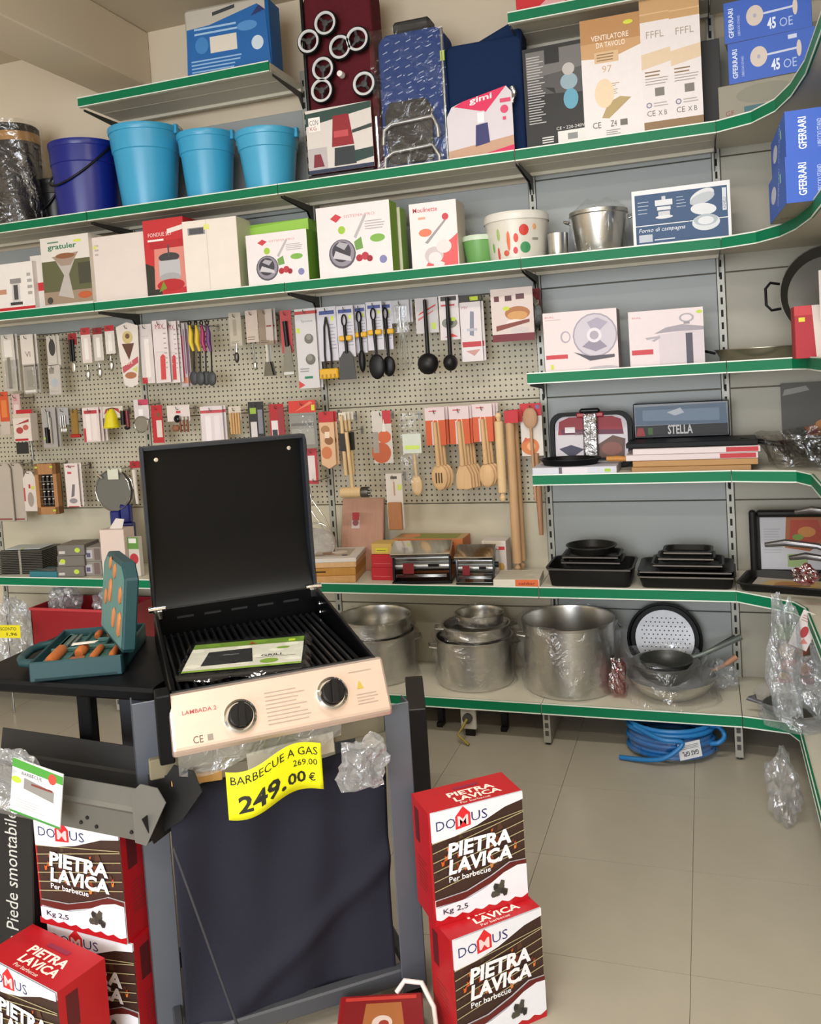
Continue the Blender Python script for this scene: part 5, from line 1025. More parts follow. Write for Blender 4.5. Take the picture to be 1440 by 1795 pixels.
def blk(t, k): stick(t, 'handle', 0, -.07, .012, BKP, -.006); stick(t, 'grip', -.0, -.08, .010, M('#6c1420', .4), -.004, .024, .026); head(t, 'tip', .016, .01, -.085, BKP, -.006, .01, x=.02)
hang('black_corkscrew', 'black and dark red corkscrew right of the yellow funnel', 'corkscrew', 216, 720, -.13, blk)
def sieve(t, k):
    slab(t, 'backing_card', 30 * k, 34 * k, '#cfc6c6', z=.016); p = Pr(30 * k, 34 * k); p.rect(.3, .7, 1, 1, '#b8405c').rect(.3, .1, .6, .5, '#e8e2e2'); p.build(t, z=.016 - 34 * k)
    loop(t, .078, .078, -.075 - .03, .003, CHROME, -.01, 'sieve_ring'); G().lathe([(.0001, .02), (.02, .018), (.038, 0)], M('#8a867c', .4, .6), 24, axis='y').build('mesh_bowl', t, smooth=60, loc=(0, -.01, -.105)); stick(t, 'hook_tail', -.145, -.19, .002, CHROME, -.008, -.005, -.012)
hang('tea_sieve', 'small round wire sieve below a white and pink card', 'sieve', 247, 706, -.15, sieve)
def f(p): p.rect(0, 0, 1, 1, '#b4242c').rect(.4, .15, .9, .6, '#d8c4bc').disc(.6, .75, .2, '#7a4a34')
hang('blister_card', 'red card at the left of the wooden handled brushes', 'utensil card', 274, 714, -.14, cardp(22, 66, '#b4242c', f))
def brushes(t, k):
    slab(t, 'backing_card', 46 * k, 28 * k, '#d6cac6', z=.01); p = Pr(46 * k, 28 * k); p.rect(.4, .5, .6, .66, '#c0404a'); p.build(t, z=.01 - 28 * k); loop(t, .024, .024, -.055, .007, BKP, -.012, 'black_ring'); head(t, 'pot', .02, .016, -.1, wood('#8a5a40'), -.012, .012, x=-.012)
    for i in range(3): x = .012 + i * .02; stick(t, 'brush_handle', -.055, -.12, [.004, .006, .005], wood('#7a4630'), -.01, x, x + .002); G().box(x - .006, x + .006, -.016, -.004, -.06, -.045, STEEL).build('ferrule', t)
hang('pastry_brush_set', 'set of brown wooden handled brushes with a black ring on a white card', 'brush set', 312, 714, -.15, brushes)
def f(p): p.rect(0, 0, 1, 1, '#d4cacc').rect(.0, .82, 1, .9, '#b84a52').rect(.2, .05, .45, .75, '#e4dcde').rect(.6, .05, .85, .75, '#dfd5d8')
hang('straw_pack', 'white packs with red headers directly above the barbecue lid', 'straw pack', 370, 716, -.15, cardp(44, 66, '#d4cacc', f), 2)
def woods(t, k):
    slab(t, 'backing_card', 24 * k, 24 * k, '#cbbfb0', z=.01)
    for x in (-.018, -.004, .01, .024): stick(t, 'wooden_handle', -.02, -.12, .006, LW2, -.008, x, x)
hang('wooden_skewer_set', 'four pale wooden handles hanging above the barbecue lid', 'spatula set', 411, 716, -.14, woods)
def f(p): p.rect(0, 0, 1, 1, '#262428').rect(.1, .1, .5, .5, '#c9c4c4').rect(.6, .2, .9, .8, '#7a7a84').rect(.1, .7, .5, .85, '#8fae3a')
hang('blister_card', 'black card with white label above the right half of the barbecue lid', 'utensil card', 448, 708, -.14, cardp(30, 70, '#262428', f))
def f(p): p.rect(0, 0, 1, 1, '#a82028').rect(.1, .08, .55, .55, '#d8d2d4').rect(.14, .12, .5, .3, '#33333a').rect(.62, .05, .95, .9, '#8f3038')
hang('blister_card', 'red card with barcode label left of the flat grater pack', 'utensil card', 484, 712, -.13, cardp(28, 64, '#a82028', f))
def f(p): p.rect(0, 0, 1, 1, '#84837e').rect(0, .74, 1, 1, '#c8372c').poly([(.2, .76), (.8, .98), (.9, .94)], '#d87a60').rect(.06, .46, .9, .52, '#5c5c5a').rect(.06, .06, .9, .4, '#97968f').rect(.84, .78, .96, .9, '#c0ce3a')
hang('grater_pack', 'flat grey pack with red top above the corner of the barbecue lid', 'grater', 529, 706, -.16, cardp(52, 82, '#84837e', f, (.04, .96, .04, .7)))
def f(p): p.rect(0, 0, 1, 1, '#d8b08c').rect(0, .8, 1, 1, '#b82830').ell(.4, .66, .3, .08, '#a87850').ell(.6, .45, .3, .08, '#8c5c38').ell(.4, .22, .36, .12, '#c8764a').rect(.35, .5, .65, .62, '#e6d0b8')
def tap(t, k):
    w, h = 28 * k, 100 * k; G().prism([(-w / 2, 0), (-w / 2, -h * .92), (0, -h), (w / 2, -h * .92), (w / 2, 0)], 0, .002, card('#d8b08c'), 'y').build('shaped_card', t); p = Pr(w, h * .92); f(p); p.build(t, z=-h * .92)
hang('spatula_card', 'tan and red patterned card hanging right of the flat grater pack', 'utensil card', 571, 722, -.15, tap, 2)
def f2(p): p.rect(0, 0, 1, 1, '#b83440').rect(.2, .1, .8, .8, '#dcd0d0')
hang('blister_card', 'red edged white card beside the right edge of the barbecue lid', 'utensil card', 545, 790, -.12, cardp(22, 62, '#b83440', f2))
# --- second row, wooden tools
def hammer(t, k):
    slab(t, 'paper_tag', 14 * k, 14 * k, '#d8d2c2', z=.012); stick(t, 'handle', .0, -.27, [.008, .010, .009], LW_, -.012, 0, .006); G().box(-.012, .018, -.022, -.002, -.16, -.08, M('#2c2824', .6)).build('dark_sleeve', t)
hang('meat_mallet', 'pale wooden mallet handle with a dark paper sleeve', 'mallet', 600, 728, -.16, hammer, 3, .02)
q = atY(622, 862, -.17)
t = thing('meat_mallet', 'wooden meat mallet head with a spiked steel end', 'mallet', (float(q[0]), -.19, float(q[2])), R_(3)); G().lathe([(.0001, -.055), (.022, -.054), (.024, -.04), (.024, .035), (.022, .04), (.0001, .04)], LW_, 20, axis='x').build('mallet_head', t, smooth=40)
sp = G().lathe([(.022, .04), (.024, .045), (.024, .075), (.0001, .076)], M('#6c6a66', .3, .9), 20, axis='x').build('steel_end', t, smooth=40)
for i in range(6): G().lathe([(.006, .07), (.0001, .088)], M('#6c6a66', .3, .9), 6, (0, .014 * math.cos(i), .014 * math.sin(i)), axis='x').build('spike', sp)
stick(t, 'handle', .02, .27, .009, LW_, .0, 0, -.012)
hook(float(q[0]) - .012, float(q[2]) + .27, -.19, 'the wooden meat mallet with the spiked end')
def f(p): p.rect(0, 0, 1, 1, '#c9c2ba').rect(.55, .75, 1, 1, '#b83038').ell(.6, .5, .35, .12, '#c86038').ell(.4, .2, .5, .2, '#b85a34').rect(0, .2, .3, .6, '#9a9088').poly([(.5, .6), (.7, .6), (.6, .85)], '#e0d8d0')
hang('mushroom_brush_card', 'white and orange food printed card between the mallets and the clear bag', 'utensil card', 668, 724, -.15, cardp(36, 92, '#c9c2ba', f))
def lbrush(t, k):
    w, h = 30 * k, 96 * k; slab(t, 'backing_card', w, h, '#d4ccc4', z=.01); p = Pr(w, h); p.rect(.3, .9, .7, .95, '#5a544e').rect(.7, .7, .95, .8, '#c8d06a').rect(.45, .6, .55, .85, '#b89474'); p.build(t, z=.01 - h); G().box(-w * .42, w * .42, -.014, 0, -h + .005, -h * .48, wood('#a8734c')).build('brush_block', t, bevel=.003)
hang('wood_brush_card', 'white card with a brown wooden block hanging below the food printed card', 'brush', 690, 834, -.15, lbrush, what='the brown wooden block card')
def bagt(t, k):
    G().box(-.055, .045, -.02, .01, -.36, .01, FILM).build('clear_bag', t, bevel=.01); slab(t, 'paper_label', 34 * k, 34 * k, '#cfd6cc', z=-.09, x=.01, y=-.022); p = Pr(34 * k, 34 * k); p.rect(.1, .2, .9, .4, '#c8e06a'); p.build(t, z=-.09 - 34 * k, x=.01, y=-.022); stick(t, 'spoon_handle', -.12, -.28, .007, LW_, -.006, .012, .016); head(t, 'spoon_head', .026, .045, -.32, LW_, -.006, .008, x=.016)
hang('bagged_wooden_spoon', 'wooden spoon in a clear bag with a pale green label', 'spoon', 718, 724, -.14, bagt)
def ospoon(kind):
    def mk(t, k):
        w, h = 36 * k, 66 * k; slab(t, 'orange_card', w, h, '#c8562c', z=.014); p = Pr(w, h); p.rect(0, .66, 1, 1, '#d8c6c8').rect(0, 0, 1, .66, '#c8562c').text(.66, .06, 'BAMBOO', '#e8d4cc', w=.62 * h / w, h=.16, rot=R_(90)).rect(.3, .0, .42, .62, '#d6c2bc').lines(.2, .88, .7, .93, 1, '#c05058', .6); p.build(t, z=.014 - h)
        stick(t, 'handle', -.05, -.24, [.009, .010, .012], BEECH, -.01, 0, .006); z = -.29
        if kind == 'slot':
            o = head(t, 'spoon_head', .036, .055, z, BEECH, -.012, .007, x=.008)
            for x in (-.012, 0, .012): G().box(x - .0025, x + .0025, -.0215, -.0185, z - .022, z + .022, M('#4c3820', .8)).build('slot', t, loc=(.008, 0, 0))
        elif kind == 'flat': G().prism([(-.016, z + .05), (.016, z + .05), (.034, z + .01), (.036, z - .045), (.02, z - .052), (-.030, z - .05), (-.034, z - .02), (-.03, z + .02)], -.016, -.009, BEECH, 'y').build('blade', t, bevel=.002, loc=(.008, 0, 0))
        else: head(t, 'spoon_head', .034, .05, z, BEECH, -.012, .009, x=.008)
    return mk
hang('bamboo_spoon', 'slotted bamboo spoon on an orange card', 'spoon', 762, 720, -.16, ospoon('slot'), 3)
hang('bamboo_spatula', 'flat bamboo spatula on an orange card', 'spatula', 804, 718, -.17, ospoon('flat'), 5)
hang('bamboo_spoon', 'plain bamboo spoon on an orange card', 'spoon', 845, 714, -.16, ospoon('round'), 3)
def rollp(L, r, tagc=True):
    def mk(t, k):
        G().lathe([(.0001, 0), (.010, -.004), (.014, -.018), (.009, -.03), (.008, -.036), (r, -.04), (r, -L + .04), (.008, -L + .036), (.009, -L + .03), (.014, -L + .018), (.010, -L + .004), (.0001, -L)], LW_ if L < .5 else wood('#c09a72'), 18).build('roller', t, smooth=35, loc=(0, -.015, 0))
        if tagc: slab(t, 'red_tag', 24 * k, 22 * k, '#b82830', z=.012, x=.012, y=-.034)
    return mk
hang('rolling_pin', 'short rolling pin with turned handles beside the orange cards', 'rolling pin', 875, 722, -.15, rollp(.38, .019, False))
hang('rolling_pin', 'long rolling pin reaching down to the counter shelf', 'rolling pin', 894, 724, -.12, rollp(.68, .020), 2, .045)
def wsp(t, k):
    w, h = 38 * k, 92 * k; slab(t, 'backing_card', w, h, '#d8d0c8', z=.012); p = Pr(w, h); p.rect(0, .76, 1, 1, '#c0202c').text(.3, .86, 'ILSA', '#e8c8c4', w=.4, h=.05).disc(.82, .93, .1, '#7a6a9c').ell(.4, .18, .42, .16, '#d07840').ell(.45, .18, .2, .08, '#e0a878').poly([(.05, .25), (.4, .3), (.2, .36)], '#c85a3c'); p.build(t, z=.012 - h)
    head(t, 'spoon_head', .032, .044, -.05, wood('#b89070'), -.018, .008); stick(t, 'handle', -.08, -.40, .006, wood('#b89070'), -.016, 0, .004); stick(t, 'long_handle', -.20, -.55, [.010, .014, .009], wood('#a87c5c'), -.004, .016, .018)
hang('wooden_spoon', 'long wooden spoon on a red and white card at the upright', 'spoon', 930, 712, -.10, wsp)
# --- third row, left, and things hanging beside the lid
def apron(t, k): w, h = 34 * k, 102 * k; G().prism([(-w / 2, -.03), (-w * .3, 0), (w * .3, 0), (w / 2, -.03), (w / 2, -h), (-w / 2, -h)], 0, .012, M('#b2a89c', .5, 0, .08, 9), 'y').build('clear_folded_sheet', t, bevel=.003); G().box(-w * .4, w * .4, -.002, 0, -h + .008, -h + .016, ink('#8a4a44')).build('printed_line', t)
hang('folded_apron', 'pale translucent folded apron at the far left of the third row', 'apron', 2, 812, -.15, apron); hang('folded_apron', 'pale translucent folded apron next to the wooden bottle rack', 'apron', 24, 812, -.13, apron)
def f(p): p.rect(0, 0, 1, 1, '#d6cac2').rect(.4, .68, .55, .8, '#b8303a').ell(.5, .35, .24, .22, '#9a8f88').rect(.6, .65, .85, .75, '#c8cc5a').rect(0, .3, .12, .7, '#b84044')
def drop(t, k): w, h = 28 * k, 70 * k; G().prism([(-w * .2, 0), (w * .2, 0), (w / 2, -h * .2), (w / 2, -h), (-w / 2, -h), (-w / 2, -h * .2)], 0, .002, card('#d6cac2'), 'y').build('shaped_card', t); p = Pr(w, h * .84); f(p); p.build(t, z=-h)
hang('utensil_card', 'white dotted card left of the wooden bottle rack', 'utensil card', 50, 826, -.14, drop)
def rack(t, k):
    w, h = 42 * k, 88 * k; g = G(); WD = wood('#a5764a'); a, b = .17, .15
    g.box(-w / 2, -w / 2 + w * a, -.03, .012, -h, 0, WD).box(w / 2 - w * a, w / 2, -.03, .012, -h, 0, WD).box(-w / 2, w / 2, -.03, .012, -h, -h + h * b, WD).box(-w / 2, w / 2, -.03, .012, -h * b * 1.4, 0, WD).box(-w / 2, w / 2, .004, .012, -h, 0, M('#16110d', .7)); g.build('frame', t, bevel=.001)
    for j in range(4):
        z = -h * .24 - (j + .9) * h * .148
        for i in range(3):
            x = (i - 1) * w * .2; o = G().lathe([(.0001, 0), (w * .075, 0), (w * .075, h * .09), (w * .04, h * .105)], M('#1c1512', .3), 10).build('bottle', t, smooth=40, loc=(x, -.012, z)); G().lathe([(w * .05, h * .105), (w * .05, h * .125), (.0001, h * .128)], M('#c9c2b8', .4), 8).build('cap', o, smooth=40)
        G().box(-w * .34, w * .34, -.028, -.025, z + h * .02, z + h * .028, WIRE).build('rail', t)
    for x, z in ((.3, -.06), (.3, -.92), (-.4, -.06)): G().box(x * w - .008, x * w + .008, -.0315, -.0305, z * h - .006, z * h + .004, ink('#b4c43a')).build('price_sticker', t)
hang('spice_rack', 'wooden framed rack holding rows of small dark bottles', 'spice rack', 84, 812, -.14, rack, rz=R_(6))
def f(p): p.rect(0, 0, 1, 1, '#dcd0cc').rect(.2, .76, .5, .81, '#b8404a').poly([(.35, .22), (.6, .25), (.7, .52), (.5, .52)], '#6c6a70').ell(.5, .14, .3, .06, '#8a8488').rect(.1, .92, .8, .95, '#b87078').rect(.1, .0, .9, .02, '#b03840')
hang('slicer_box', 'white card printed with a grey hand slicer right of the bottle rack', 'utensil card', 124, 816, -.15, cardp(28, 76, '#dcd0cc', f), 2)
def guard(t, k):
    r = 36 * k; loop(t, 2 * r, 2 * r, -r - .01, .004, CHROME, -.01, 'wire_ring'); G().lathe([(.0001, 0), (r, .001)], M('#6e6e68', .5, .3, .1, 200), 40, axis='y').build('mesh_disc', t, smooth=60, loc=(0, -.008, -r - .01)); slab(t, 'paper_label', 22 * k, 18 * k, '#cfd0c0', z=-.005, x=.012, y=-.016); stick(t, 'handle', -.03, -.05, .006, CHROME, -.016, -r * .75, -r * .5)
hang('splash_guard', 'round steel mesh splash guard left of the barbecue lid', 'splash guard', 197, 820, -.15, guard, 2)
def hnd(t, k): slab(t, 'red_label', 20 * k, 12 * k, '#a01c28', z=.01); G().tube([(0, -.01, -.03), (.002, -.01, -.1), (.006, -.01, -.20)], [.012, .010, .008], M('#cfc4b8', .35), 10).build('white_handle', t, smooth=60)
hang('white_handled_tool', 'white handled tool with a red label at the left edge of the lid', 'utensil', 236, 812, -.14, hnd)
def sieveb(t, k):
    stick(t, 'handle', .02, -.10, .005, CHROME, -.02, -.03, -.012)
    for s in (-1, 1): G().tube([(-.012, -.02, -.09), (s * .04 + .01, -.03, -.17), (s * .05 + .02, -.03, -.22)], .003, CHROME, 6).build('frame_wire', t, smooth=60)
    G().tube([(.02 + .075 * math.cos(a), -.03 - .02 * math.sin(a), -.29 + .10 * math.sin(a)) for a in [2 * math.pi * i / 20 for i in range(20)]], .0045, CHROME, 8, closed=True).build('steel_ring', t, smooth=60)
    g = G().lathe([(.0001, .06), (.03, .056), (.055, .04), (.07, .0)], film('steel_mesh', .5, (.6, .6, .6), .4, 220), 24, axis='y'); g.build('mesh_bowl', t, smooth=60, loc=(.02, -.028, -.29))
hang('large_sieve', 'large round steel sieve hanging right of the barbecue lid', 'sieve', 552, 840, -.17, sieveb)
hang('large_sieve', 'second steel sieve showing its lower ring behind the large one', 'sieve', 545, 852, -.11, sieveb, hk=False)
# cutting board leaning on the panel
def board(u0, u1, v0, v1, y, col, name, label, cat, th=.014, lean=0.0, z=None):
    X0, X1 = Xat(u0, y, .8), Xat(u1, y, .8); h = Hpx((u0 + u1) / 2, v0, v1, y); t = thing(name, label, cat, ((X0 + X1) / 2, y, on(ZE) if z is None else z)); w = X1 - X0
    G().box(-w / 2, w / 2, 0, th, 0, h, col).build('board', t, bevel=.004); t.rotation_euler = (-lean, 0, 0); return t, w, h
t, w, h = board(592, 666, 886, 1012, -.10, wood('#b58a76'), 'cutting_board', 'pinkish brown wooden cutting board standing against the back panel', 'cutting board', lean=R_(14))
p = Pr(w * .24, h * .22); p.rect(.1, 0, .9, .75, '#c9b8b4').rect(.15, .5, .85, 1, '#b02430').disc(.5, .35, .3, '#8f4a50'); p.build(t, name='small_sticker', x=-w * .16, z=h * .58)

# ------------------------------------------------------------------ counter shelf, left
zE = on(ZE)
def at(u, y, z): return Xat(u, y, z)
x = at(56, -.2, zE); w = (at(90, -.2, zE) - at(23, -.2, zE)) * .5
t = thing('grater_disc_stack', 'stack of dark square grater plates at the far left of the counter shelf', 'plate stack', (x, -.2, zE), R_(8))
pl = G().box(-w, w, -w * .7, w * .7, 0, .0055, M('#4f4e48', .45, .5)).mesh('plate')
for k in range(14):
    o = bpy.data.objects.new('plate', pl); COL.objects.link(o); o.parent = t; o.location = (0, 0, k * .0088)
G().box(-.006, .006, -w * .7 - .003, -w * .7, 0, .125, M('#9a978c', .4, .4)).build('front_strut', t)
G().box(-w * .8, w * .8, -w * .5, w * .5, .123, .126, M('#b9c2c6', .4)).build('paper_label', t)
G().box(-.008, .004, -w * .55, -w * .4, .126, .128, ink('#bcd03a')).build('price_sticker', t)
def flatbox(name, label, cat, u0, u1, y0, y1, z, h, col, top=None, rz=0, pr=None, ft=None, group=None):
    a, b = at(u0, y0, z), at(u1, y0, z); w = b - a
    t = thing(name, label, cat, ((a + b) / 2, y0, z), rz, group); G().boxf(-w / 2, w / 2, 0, y1 - y0, 0, h, {'*': card(col) if isinstance(col, str) else col, 'T': card(top or col) if isinstance(top or col, str) else (top or col)}).build('body', t, bevel=.0015)
    if pr: p = Pr(w, y1 - y0); pr(p); p.build(t, 'T', name='top_print', z=h)
    if ft: p = Pr(w, h); ft(p); p.build(t, name='front_print')
    t['w'] = w; return t
tag(G().box(-.11, .11, 0, .1, 0, .002, card('#d6cec2')).build('paper_sheet', None, loc=(at(26, -.33, zE), -.335, zE), rot=(0, 0, R_(6))), 'loose white paper sheet on the counter shelf before the grater plates', 'paper')
flatbox('teal_box', 'flat teal box lying on the counter shelf left of the grey boxes', 'box', 52, 100, -.33, -.22, zE, .028, '#2c7480', '#4a7078', pr=lambda p: p.rect(.2, .2, .8, .7, '#6a6a6c').rect(.25, .3, .75, .36, '#a8b0b2'))
def gb(p): p.rect(.06, .2, .28, .45, '#c2bcb4').rect(.3, .02, .98, .06, '#5a544e')
gh = .052
for k, (nm, st) in enumerate((('bottom', .72), ('middle', .2), ('top', .74))):
    z = zE + k * (gh + .001)
    flatbox('grey_box', 'small grey box with lime price sticker, %s of the stack left of the lid' % nm, 'box', 104, 146, -.315, -.17, z, gh, '#6e6862', '#857c72', R_(10), ft=lambda p, s=st: (gb(p), p.ell(s, .5, .1, .22, '#b8d03c')), group='stacked small grey boxes')
for k, nm in enumerate(('lower', 'upper')):
    flatbox('grey_box', 'dim grey box beside the stack of three, %s one' % nm, 'box', 148, 178, -.28, -.15, zE + k * (.07 + .001), .07, '#8a837c', '#9a9288', R_(10), ft=lambda p: p.rect(.1, .2, .5, .8, '#b4b0b4').rect(.2, .3, .4, .6, '#55506a').rect(.6, .1, .9, .9, '#6c5c58'), group='dim grey boxes')
t = carton('pink_white_box', 'pinkish white box with hanging tab right of the grey boxes', 'box', 182, 222, 928, 1012, zE, -.31, .09, '#d9c6bc', rz=R_(4), pr=lambda p: p.rect(0, 0, 1, .015, '#4a2a24'), side='#cdb9ae')
G().prism([(-.04, 0), (.03, 0), (.045, .045), (.0, .05)], .03, .032, card('#d9cfc8'), 'y').build('hanging_tab', t, loc=(.01, 0, t['h']))
t = thing('tulip_dispenser', 'white and green card with a red pepper picture, left edge of the lid', 'utensil card', (at(238, -.28, zE), -.28, zE)); G().box(-.03, .03, 0, .03, 0, .19, card('#c9c0b6')).build('carton', t, bevel=.002); p = Pr(.06, .19); p.rect(0, .7, 1, 1, '#5a8a3a').ell(.5, .45, .4, .14, '#b02a34').poly([(0, .3), (.5, .4), (.2, .44)], '#3a5a38').rect(.1, .85, .8, .97, '#dcdcd4'); p.build(t)
for k, (u, y, h, nm) in enumerate(((208, -.16, .30, 'shorter'), (226, -.14, .33, 'taller'))):
    t = thing('blue_bottle', 'dark blue bottle with a square cap behind the pink box, %s one' % nm, 'bottle', (at(u, y, .75), y, zE), R_(12), 'dark blue bottles'); c = M('#0f1a66', .3)
    G().box(-.035, .035, -.025, .025, 0, h * .72, c).build('bottle_body', t, bevel=.01, seg=2); G().box(-.026, .026, -.02, .02, h * .72, h, c).build('cap', t, bevel=.006); G().box(-.02, .02, -.0255, -.025, h * .5, h * .53, ink('#5a6ab0')).build('label_line', t)

# ------------------------------------------------------------------ counter shelf, middle
def wb(name, label, u0, u1, y0, y1, z, h, m, rz=0, pr=None): return flatbox(name, label, 'board', u0, u1, y0, y1, z, h, m, m, rz, pr)
hz = zE
wb('wooden_tray', 'pale wooden tray at the bottom of the board pile right of the lid', 540, 622, -.335, -.10, hz, .03, wood('#c99a62'), R_(10)); hz += .0305
t = wb('wooden_box', 'ochre wooden box with a dark slot inside the board pile', 538, 622, -.325, -.10, hz, .035, wood('#b8863c'), R_(10)); G().box(-.09, -.02, -.001, .002, .014, .02, M('#3a2812', .8)).build('slot', t); hz += .0355
wb('wooden_board', 'light wooden board near the top of the pile right of the lid', 532, 622, -.33, -.10, hz, .022, wood('#d2a878'), R_(11)); hz += .0225
wb('framed_board', 'white framed board with a food picture on top of the pile', 530, 622, -.33, -.09, hz, .018, card('#d8d2cc'), R_(11), pr=lambda p: p.rect(.02, .02, .98, .98, '#d8d2ca').rect(.16, .18, .84, .84, '#b3a693').ell(.45, .5, .16, .2, '#8a6248').ell(.6, .55, .14, .16, '#d6cabe').lines(.2, .2, .4, .4, 3, '#4a4038', .4).rect(.7, .2, .8, .3, '#4a5064'))
for k, nm in enumerate(('lower', 'upper')): flatbox('red_packet', 'bright red packet left of the pasta machines, %s one' % nm, 'packet', 652, 690, -.27, -.16, zE + k * .056, .055, '#b81c2a', ft=lambda p: p.rect(.1, .3, .9, .34, '#d86a6c'), group='red packets by the pasta machines')
flatbox('yellow_packet', 'small yellow packet on top of the red packets', 'packet', 652, 688, -.26, -.17, zE + .1125, .045, '#cfae62', ft=lambda p: p.rect(.2, .2, .8, .6, '#d6cc3a').rect(.25, .3, .7, .4, '#8a7a30'))
flatbox('picture_box', 'box with an orange food picture lying behind the pasta machines', 'box', 692, 815, -.16, -.03, zE, .16, '#c0703e', '#b89a70', pr=lambda p: p.rect(.3, .1, .9, .9, '#8a8a3c').ell(.2, .5, .14, .3, '#d8905c'))
def pasta(name, label, u0, u1, y0, d, h, body, rz):
    a, b = at(u0, y0, zE), at(u1, y0, zE); w = b - a; t = thing(name, label, 'pasta machine', ((a + b) / 2, y0, zE), rz, 'pasta machines')
    G().box(-w / 2, w / 2, .0, d, 0, .012, body).build('base_plate', t, bevel=.003)
    for s in (-1, 1): G().prism([(.01, .012), (d - .01, .012), (d - .015, h * .8), (d * .5, h * .92), (.02, h * .78)], s * w * .47 - .005, s * w * .47 + .005, body, 'x').build('side_plate', t, bevel=.002)
    for y, z, r in ((d * .35, h * .40, .02), (d * .35, h * .62, .02), (d * .7, h * .45, .02)): G().tube([(-w * .46, y, z), (w * .46, y, z)], r, STEEL, 16).build('roller', t, smooth=40)
    G().prism([(-.012, h * .72), (.006, h * .70), (d * .5, h * .98), (d * .85, h * .86), (d * .85, h * .9), (d * .5, h * 1.04), (-.014, h * .80)], -w * .5, w * .5, CHROME, 'x').build('top_cover', t, bevel=.002)
    G().box(-w * .42, w * .42, -.002, .003, h * .18, h * .26, CHROME).build('front_rail', t, bevel=.001); G().box(-w * .3, -w * .12, -.0035, -.002, h * .28, h * .55, M('#7a1c24', .4)).build('red_label', t)
    G().box(w * .12, w * .3, -.0035, -.002, h * .45, h * .52, BLACKP).build('knob_plate', t); G().tube([(w * .5, d * .35, h * .5), (w * .56, d * .35, h * .5)], .012, BLACKP, 12).build('crank_socket', t, smooth=40)
    return t
pasta('pasta_machine', 'black bodied pasta machine in shade beside the red packets', 690, 792, -.325, .155, .165, M('#2a2a2c', .25, .6), R_(8))
pasta('pasta_machine', 'chrome pasta machine in front of the tall white box', 800, 868, -.325, .15, .15, M('#8e8e90', .12, 1.0), R_(3))
carton('tall_white_box', 'white box printed with pasta standing behind the chrome machine', 'box', 848, 890, 962, 1022, zE, -.15, .09, '#d6cdc8', pr=lambda p: p.rect(.7, .74, .95, .84, '#c03a40').ell(.75, .25, .16, .12, '#c89a4a').rect(.1, .9, .8, 1, '#cfc4b0'))
t = flatbox('shelf_liner_box', 'flat white box with an orange printed end in front of the back panel', 'box', 866, 946, -.34, -.17, zE, .03, '#dcd6ca', '#d6cfbd', R_(4), ft=lambda p: p.rect(.48, .0, .98, 1, '#d86a34').text(.55, .28, 'caldor', '#8a2018', w=.36, h=.4, bold=.02), pr=lambda p: p.lines(.08, .1, .95, .9, 9, '#bdb6a6', .25))
# ------------------------------------------------------------------ baking tins
TIN = M('#1c1b1a', .42, .2, .12, 40, 0, .25); TINR = M('#5c5650', .35, .5)
def tin(t, w, d, h, z, y, name='tin', x=0.0):
    g = G(); k = .9; a = w / 2; b = d / 2; ak, bk = a - .018, b - .018; th = .003
    def ring(hx, hy, zz, r): return [(x + sx * (hx - r) + r * math.cos(q), y + sy * (hy - r) + r * math.sin(q), zz) for sx, sy, q0 in ((1, 1, 0), (-1, 1, 90), (-1, -1, 180), (1, -1, 270)) for q in (R_(q0), R_(q0 + 45), R_(q0 + 90))]
    rings = [ring(ak, bk, z + .002, .02), ring(a - .006, b - .006, z + h - .004, .03), ring(a, b, z + h - .004, .032), ring(a, b, z + h, .032), ring(a - .009, b - .009, z + h, .03), ring(ak - th, bk - th, z + .005, .02)]
    n = 12; vs = sum(rings, []); fs = [(i * n + j, i * n + (j + 1) % n, (i + 1) * n + (j + 1) % n, (i + 1) * n + j) for i in range(len(rings) - 1) for j in range(n)] + [tuple(range(n - 1, -1, -1)), tuple(range((len(rings) - 1) * n, len(rings) * n))]
    g.add(vs, fs, TIN); o = g.build(name, t, smooth=50)
    return o
def tinthing(label, u0, u1, y0, d, h, z, w=None, dx=0.0, kind='tin'):
    a, b = at(u0, y0, z), at(u1, y0, z); w = b - a; t = thing('baking_tin', label, 'baking tin', ((a + b) / 2, y0 + d / 2, z), R_(-1), 'nested black baking tins'); tin(t, w, d, h, 0, 0, 'tin_body')
    G().box(-w * .47, w * .47, -d / 2 - .0015, -d / 2 + .001, h - .006, h - .001, TINR).build('rolled_rim', t); return t
tinthing('deep black roasting tin, bottom of the left pile', 957, 1113, -.335, .25, .075, zE)
tinthing('black tin in the middle of the left pile', 982, 1092, -.31, .19, .022, zE + .0755); tinthing('black tin near the top of the left pile', 984, 1088, -.305, .18, .02, zE + .098)
x = (at(995, -.22, .75) + at(1080, -.22, .75)) / 2; t = thing('round_cake_tin', 'round black cake tin on top of the left pile', 'baking tin', (x, -.215, zE + .1185), group='nested black baking tins'); G().lathe([(.0001, .002), (.082, .0), (.098, .028), (.102, .028), (.102, .031), (.095, .031), (.08, .005), (.0001, .005)], TIN, 36).build('tin_body', t, smooth=40)
tinthing('wide black roasting tin, bottom of the right pile', 1118, 1294, -.335, .26, .05, zE); tinthing('black tin second from the bottom in the right pile', 1118, 1290, -.332, .255, .018, zE + .0505); tinthing('black tin in the middle of the right pile', 1142, 1272, -.315, .2, .022, zE + .069)
tinthing('small black tin near the top of the right pile', 1152, 1256, -.30, .16, .022, zE + .0915); tinthing('smallest black tin, top of the right pile', 1162, 1252, -.295, .15, .022, zE + .114)
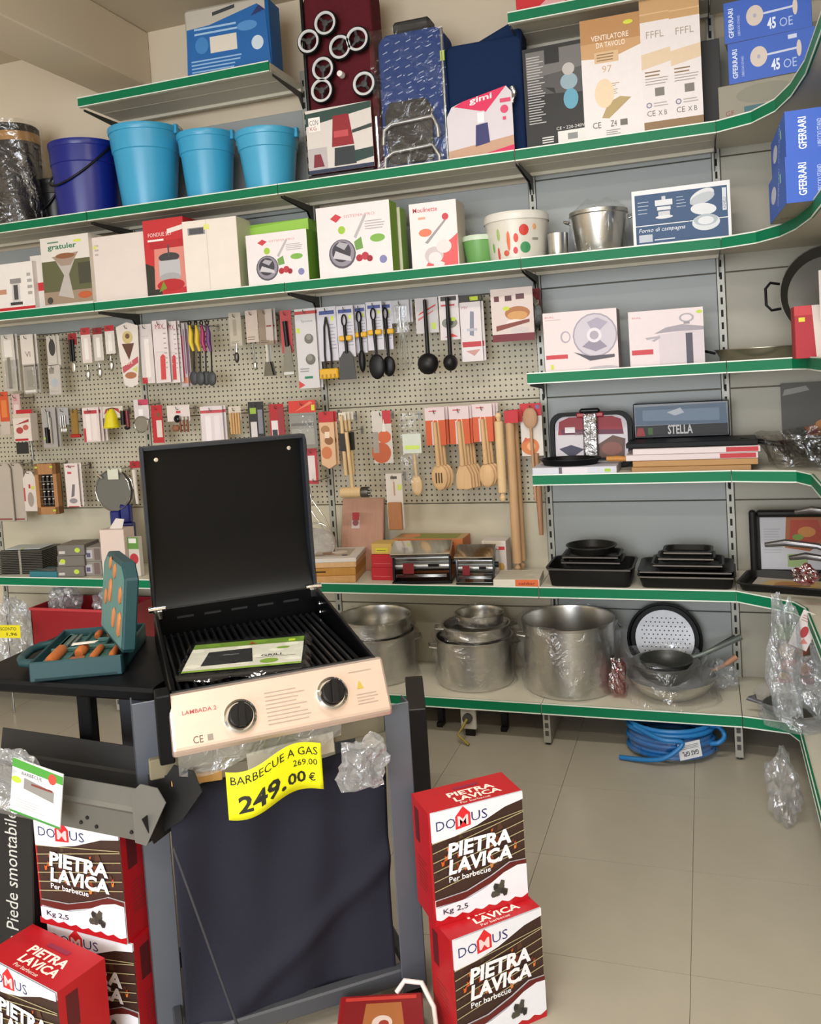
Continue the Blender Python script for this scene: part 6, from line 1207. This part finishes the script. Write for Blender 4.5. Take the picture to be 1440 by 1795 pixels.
# standing roasting tray with its printed card, and flat tray, in the corner
yb = -.10; a = at(1312, yb, .9); h = Hpx(1380, 882, 1000, yb)
t = thing('roasting_tray', 'large dark roasting tray standing upright with a pizza printed card', 'tray', (a + .24, yb, zE), 0); ww = .48
for nm, b_ in (('tray_rim', (-ww / 2, ww / 2, 0, h)),):
    g = G(); tk = .028
    g.box(-ww / 2, -ww / 2 + tk, -.03, .01, 0, h, TIN).box(ww / 2 - tk, ww / 2, -.03, .01, 0, h, TIN).box(-ww / 2 + tk, ww / 2 - tk, -.03, .01, 0, tk, TIN).box(-ww / 2 + tk, ww / 2 - tk, -.03, .01, h - tk, h, TIN); g.build(nm, t, bevel=.012, seg=3)
G().box(-ww / 2 + .02, ww / 2 - .02, .0, .008, .02, h - .02, TIN).build('tray_base', t)
cw, ch = ww - .08, h - .06; c = G().box(-cw / 2, cw / 2, -.006, -.003, .03, .03 + ch, card('#b9b9c0')).build('printed_card', t); p = Pr(cw, ch)
p.rect(0, 0, 1, 1, '#b4b4ba').poly([(.22, .42), (.44, .35), (.62, .6), (.56, 1), (.24, 1)], '#9a5a34').poly([(.26, .5), (.43, .42), (.57, .62), (.52, .95), (.28, .95)], '#a03c28').ell(.42, .72, .08, .1, '#b87a3c').ell(.34, .62, .05, .06, '#6c8a3a').rect(.56, .35, 1, 1, '#2b2a24').rect(.68, .5, .8, .9, '#6a643c').lines(.03, .3, .2, .8, 10, '#9a9aa2', .25).rect(.24, .05, .42, .3, '#8aa06a'); p.build(c, y=-.0065, z=.03)
q = atZ(1292, 1012, zE + .02); t = thing('roasting_tray', 'flat dark roasting tray with a food printed sheet on the corner shelf', 'tray', (.93, -.27, zE), R_(-14), None); tin(t, .34, .24, .032, 0, 0, 'tray_body'); p = Pr(.25, .15); p.rect(0, 0, 1, 1, '#b8b0a4').poly([(.1, .1), (.95, .1), (.9, .9), (.2, .8)], '#c8a86a').ell(.5, .45, .2, .3, '#b07a3c').poly([(.3, .2), (.8, .4), (.8, .5), (.3, .3)], '#6a4a30'); p.build(t, 'T', name='food_sheet', z=.012, y=-.075)
# ------------------------------------------------------------------ griddle shelf
zD = on(ZD)
t = flatbox('white_pan_box', 'thin white box lying under the wooden handled grill pan', 'box', 934, 1082, -.348, -.15, zD, .030, '#c6c6d2', ft=lambda p: p.rect(.02, .1, .96, .9, '#c9cad6').rect(.32, .0, .36, 1, '#5a5664').rect(.36, .1, .66, .95, '#d8d2da').rect(.86, .3, .93, .7, '#9cc23a'))
x = at(1010, -.25, zD); t = thing('grill_pan', 'black cast grill pan with a wooden handle on the thin white box', 'pan', (x - .02, -.25, zD + .0305)); G().lathe([(.0001, .0), (.105, .0), (.118, .022), (.122, .022), (.122, .025), (.114, .025), (.1, .004), (.0001, .004)], BLACKM, 36, sy=.75).build('pan_body', t, smooth=40)
G().box(.11, .15, -.012, .012, .012, .022, BLACKM).build('handle_bracket', t, bevel=.002); G().tube([(.145, -.005, .018), (.19, -.01, .018), (.235, -.015, .016)], [.010, .012, .009], wood('#b8803c'), 10).build('wooden_handle', t, smooth=50)
yg = -.13; a, b = at(966, yg, zD + .1), at(1110, yg, zD + .1); w = b - a; h = Hpx(1040, 708, 806, yg)
t = thing('griddle_pan', 'black griddle pan standing upright with a purple and white card', 'pan', ((a + b) / 2, yg, zD), 0); t.rotation_euler = (R_(-6), 0, 0)
r = .05; pts = [(sx * (w / 2 - r) + r * math.cos(q), (h / 2 + sz * (h / 2 - r)) + r * math.sin(q)) for sx, sz, q0 in ((1, 1, 0), (-1, 1, 90), (-1, -1, 180), (1, -1, 270)) for q in [R_(q0 + 90 * i / 5) for i in range(6)]]
G().prism(pts[::-1], .0, .012, BLACKM, 'y').build('pan_base', t); n = len(pts); inn = [(x_ * .90, h / 2 + (z_ - h / 2) * .86) for x_, z_ in pts]
g = G(); vs = [(x_, -.022, z_) for x_, z_ in pts] + [(x_, -.022, z_) for x_, z_ in inn] + [(x_, .0, z_) for x_, z_ in pts] + [(x_, .0, z_) for x_, z_ in inn]; fs = []
for i in range(n): j = (i + 1) % n; fs += [(i, j, n + j, n + i), (i, 2 * n + i, 2 * n + j, j), (n + i, n + j, 3 * n + j, 3 * n + i)]
g.add(vs, fs, BLACKM).build('pan_wall', t, smooth=40)
c = G().prism([(x_ * .98, z_) for x_, z_ in inn][::-1], -.008, -.005, card('#c9c4cc'), 'y').build('printed_card', t)
p = Pr(w * .88, h * .84); p.poly([(.04, .62), (.95, .60), (.92, .92), (.8, .99), (.2, .99), (.06, .9)], '#8c2030').poly([(.1, .62), (.95, .6), (.94, .70), (.08, .74)], '#5a1c3c').rect(.14, .66, .28, .78, '#d8d4d8').text(.28, .60, 'BISTECC', '#7a6a74', w=.22, h=.07).poly([(.05, .32), (.22, .40), (.4, .3), (.22, .12)], '#33344c').poly([(.5, .1), (.95, .1), (.97, .5), (.8, .58), (.6, .4)], '#5a4038').ell(.78, .3, .14, .14, '#7a4a40'); p.build(c, y=-.0085, z=h * .08)
hd = G().box(-.030, .030, -.03, -.012, h * .1, h * .98, film('grey_strip', .25, (.5, .48, .47), .5, 30)).build('wrapped_handle', t, bevel=.006); G().box(-.042, .042, -.034, -.01, h * .97, h * 1.06, BLACKP).build('handle_end', t, bevel=.008); G().box(-.055, .055, -.026, -.012, h * .90, h * .985, M('#a01c28', .4)).build('red_clip', t, bevel=.004)
yg = -.12; a, b = at(1112, yg, zD + .15), at(1280, yg, zD + .15); w = b - a; z0 = zD + .112; h = Hpx(1195, 706, 768, yg)
t = thing('black_bagged_box', 'long black box with painted grey sheen and white STELLA lettering', 'box', ((a + b) / 2, yg, z0)); G().box(-w / 2, w / 2, 0, .1, 0, h, M('#16181e', .22, 0, .2, 20)).build('carton', t, bevel=.004)
p = Pr(w, h); p.poly([(.02, .38), (.98, .36), (.97, .93), (.02, .90)], '#5a6c82').poly([(.1, .5), (.9, .45), (.9, .8), (.1, .8)], '#71849a').rect(.02, .04, .98, .36, '#181a20').text(.36, .10, 'STELLA', '#bcbcc0', w=.26, h=.26, bold=.02).poly([(.02, .06), (.12, .06), (.1, .3), (.04, .3)], '#8a2a2c').rect(.15, .1, .2, .3, '#3c5a30').poly([(.36, .72), (.5, .84), (.54, .7), (.44, .62)], '#b4bcc8'); p.build(t)  # grey-blue polygons paint a sheen onto the box front
flatbox('black_grill_plate', 'flat black grill plate lying on the two white boxes', 'grill plate', 1098, 1330, -.315, -.11, zD + .093, .018, BLACKM)
for k, (nm, c, u0, u1, hh) in enumerate((('cardboard', '#a37b4c', 1108, 1318, .022), ('cardboard', '#ad8350', 1110, 1330, .022), ('white', '#d3c6c8', 1098, 1330, .022), ('white', '#d6cacb', 1110, 1334, .022))):
    zz = zD + k * .0228
    flatbox('flat_%s_box' % nm, ('flat brown cardboard box, ' if k < 2 else 'flat white box with a red end, ') + ['bottom of the pile', 'second from the bottom', 'lower of two', 'upper of two'][k], 'box', u0, u1, -.345 + .004 * k, -.10, zz, hh, c, group='flat boxes piled on the griddle shelf', ft=(None if k < 2 else lambda p: p.rect(.74 if k == 3 else .72, .12, .985, .9, '#b42a34')))
t = thing('wrapped_frying_pan', 'dark frying pan wrapped in cloudy plastic on the corner shelf', 'pan', (1.04, -.24, zD)); G().lathe([(.0001, .045), (.10, .045), (.14, .09), (.145, .09), (.11, .042), (.0001, .04)], BLACKM, 32).build('pan_body', t, smooth=40); G().tube([(-.12, -.02, .085), (-.2, -.02, .1), (-.26, -.02, .105)], .010, BLACKP, 8).build('handle', t, smooth=50)
G().grid(lambda a, b: ((.15 + .05 * b + .012 * math.sin(a * 44 + 4 * b)) * math.cos(a * 6.2832), (.15 + .02 * b + .012 * math.sin(a * 44 + 4 * b)) * math.sin(a * 6.2832), .008 + b * .12 + .006 * math.sin(a * 31)), 60, 8, film('cloudy_bag', .12, (.8, .8, .79), .5, 24)).build('plastic_wrap', t, smooth=180)
t = thing('poster_card', 'dark grey card with a food picture standing on the corner shelf', 'card', (at(1372, -.03, 1.2) + .13, -.03, zD)); hh = Hpx(1400, 686, 820, -.03); G().box(-.13, .13, 0, .006, 0, hh, card('#55534e')).build('card', t); p = Pr(.26, hh); p.rect(0, 0, 1, 1, '#514f4b').poly([(.3, .42), (.8, .5), (1, .36), (.4, .3)], '#a05a30').ell(.6, .45, .14, .07, '#b8783c').poly([(.02, .84), (.4, .9), (.35, .96), (.05, .92)], '#8a8984').rect(.7, .86, 1, .92, '#9a9a98').poly([(.3, .3), (.5, .34), (.45, .42)], '#7a2a20'); p.build(t)
# ------------------------------------------------------------------ pot box shelf
zC = on(ZC)
def f(p):
    p.rect(0, 0, 1, 1, '#dccfd0').rect(.02, .22, .32, .29, '#c03a44').text(.03, .91, 'BIAL', '#c86a72', w=.13, h=.03).lines(.03, .86, .3, .89, 1, '#c9b0b4', .5).disc(.70, .58, .30, '#9c95a4').disc(.70, .58, .28, '#c4bcc8').poly([(.52, .40), (.70, .57), (.86, .38), (.7, .31)], '#8d8698').poly([(.6, .8), (.70, .58), (.88, .78), (.74, .87)], '#a39cae').disc(.69, .58, .10, '#d9d3dc').disc(.69, .58, .06, '#a59eac').ell(.3, .58, .07, .10, '#a8a0ac').ell(.305, .58, .05, .075, '#dccfd0').poly([(.4, .32), (.62, .16), (.95, .2), (.95, .25), (.62, .24)], '#4c4854').rect(.08, .05, .12, .13, '#c8d04a').ell(.8, .03, .2, .04, '#b8b0b8')
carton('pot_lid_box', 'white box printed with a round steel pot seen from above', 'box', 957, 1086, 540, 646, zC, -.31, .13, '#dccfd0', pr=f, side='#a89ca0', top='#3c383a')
def f(p):
    p.rect(0, 0, 1, 1, '#dccfd2').text(.05, .87, 'BIAL', '#c86a72', w=.13, h=.03).rect(.03, .22, .32, .31, '#c03a44').poly([(.4, .0), (.4, .52), (.38, .56), (1, .62), (1, 0)], '#cdc2c8').rect(.76, 0, .85, .56, '#4c4a56').poly([(.34, .58), (.5, .68), (.72, .72), (1, .66), (1, .60), (.6, .6)], '#9a949e').poly([(.22, .52), (.42, .54), (.42, .50), (.34, .44), (.3, .46), (.36, .5), (.24, .48)], '#a8a2aa').ell(.78, .83, .10, .08, '#a59fa6').ell(.78, .83, .07, .055, '#dccfd2').rect(.74, .72, .82, .76, '#8f8992').ell(.95, .92, .04, .03, '#b8cc3c')
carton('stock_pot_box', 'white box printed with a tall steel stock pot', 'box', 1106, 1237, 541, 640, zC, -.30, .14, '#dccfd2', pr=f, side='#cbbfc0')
CARB = M('#6a6862', .35, .7, .1, 20)
xp = (at(1272, -.19, zC) + at(1412, -.19, zC)) / 2
t = thing('paella_pan', 'wide carbon steel paella pan lying flat on the corner shelf', 'pan', (xp, -.20, zC)); R1 = .175; G().lathe([(.0001, .0), (R1 * .86, .0), (R1, .045), (R1 + .004, .045), (R1 + .004, .048), (R1 - .004, .048), (R1 * .85, .004), (.0001, .004)], M('#8d8978', .32, .8), 44).build('pan_body', t, smooth=40)
for s in (-1, 1): G().tube([(s * R1, -.04, .035), (s * (R1 + .035), -.03, .045), (s * (R1 + .035), .03, .045), (s * R1, .04, .035)], .005, BLACKM, 8).build('handle', t, smooth=50)
yy = -.34; c = atY(1445, 545, yy); R1 = Hpx(1400, 455, 620, yy) * .52
t = thing('paella_pan', 'large dark paella pan standing upright at the right edge', 'pan', (float(c[0]) + .03, yy, zC + .046 + .004), 0); t.rotation_euler = (R_(-8), 0, 0)
G().lathe([(.0001, .02), (R1 * .82, .02), (R1 * .98, -.03), (R1, -.03), (R1, -.026), (R1 * .84, .026), (.0001, .026)], CARB, 48, (0, 0, R1), axis='y').build('pan_body', t, smooth=40)
for s in (-1, 1): G().tube([(s * R1 * .98, -.02, R1 - .045), (s * (R1 + .028), -.03, R1 - .05), (s * (R1 + .045), -.03, R1 - .03), (s * (R1 + .045), -.03, R1 + .03), (s * (R1 + .028), -.03, R1 + .05), (s * R1 * .98, -.02, R1 + .045)], .005, BLACKM, 8).build('handle', t, smooth=50)
yy = -.62; t = carton('red_tin_box', 'red box with a white round label hanging over the right edge of the corner shelf', 'box', 1396, 1470, 525, 618, zC, yy, .12, '#a82430', pr=lambda p: p.rect(0, .82, 1, 1, '#c23a40').rect(.1, .7, .25, .78, '#d8d03a').poly([(.5, 0), (1, 0), (1, 1), (.42, 1)], '#d2c4bc'))
yy = -.64; t = thing('white_tag_card', 'white and red tag hanging in front of the paella pan at the right edge', 'tag', (at(1450, yy, 1.85), yy - .02, zC + .12)); G().box(-.03, .05, 0, .004, 0, .16, card('#d8cdc6')).build('card', t); p = Pr(.08, .16); p.poly([(.1, .5), (.5, .6), (.3, .8)], '#b83038'); p.build(t, x=.01)
# ------------------------------------------------------------------ bottom shelf
zF = on(ZF)
def wrap(t, r, h, seed, mat=FILM, flare=.0, top=1.1):
    G().grid(lambda a, b: ((r * (1.04 + .05 * math.sin(a * 38 + 6 * b + seed) + .04 * math.sin(a * 69 - 9 * b + seed)) + flare * max(0, b - .7)) * math.cos(a * 6.2832), (r * (1.04 + .05 * math.sin(a * 38 + 6 * b + seed)) + flare * max(0, b - .7)) * math.sin(a * 6.2832), b * h * top + .01 * b * math.sin(a * 25 + seed) + .001), 80, 14, mat).build('plastic_wrap', t, smooth=180)
ALU = M('#cfcdc8', .3, 1.0, .05, 16, 0, .5, (1, 1, 10))
def pot(t, r, h, z=0.0, nm='pot_body', m=ALU): return G().lathe([(.0001, z), (r * .97, z), (r, z + .006), (r, z + h - .012), (r + .005, z + h - .010), (r + .006, z + h), (r - .001, z + h), (r - .004, z + h - .01), (r - .004, z + .008), (.0001, z + .006)], m, 48).build(nm, t, smooth=35)
def potat(label, u0, u1, yc, zz, h, mat=ALU, handles=True, wrapm=FILM, dx=0.0, grp='wrapped stock pots'):
    a, b = at(u0, yc, zz + .1), at(u1, yc, zz + .1); r = (b - a) / 2; t = thing('stock_pot', label, 'pot', ((a + b) / 2, yc, zz), R_(20), grp); pot(t, r, h, m=mat)
    if handles:
        for s in (-1, 1): G().tube([(s * r, -.035, h * .8), (s * (r + .03), -.025, h * .82), (s * (r + .03), .025, h * .82), (s * r, .035, h * .8)], .005, STEEL, 8).build('handle', t, smooth=50)
    if wrapm: wrap(t, r * 1.02, h, u0, wrapm, 0, 1.0)
    return t, r
cl_ = film('pot_wrap', .085, (.98, .98, .98), .7, 14, .03)
potat('large steel stock pot in clear plastic in the middle of the bottom shelf', 922, 1080, -.20, zF, .285, wrapm=cl_)
t, r = potat('steel pot in clear plastic, bottom of the stack behind the lava stone cartons', 770, 898, -.20, zF, .20, wrapm=cl_)
potat('steel pot nested on the wrapped stack, middle one', 778, 890, -.20, zF + .2005, .05, wrapm=cl_, handles=True); potat('small dark steel pot on top of the wrapped stack', 800, 880, -.19, zF + .251, .045, wrapm=cl_, handles=False)
potat('steel pot in clear plastic half hidden behind the barbecue', 600, 725, -.20, zF, .20, wrapm=cl_); potat('shallow steel pan in crinkled plastic on the pot behind the barbecue', 596, 715, -.20, zF + .2005, .07, wrapm=film('crinkle', .12, (.95, .95, .95), .8, 26), handles=False)
yb = -.045; c = atY(1166, 1118, yb); R1 = .152
t = thing('perforated_tray', 'round black tray with a white dotted centre standing behind the woks', 'tray', (float(c[0]), yb - .03, zF)); t.rotation_euler = (R_(-7), 0, 0); zc_ = float(c[2]) - zF
G().lathe([(.0001, .012), (R1 * .97, .012), (R1, -.012), (R1 * .94, -.014), (R1 * .90, .004), (.0001, .004)], BLACKM, 44, (0, 0, max(zc_, R1)), axis='y').build('tray_body', t, smooth=40); ds = G().lathe([(.0001, .002), (R1 * .78, .002), (R1 * .78, .0045), (.0001, .0045)], M('#e2e6f0', .4), 40, (0, 0, max(zc_, R1)), axis='y').build('white_disc', t, smooth=40)
g = G()
for i in range(-5, 6):
    for j in range(-5, 6):
        xx, z_ = i * .018 + (j % 2) * .009, j * .017
        if xx * xx + z_ * z_ < (R1 * .68) ** 2: g.lathe([(.0001, .0012), (.0032, .0014)], M('#3c3c46', .6), 6, (xx, 0, max(zc_, R1) + z_), axis='y')
g.build('dot_holes', t)['kind'] = 'stuff'
def wok(label, u0, u1, yc, z, r, h, hang_, hl, mat, hm, rzz, tilt=0.0):
    a, b = at(u0, yc, z + .1), at(u1, yc, z + .1); t = thing('wok', label, 'pan', ((a + b) / 2, yc, z), rzz, 'wrapped woks'); r = (b - a) / 2
    G().lathe([(.0001, .0), (r * .45, .0), (r * .75, h * .35), (r * .95, h * .8), (r, h), (r - .003, h), (r * .93, h * .8), (r * .73, h * .36), (r * .44, .005), (.0001, .005)], mat, 40).build('pan_body', t, smooth=45); dx, dy = math.cos(hang_), math.sin(hang_)
    G().tube([(dx * r * .97, dy * r * .97, h * .9), (dx * (r + .05), dy * (r + .05), h * 1.15), (dx * (r + hl), dy * (r + hl), h * 1.15 + hl * .28)], [.007, .009, .012], hm, 10).build('handle', t, smooth=50)
    return t, r, h
t, r, h = wok('wide steel wok in clear plastic on the right of the bottom shelf, lower one', 1098, 1258, -.25, zF, .16, .085, R_(25), .10, ALU, wood('#a87c62'), 0); wrap(t, r, h, 3, cl_, .05, 1.3)
t, r, h = wok('smaller wok with long grey handle stacked on the wide steel wok', 1108, 1228, -.23, zF + .0455, .12, .085, R_(28), .17, M('#c6c6c2', .35, .9), M('#5c5f60', .4, .5), 0); wrap(t, r, h, 9, cl_, .06, 1.3)
t, r, h = wok('dark wok with raised grey handle at the back of the wok heap', 1120, 1216, -.23, zF + .08, .12, .06, R_(20), .20, M('#4a4c4a', .4, .6), M('#77807c', .4, .5), 0)
crumple('red_net_bag', 'crumpled red and clear wrapping at the left edge of the woks', 'wrapping', (at(1082, -.33, .3), -.31, zF + .02), (.03, .03, .075), film('red_wrap', .3, (.75, .12, .15), .6, 20), 21)
crumple('plastic_bag', 'clear crinkled plastic bag heaped over the wok handles', 'plastic bag', (at(1268, -.22, .4), -.16, zF + .02), (.05, .05, .05), HAZY, 22)
# corner bottom shelf
t = thing('food_carton', 'upright carton with green and red food pictures in the bottom corner', 'carton', (at(1357, -.03, .4) + .07, -.05, zF)); hh = Hpx(1388, 1062, 1165, -.05); G().box(-.07, .07, 0, .03, 0, hh, card('#6a5a38')).build('carton', t, bevel=.002); p = Pr(.14, hh); p.rect(0, 0, 1, 1, '#5c4a30').rect(0, .75, 1, 1, '#6f8a3c').ell(.3, .55, .2, .12, '#b89a7c').ell(.7, .6, .2, .12, '#8a4a30').ell(.4, .3, .25, .12, '#a04028').ell(.75, .25, .18, .12, '#b8703c').rect(0, 0, 1, .1, '#a82a28').ell(.2, .12, .14, .06, '#c8a050'); p.build(t)
t, r, h = wok('grey frying pan in cloudy plastic on the bottom corner shelf', 1335, 1470, -.42, zF, .12, .05, R_(170), .02, M('#8a8a86', .35, .8), M('#55555a', .4), 0); wrap(t, r, h, 5, HAZY, .08, 1.6)
t['label'] = 'grey frying pan in cloudy plastic on the bottom corner shelf'; t['group'] = 'pans in the bottom corner'
crumple('plastic_bag', 'large heap of clear plastic bags piled over the pans at the right edge', 'plastic bag', (1.06, -.50, zF + .05), (.13, .10, .15), HAZY, 31)
crumple('plastic_bag', 'tall clear plastic bag rising to the roasting tray at the right edge', 'plastic bag', (.88, -.64, zF + .10), (.05, .05, .22), HAZY, 32)
crumple('plastic_bag', 'loose clear plastic bag hanging below the bottom shelf at the right edge', 'plastic bag', (.845, -.80, .0), (.05, .09, .11), film('thin_bag', .09, (.96, .96, .97), .5, 14, .1), 33)
t = thing('recipe_card', 'white and red printed card hanging among the plastic bags at right', 'card', (float(atY(1395, 1080, -.60)[0]), -.62, .50), 0); t.rotation_euler = (0, R_(24), 0); G().box(-.03, .03, 0, .002, 0, .13, card('#d3cac8')).build('card', t); p = Pr(.06, .13); p.ell(.5, .45, .2, .16, '#a83038').lines(.1, .7, .9, .9, 3, '#b88a84', .4).poly([(.5, .1), (.9, .2), (.6, .3)], '#c87a70'); p.build(t)
for k, (v, u, L, nm) in enumerate(((955, 1342, .16, 'uppermost'), (978, 1385, .12, 'middle'), (898, 1395, .12, 'highest and shortest'))):
    q = atY(u, v, -.58); t = thing('pan_handle_tool', 'long grey steel pan handle reaching in from the right edge, %s' % nm, 'handle', (float(q[0]), -.58, float(q[2])), 0, 'steel pan handles at the right edge'); G().tube([(0, 0, 0), (L * .4, -.02, .012), (L, -.04, .004), (L + .05, -.06, -.015)], [.008, .012, .010, .008], M('#77767a', .25, .9), 10).build('handle', t, smooth=50); G().lathe([(.0001, 0), (.07, .0), (.085, .04), (.082, .04), (.068, .004), (.0001, .004)], M('#55555a', .3, .8), 32, (L + .12, -.08, -.05)).build('pan_body', t, smooth=45)
crumple('red_wrapping', 'crumpled red foil wrapping above the flat roasting tray', 'wrapping', (float(atY(1412, 1003, -.55)[0]), -.55, .70), (.04, .03, .035), film('red_wrap', .3, (.75, .12, .15), .6, 20), 35)
# ------------------------------------------------------------------ under the shelf
xh = (at(1094, -.42, .1) + at(1258, -.42, .1)) / 2; HOS = M('#1f6fae', .38, 0, .06, 20)
t = thing('gas_hose_coil', 'coil of bright blue gas hose with a white label on the floor', 'hose', (xh, -.36, 0)); Rh = (at(1258, -.42, .1) - at(1094, -.42, .1)) / 2 - .01
pts = []
for i in range(8 * 28 + 1):
    a = 2 * math.pi * i / 28; lay = (i // 28) % 8; pts.append(((Rh - .010 * (lay % 3)) * math.cos(a), (Rh - .010 * (lay % 3)) * .8 * math.sin(a) , .012 + .0135 * i / 28))
G().tube(pts, .0088, HOS, 8).build('coiled_hose', t, smooth=60)
pts = [(-Rh * .95, -.03, .12), (-Rh * .6, -Rh * .75, .10), (-Rh * .2, -Rh * .92, .06), (-Rh * .7, -Rh * .95, .02), (-Rh * 1.15, -Rh * .8, .010)]
def smooth_pts(P, n=8):
    P = [Vector(p) for p in P]; out = []
    for i in range(len(P) - 1):
        p0, p1, p2, p3 = P[max(i - 1, 0)], P[i], P[i + 1], P[min(i + 2, len(P) - 1)]
        for k in range(n): s = k / n; out.append(.5 * ((2 * p1) + (p2 - p0) * s + (2 * p0 - 5 * p1 + 4 * p2 - p3) * s * s + (3 * p1 - p0 - 3 * p2 + p3) * s ** 3))
    return [tuple(p) for p in out + [P[-1]]]
G().tube(smooth_pts([(-Rh * .8, -Rh * .5, .115), (-Rh * .2, -Rh * .93, .10), (Rh * .3, -Rh * .92, .09), (-Rh * .2, -Rh * 1.02, .03), (-Rh * 1.15, -Rh * .8, .0095)]), .0088, HOS, 8).build('loose_end', t, smooth=60)
G().tube(smooth_pts([(Rh * .6, -Rh * .4, .11), (Rh * 1.05, -.03, .115), (Rh * 1.22, -.05, .09), (Rh * 1.1, -.07, .07), (Rh * .9, -Rh * .4, .06)]), .0088, HOS, 8).build('loose_end', t, smooth=60)
G().grid(lambda a, b: ((Rh + .012) * math.cos(-2.6 + a * 2.2), (Rh + .012) * .8 * math.sin(-2.6 + a * 2.2) * 1.02, .012 + b * .085), 24, 4, film('hose_wrap', .10, (.85, .93, 1), .3, 9)).build('clear_wrap', t, smooth=180)
lb = G().box(-.042, .042, -.003, 0, 0, .062, card('#d6d8de')).build('white_label', t, loc=(Rh * .42, -Rh * .80, .088), rot=(0, R_(172), R_(22))); p = Pr(.084, .062); p.text(.12, .52, 'GAS GPL', '#33363c', w=.74, h=.3, bold=.02).lines(.1, .12, .9, .4, 3, '#8a8d94', .4); p.build(lb, y=-.0032); lb.rotation_euler = (0, R_(172), R_(22))
t = thing('wall_socket', 'grey electric socket with a plug and yellow cable under the bottom shelf', 'socket', (float(atY(824, 1308, -.40)[0]), -.40, .036)); G().box(-.032, .032, 0, .02, 0, .09, M('#b9b5ac', .5)).build('box', t, bevel=.004); G().tube([(0, -.002, .05), (0, -.02, .05)], .02, M('#3a3a3a', .5), 14).build('plug', t, smooth=40); G().tube([(0, -.02, .05), (-.01, -.05, .03), (-.03, -.06, .0), (.02, -.08, -.028)], .006, M('#8a7a2c', .5), 8).build('cable', t, smooth=50); G().box(-.02, .02, .02, .03, -.035, .1, BLACKP).build('post', t)
for k, (u, nm) in enumerate(((772, 'left'), (884, 'right'))): tag(G().box(-.013, .013, 0, .03, 0, .125, BLACKP).box(-.013, .013, -.02, 0, 0, .02, BLACKP).build('black_support_leg', None, bevel=.002, loc=(at(u, -.30, .06), -.30, 0)), 'black support leg under the bottom shelf, %s of the wall socket' % nm, 'support leg', 'black support legs')
# black tall carton behind the barbecue's right leg
t = thing('black_carton', 'tall black carton standing behind the right leg of the barbecue', 'carton', (at(736, -1.25, .3), -1.25, 0), R_(20)); G().box(-.03, .03, 0, .3, 0, .46, M('#1b1b1d', .5, 0, .2, 40)).build('carton', t, bevel=.003)
# red tub with plastic bags behind the side shelf, and a yellow price notice
yr = -.36; a, b = at(50, yr, .55), at(212, yr, .55); w = b - a
t = thing('red_tub', 'long dark red tub behind the tool case', 'tub', ((a + b) / 2, yr, zF)); hh = .30; RT = M('#8e1420', .4)
G().box(-w / 2, w / 2, 0, .008, 0, hh, RT).box(-w / 2, w / 2, .24, .248, 0, hh, RT).box(-w / 2, -w / 2 + .008, 0, .248, 0, hh, RT).box(w / 2 - .008, w / 2, 0, .248, 0, hh, RT).box(-w / 2, w / 2, 0, .248, 0, .01, RT).build('tub_walls', t, bevel=.002); G().box(-w / 2 - .003, w / 2 + .003, -.004, .0, hh - .012, hh, M('#b83a40', .35)).build('rim', t)
crumple('plastic_bag', 'crinkled clear bag in the red tub, left one above the tool case', 'plastic bag', ((a + b) / 2 - w * .3, -.24, zF + .17), (.075, .07, .12), HAZY, 41); crumple('plastic_bag', 'crinkled clear bag in the red tub, right one near the case lid', 'plastic bag', ((a + b) / 2 + w * .22, -.24, zF + .17), (.08, .07, .12), HAZY, 42)
crumple('plastic_bag', 'crinkled clear bag at the left edge behind the yellow notice', 'plastic bag', (at(18, -.30, .5), -.28, zF), (.10, .08, .17), HAZY, 43)
t = thing('price_notice', 'small yellow price notice at the left edge with cut off lettering', 'price tag', (float(atY(18, 1116, -.50)[0]), -.52, float(atY(18, 1116, -.50)[2])), R_(6)); G().box(-.075, .075, 0, .001, 0, .062, M('#e6d81a', .55)).build('paper', t); p = Pr(.15, .062); p.text(.28, .58, 'SCONTO', '#2c2a10', w=.58, h=.26, bold=.01).text(.5, .14, '1,96', '#2c2a10', w=.38, h=.28, bold=.01); p.build(t)
tag(G().tube([(-.0, .0, -.45), (0, 0, .02)], .004, WIRE, 6).build('notice_stand', None, loc=(float(atY(18, 1116, -.50)[0]), -.516, .456)), 'thin wire stand of the small yellow price notice', 'stand')
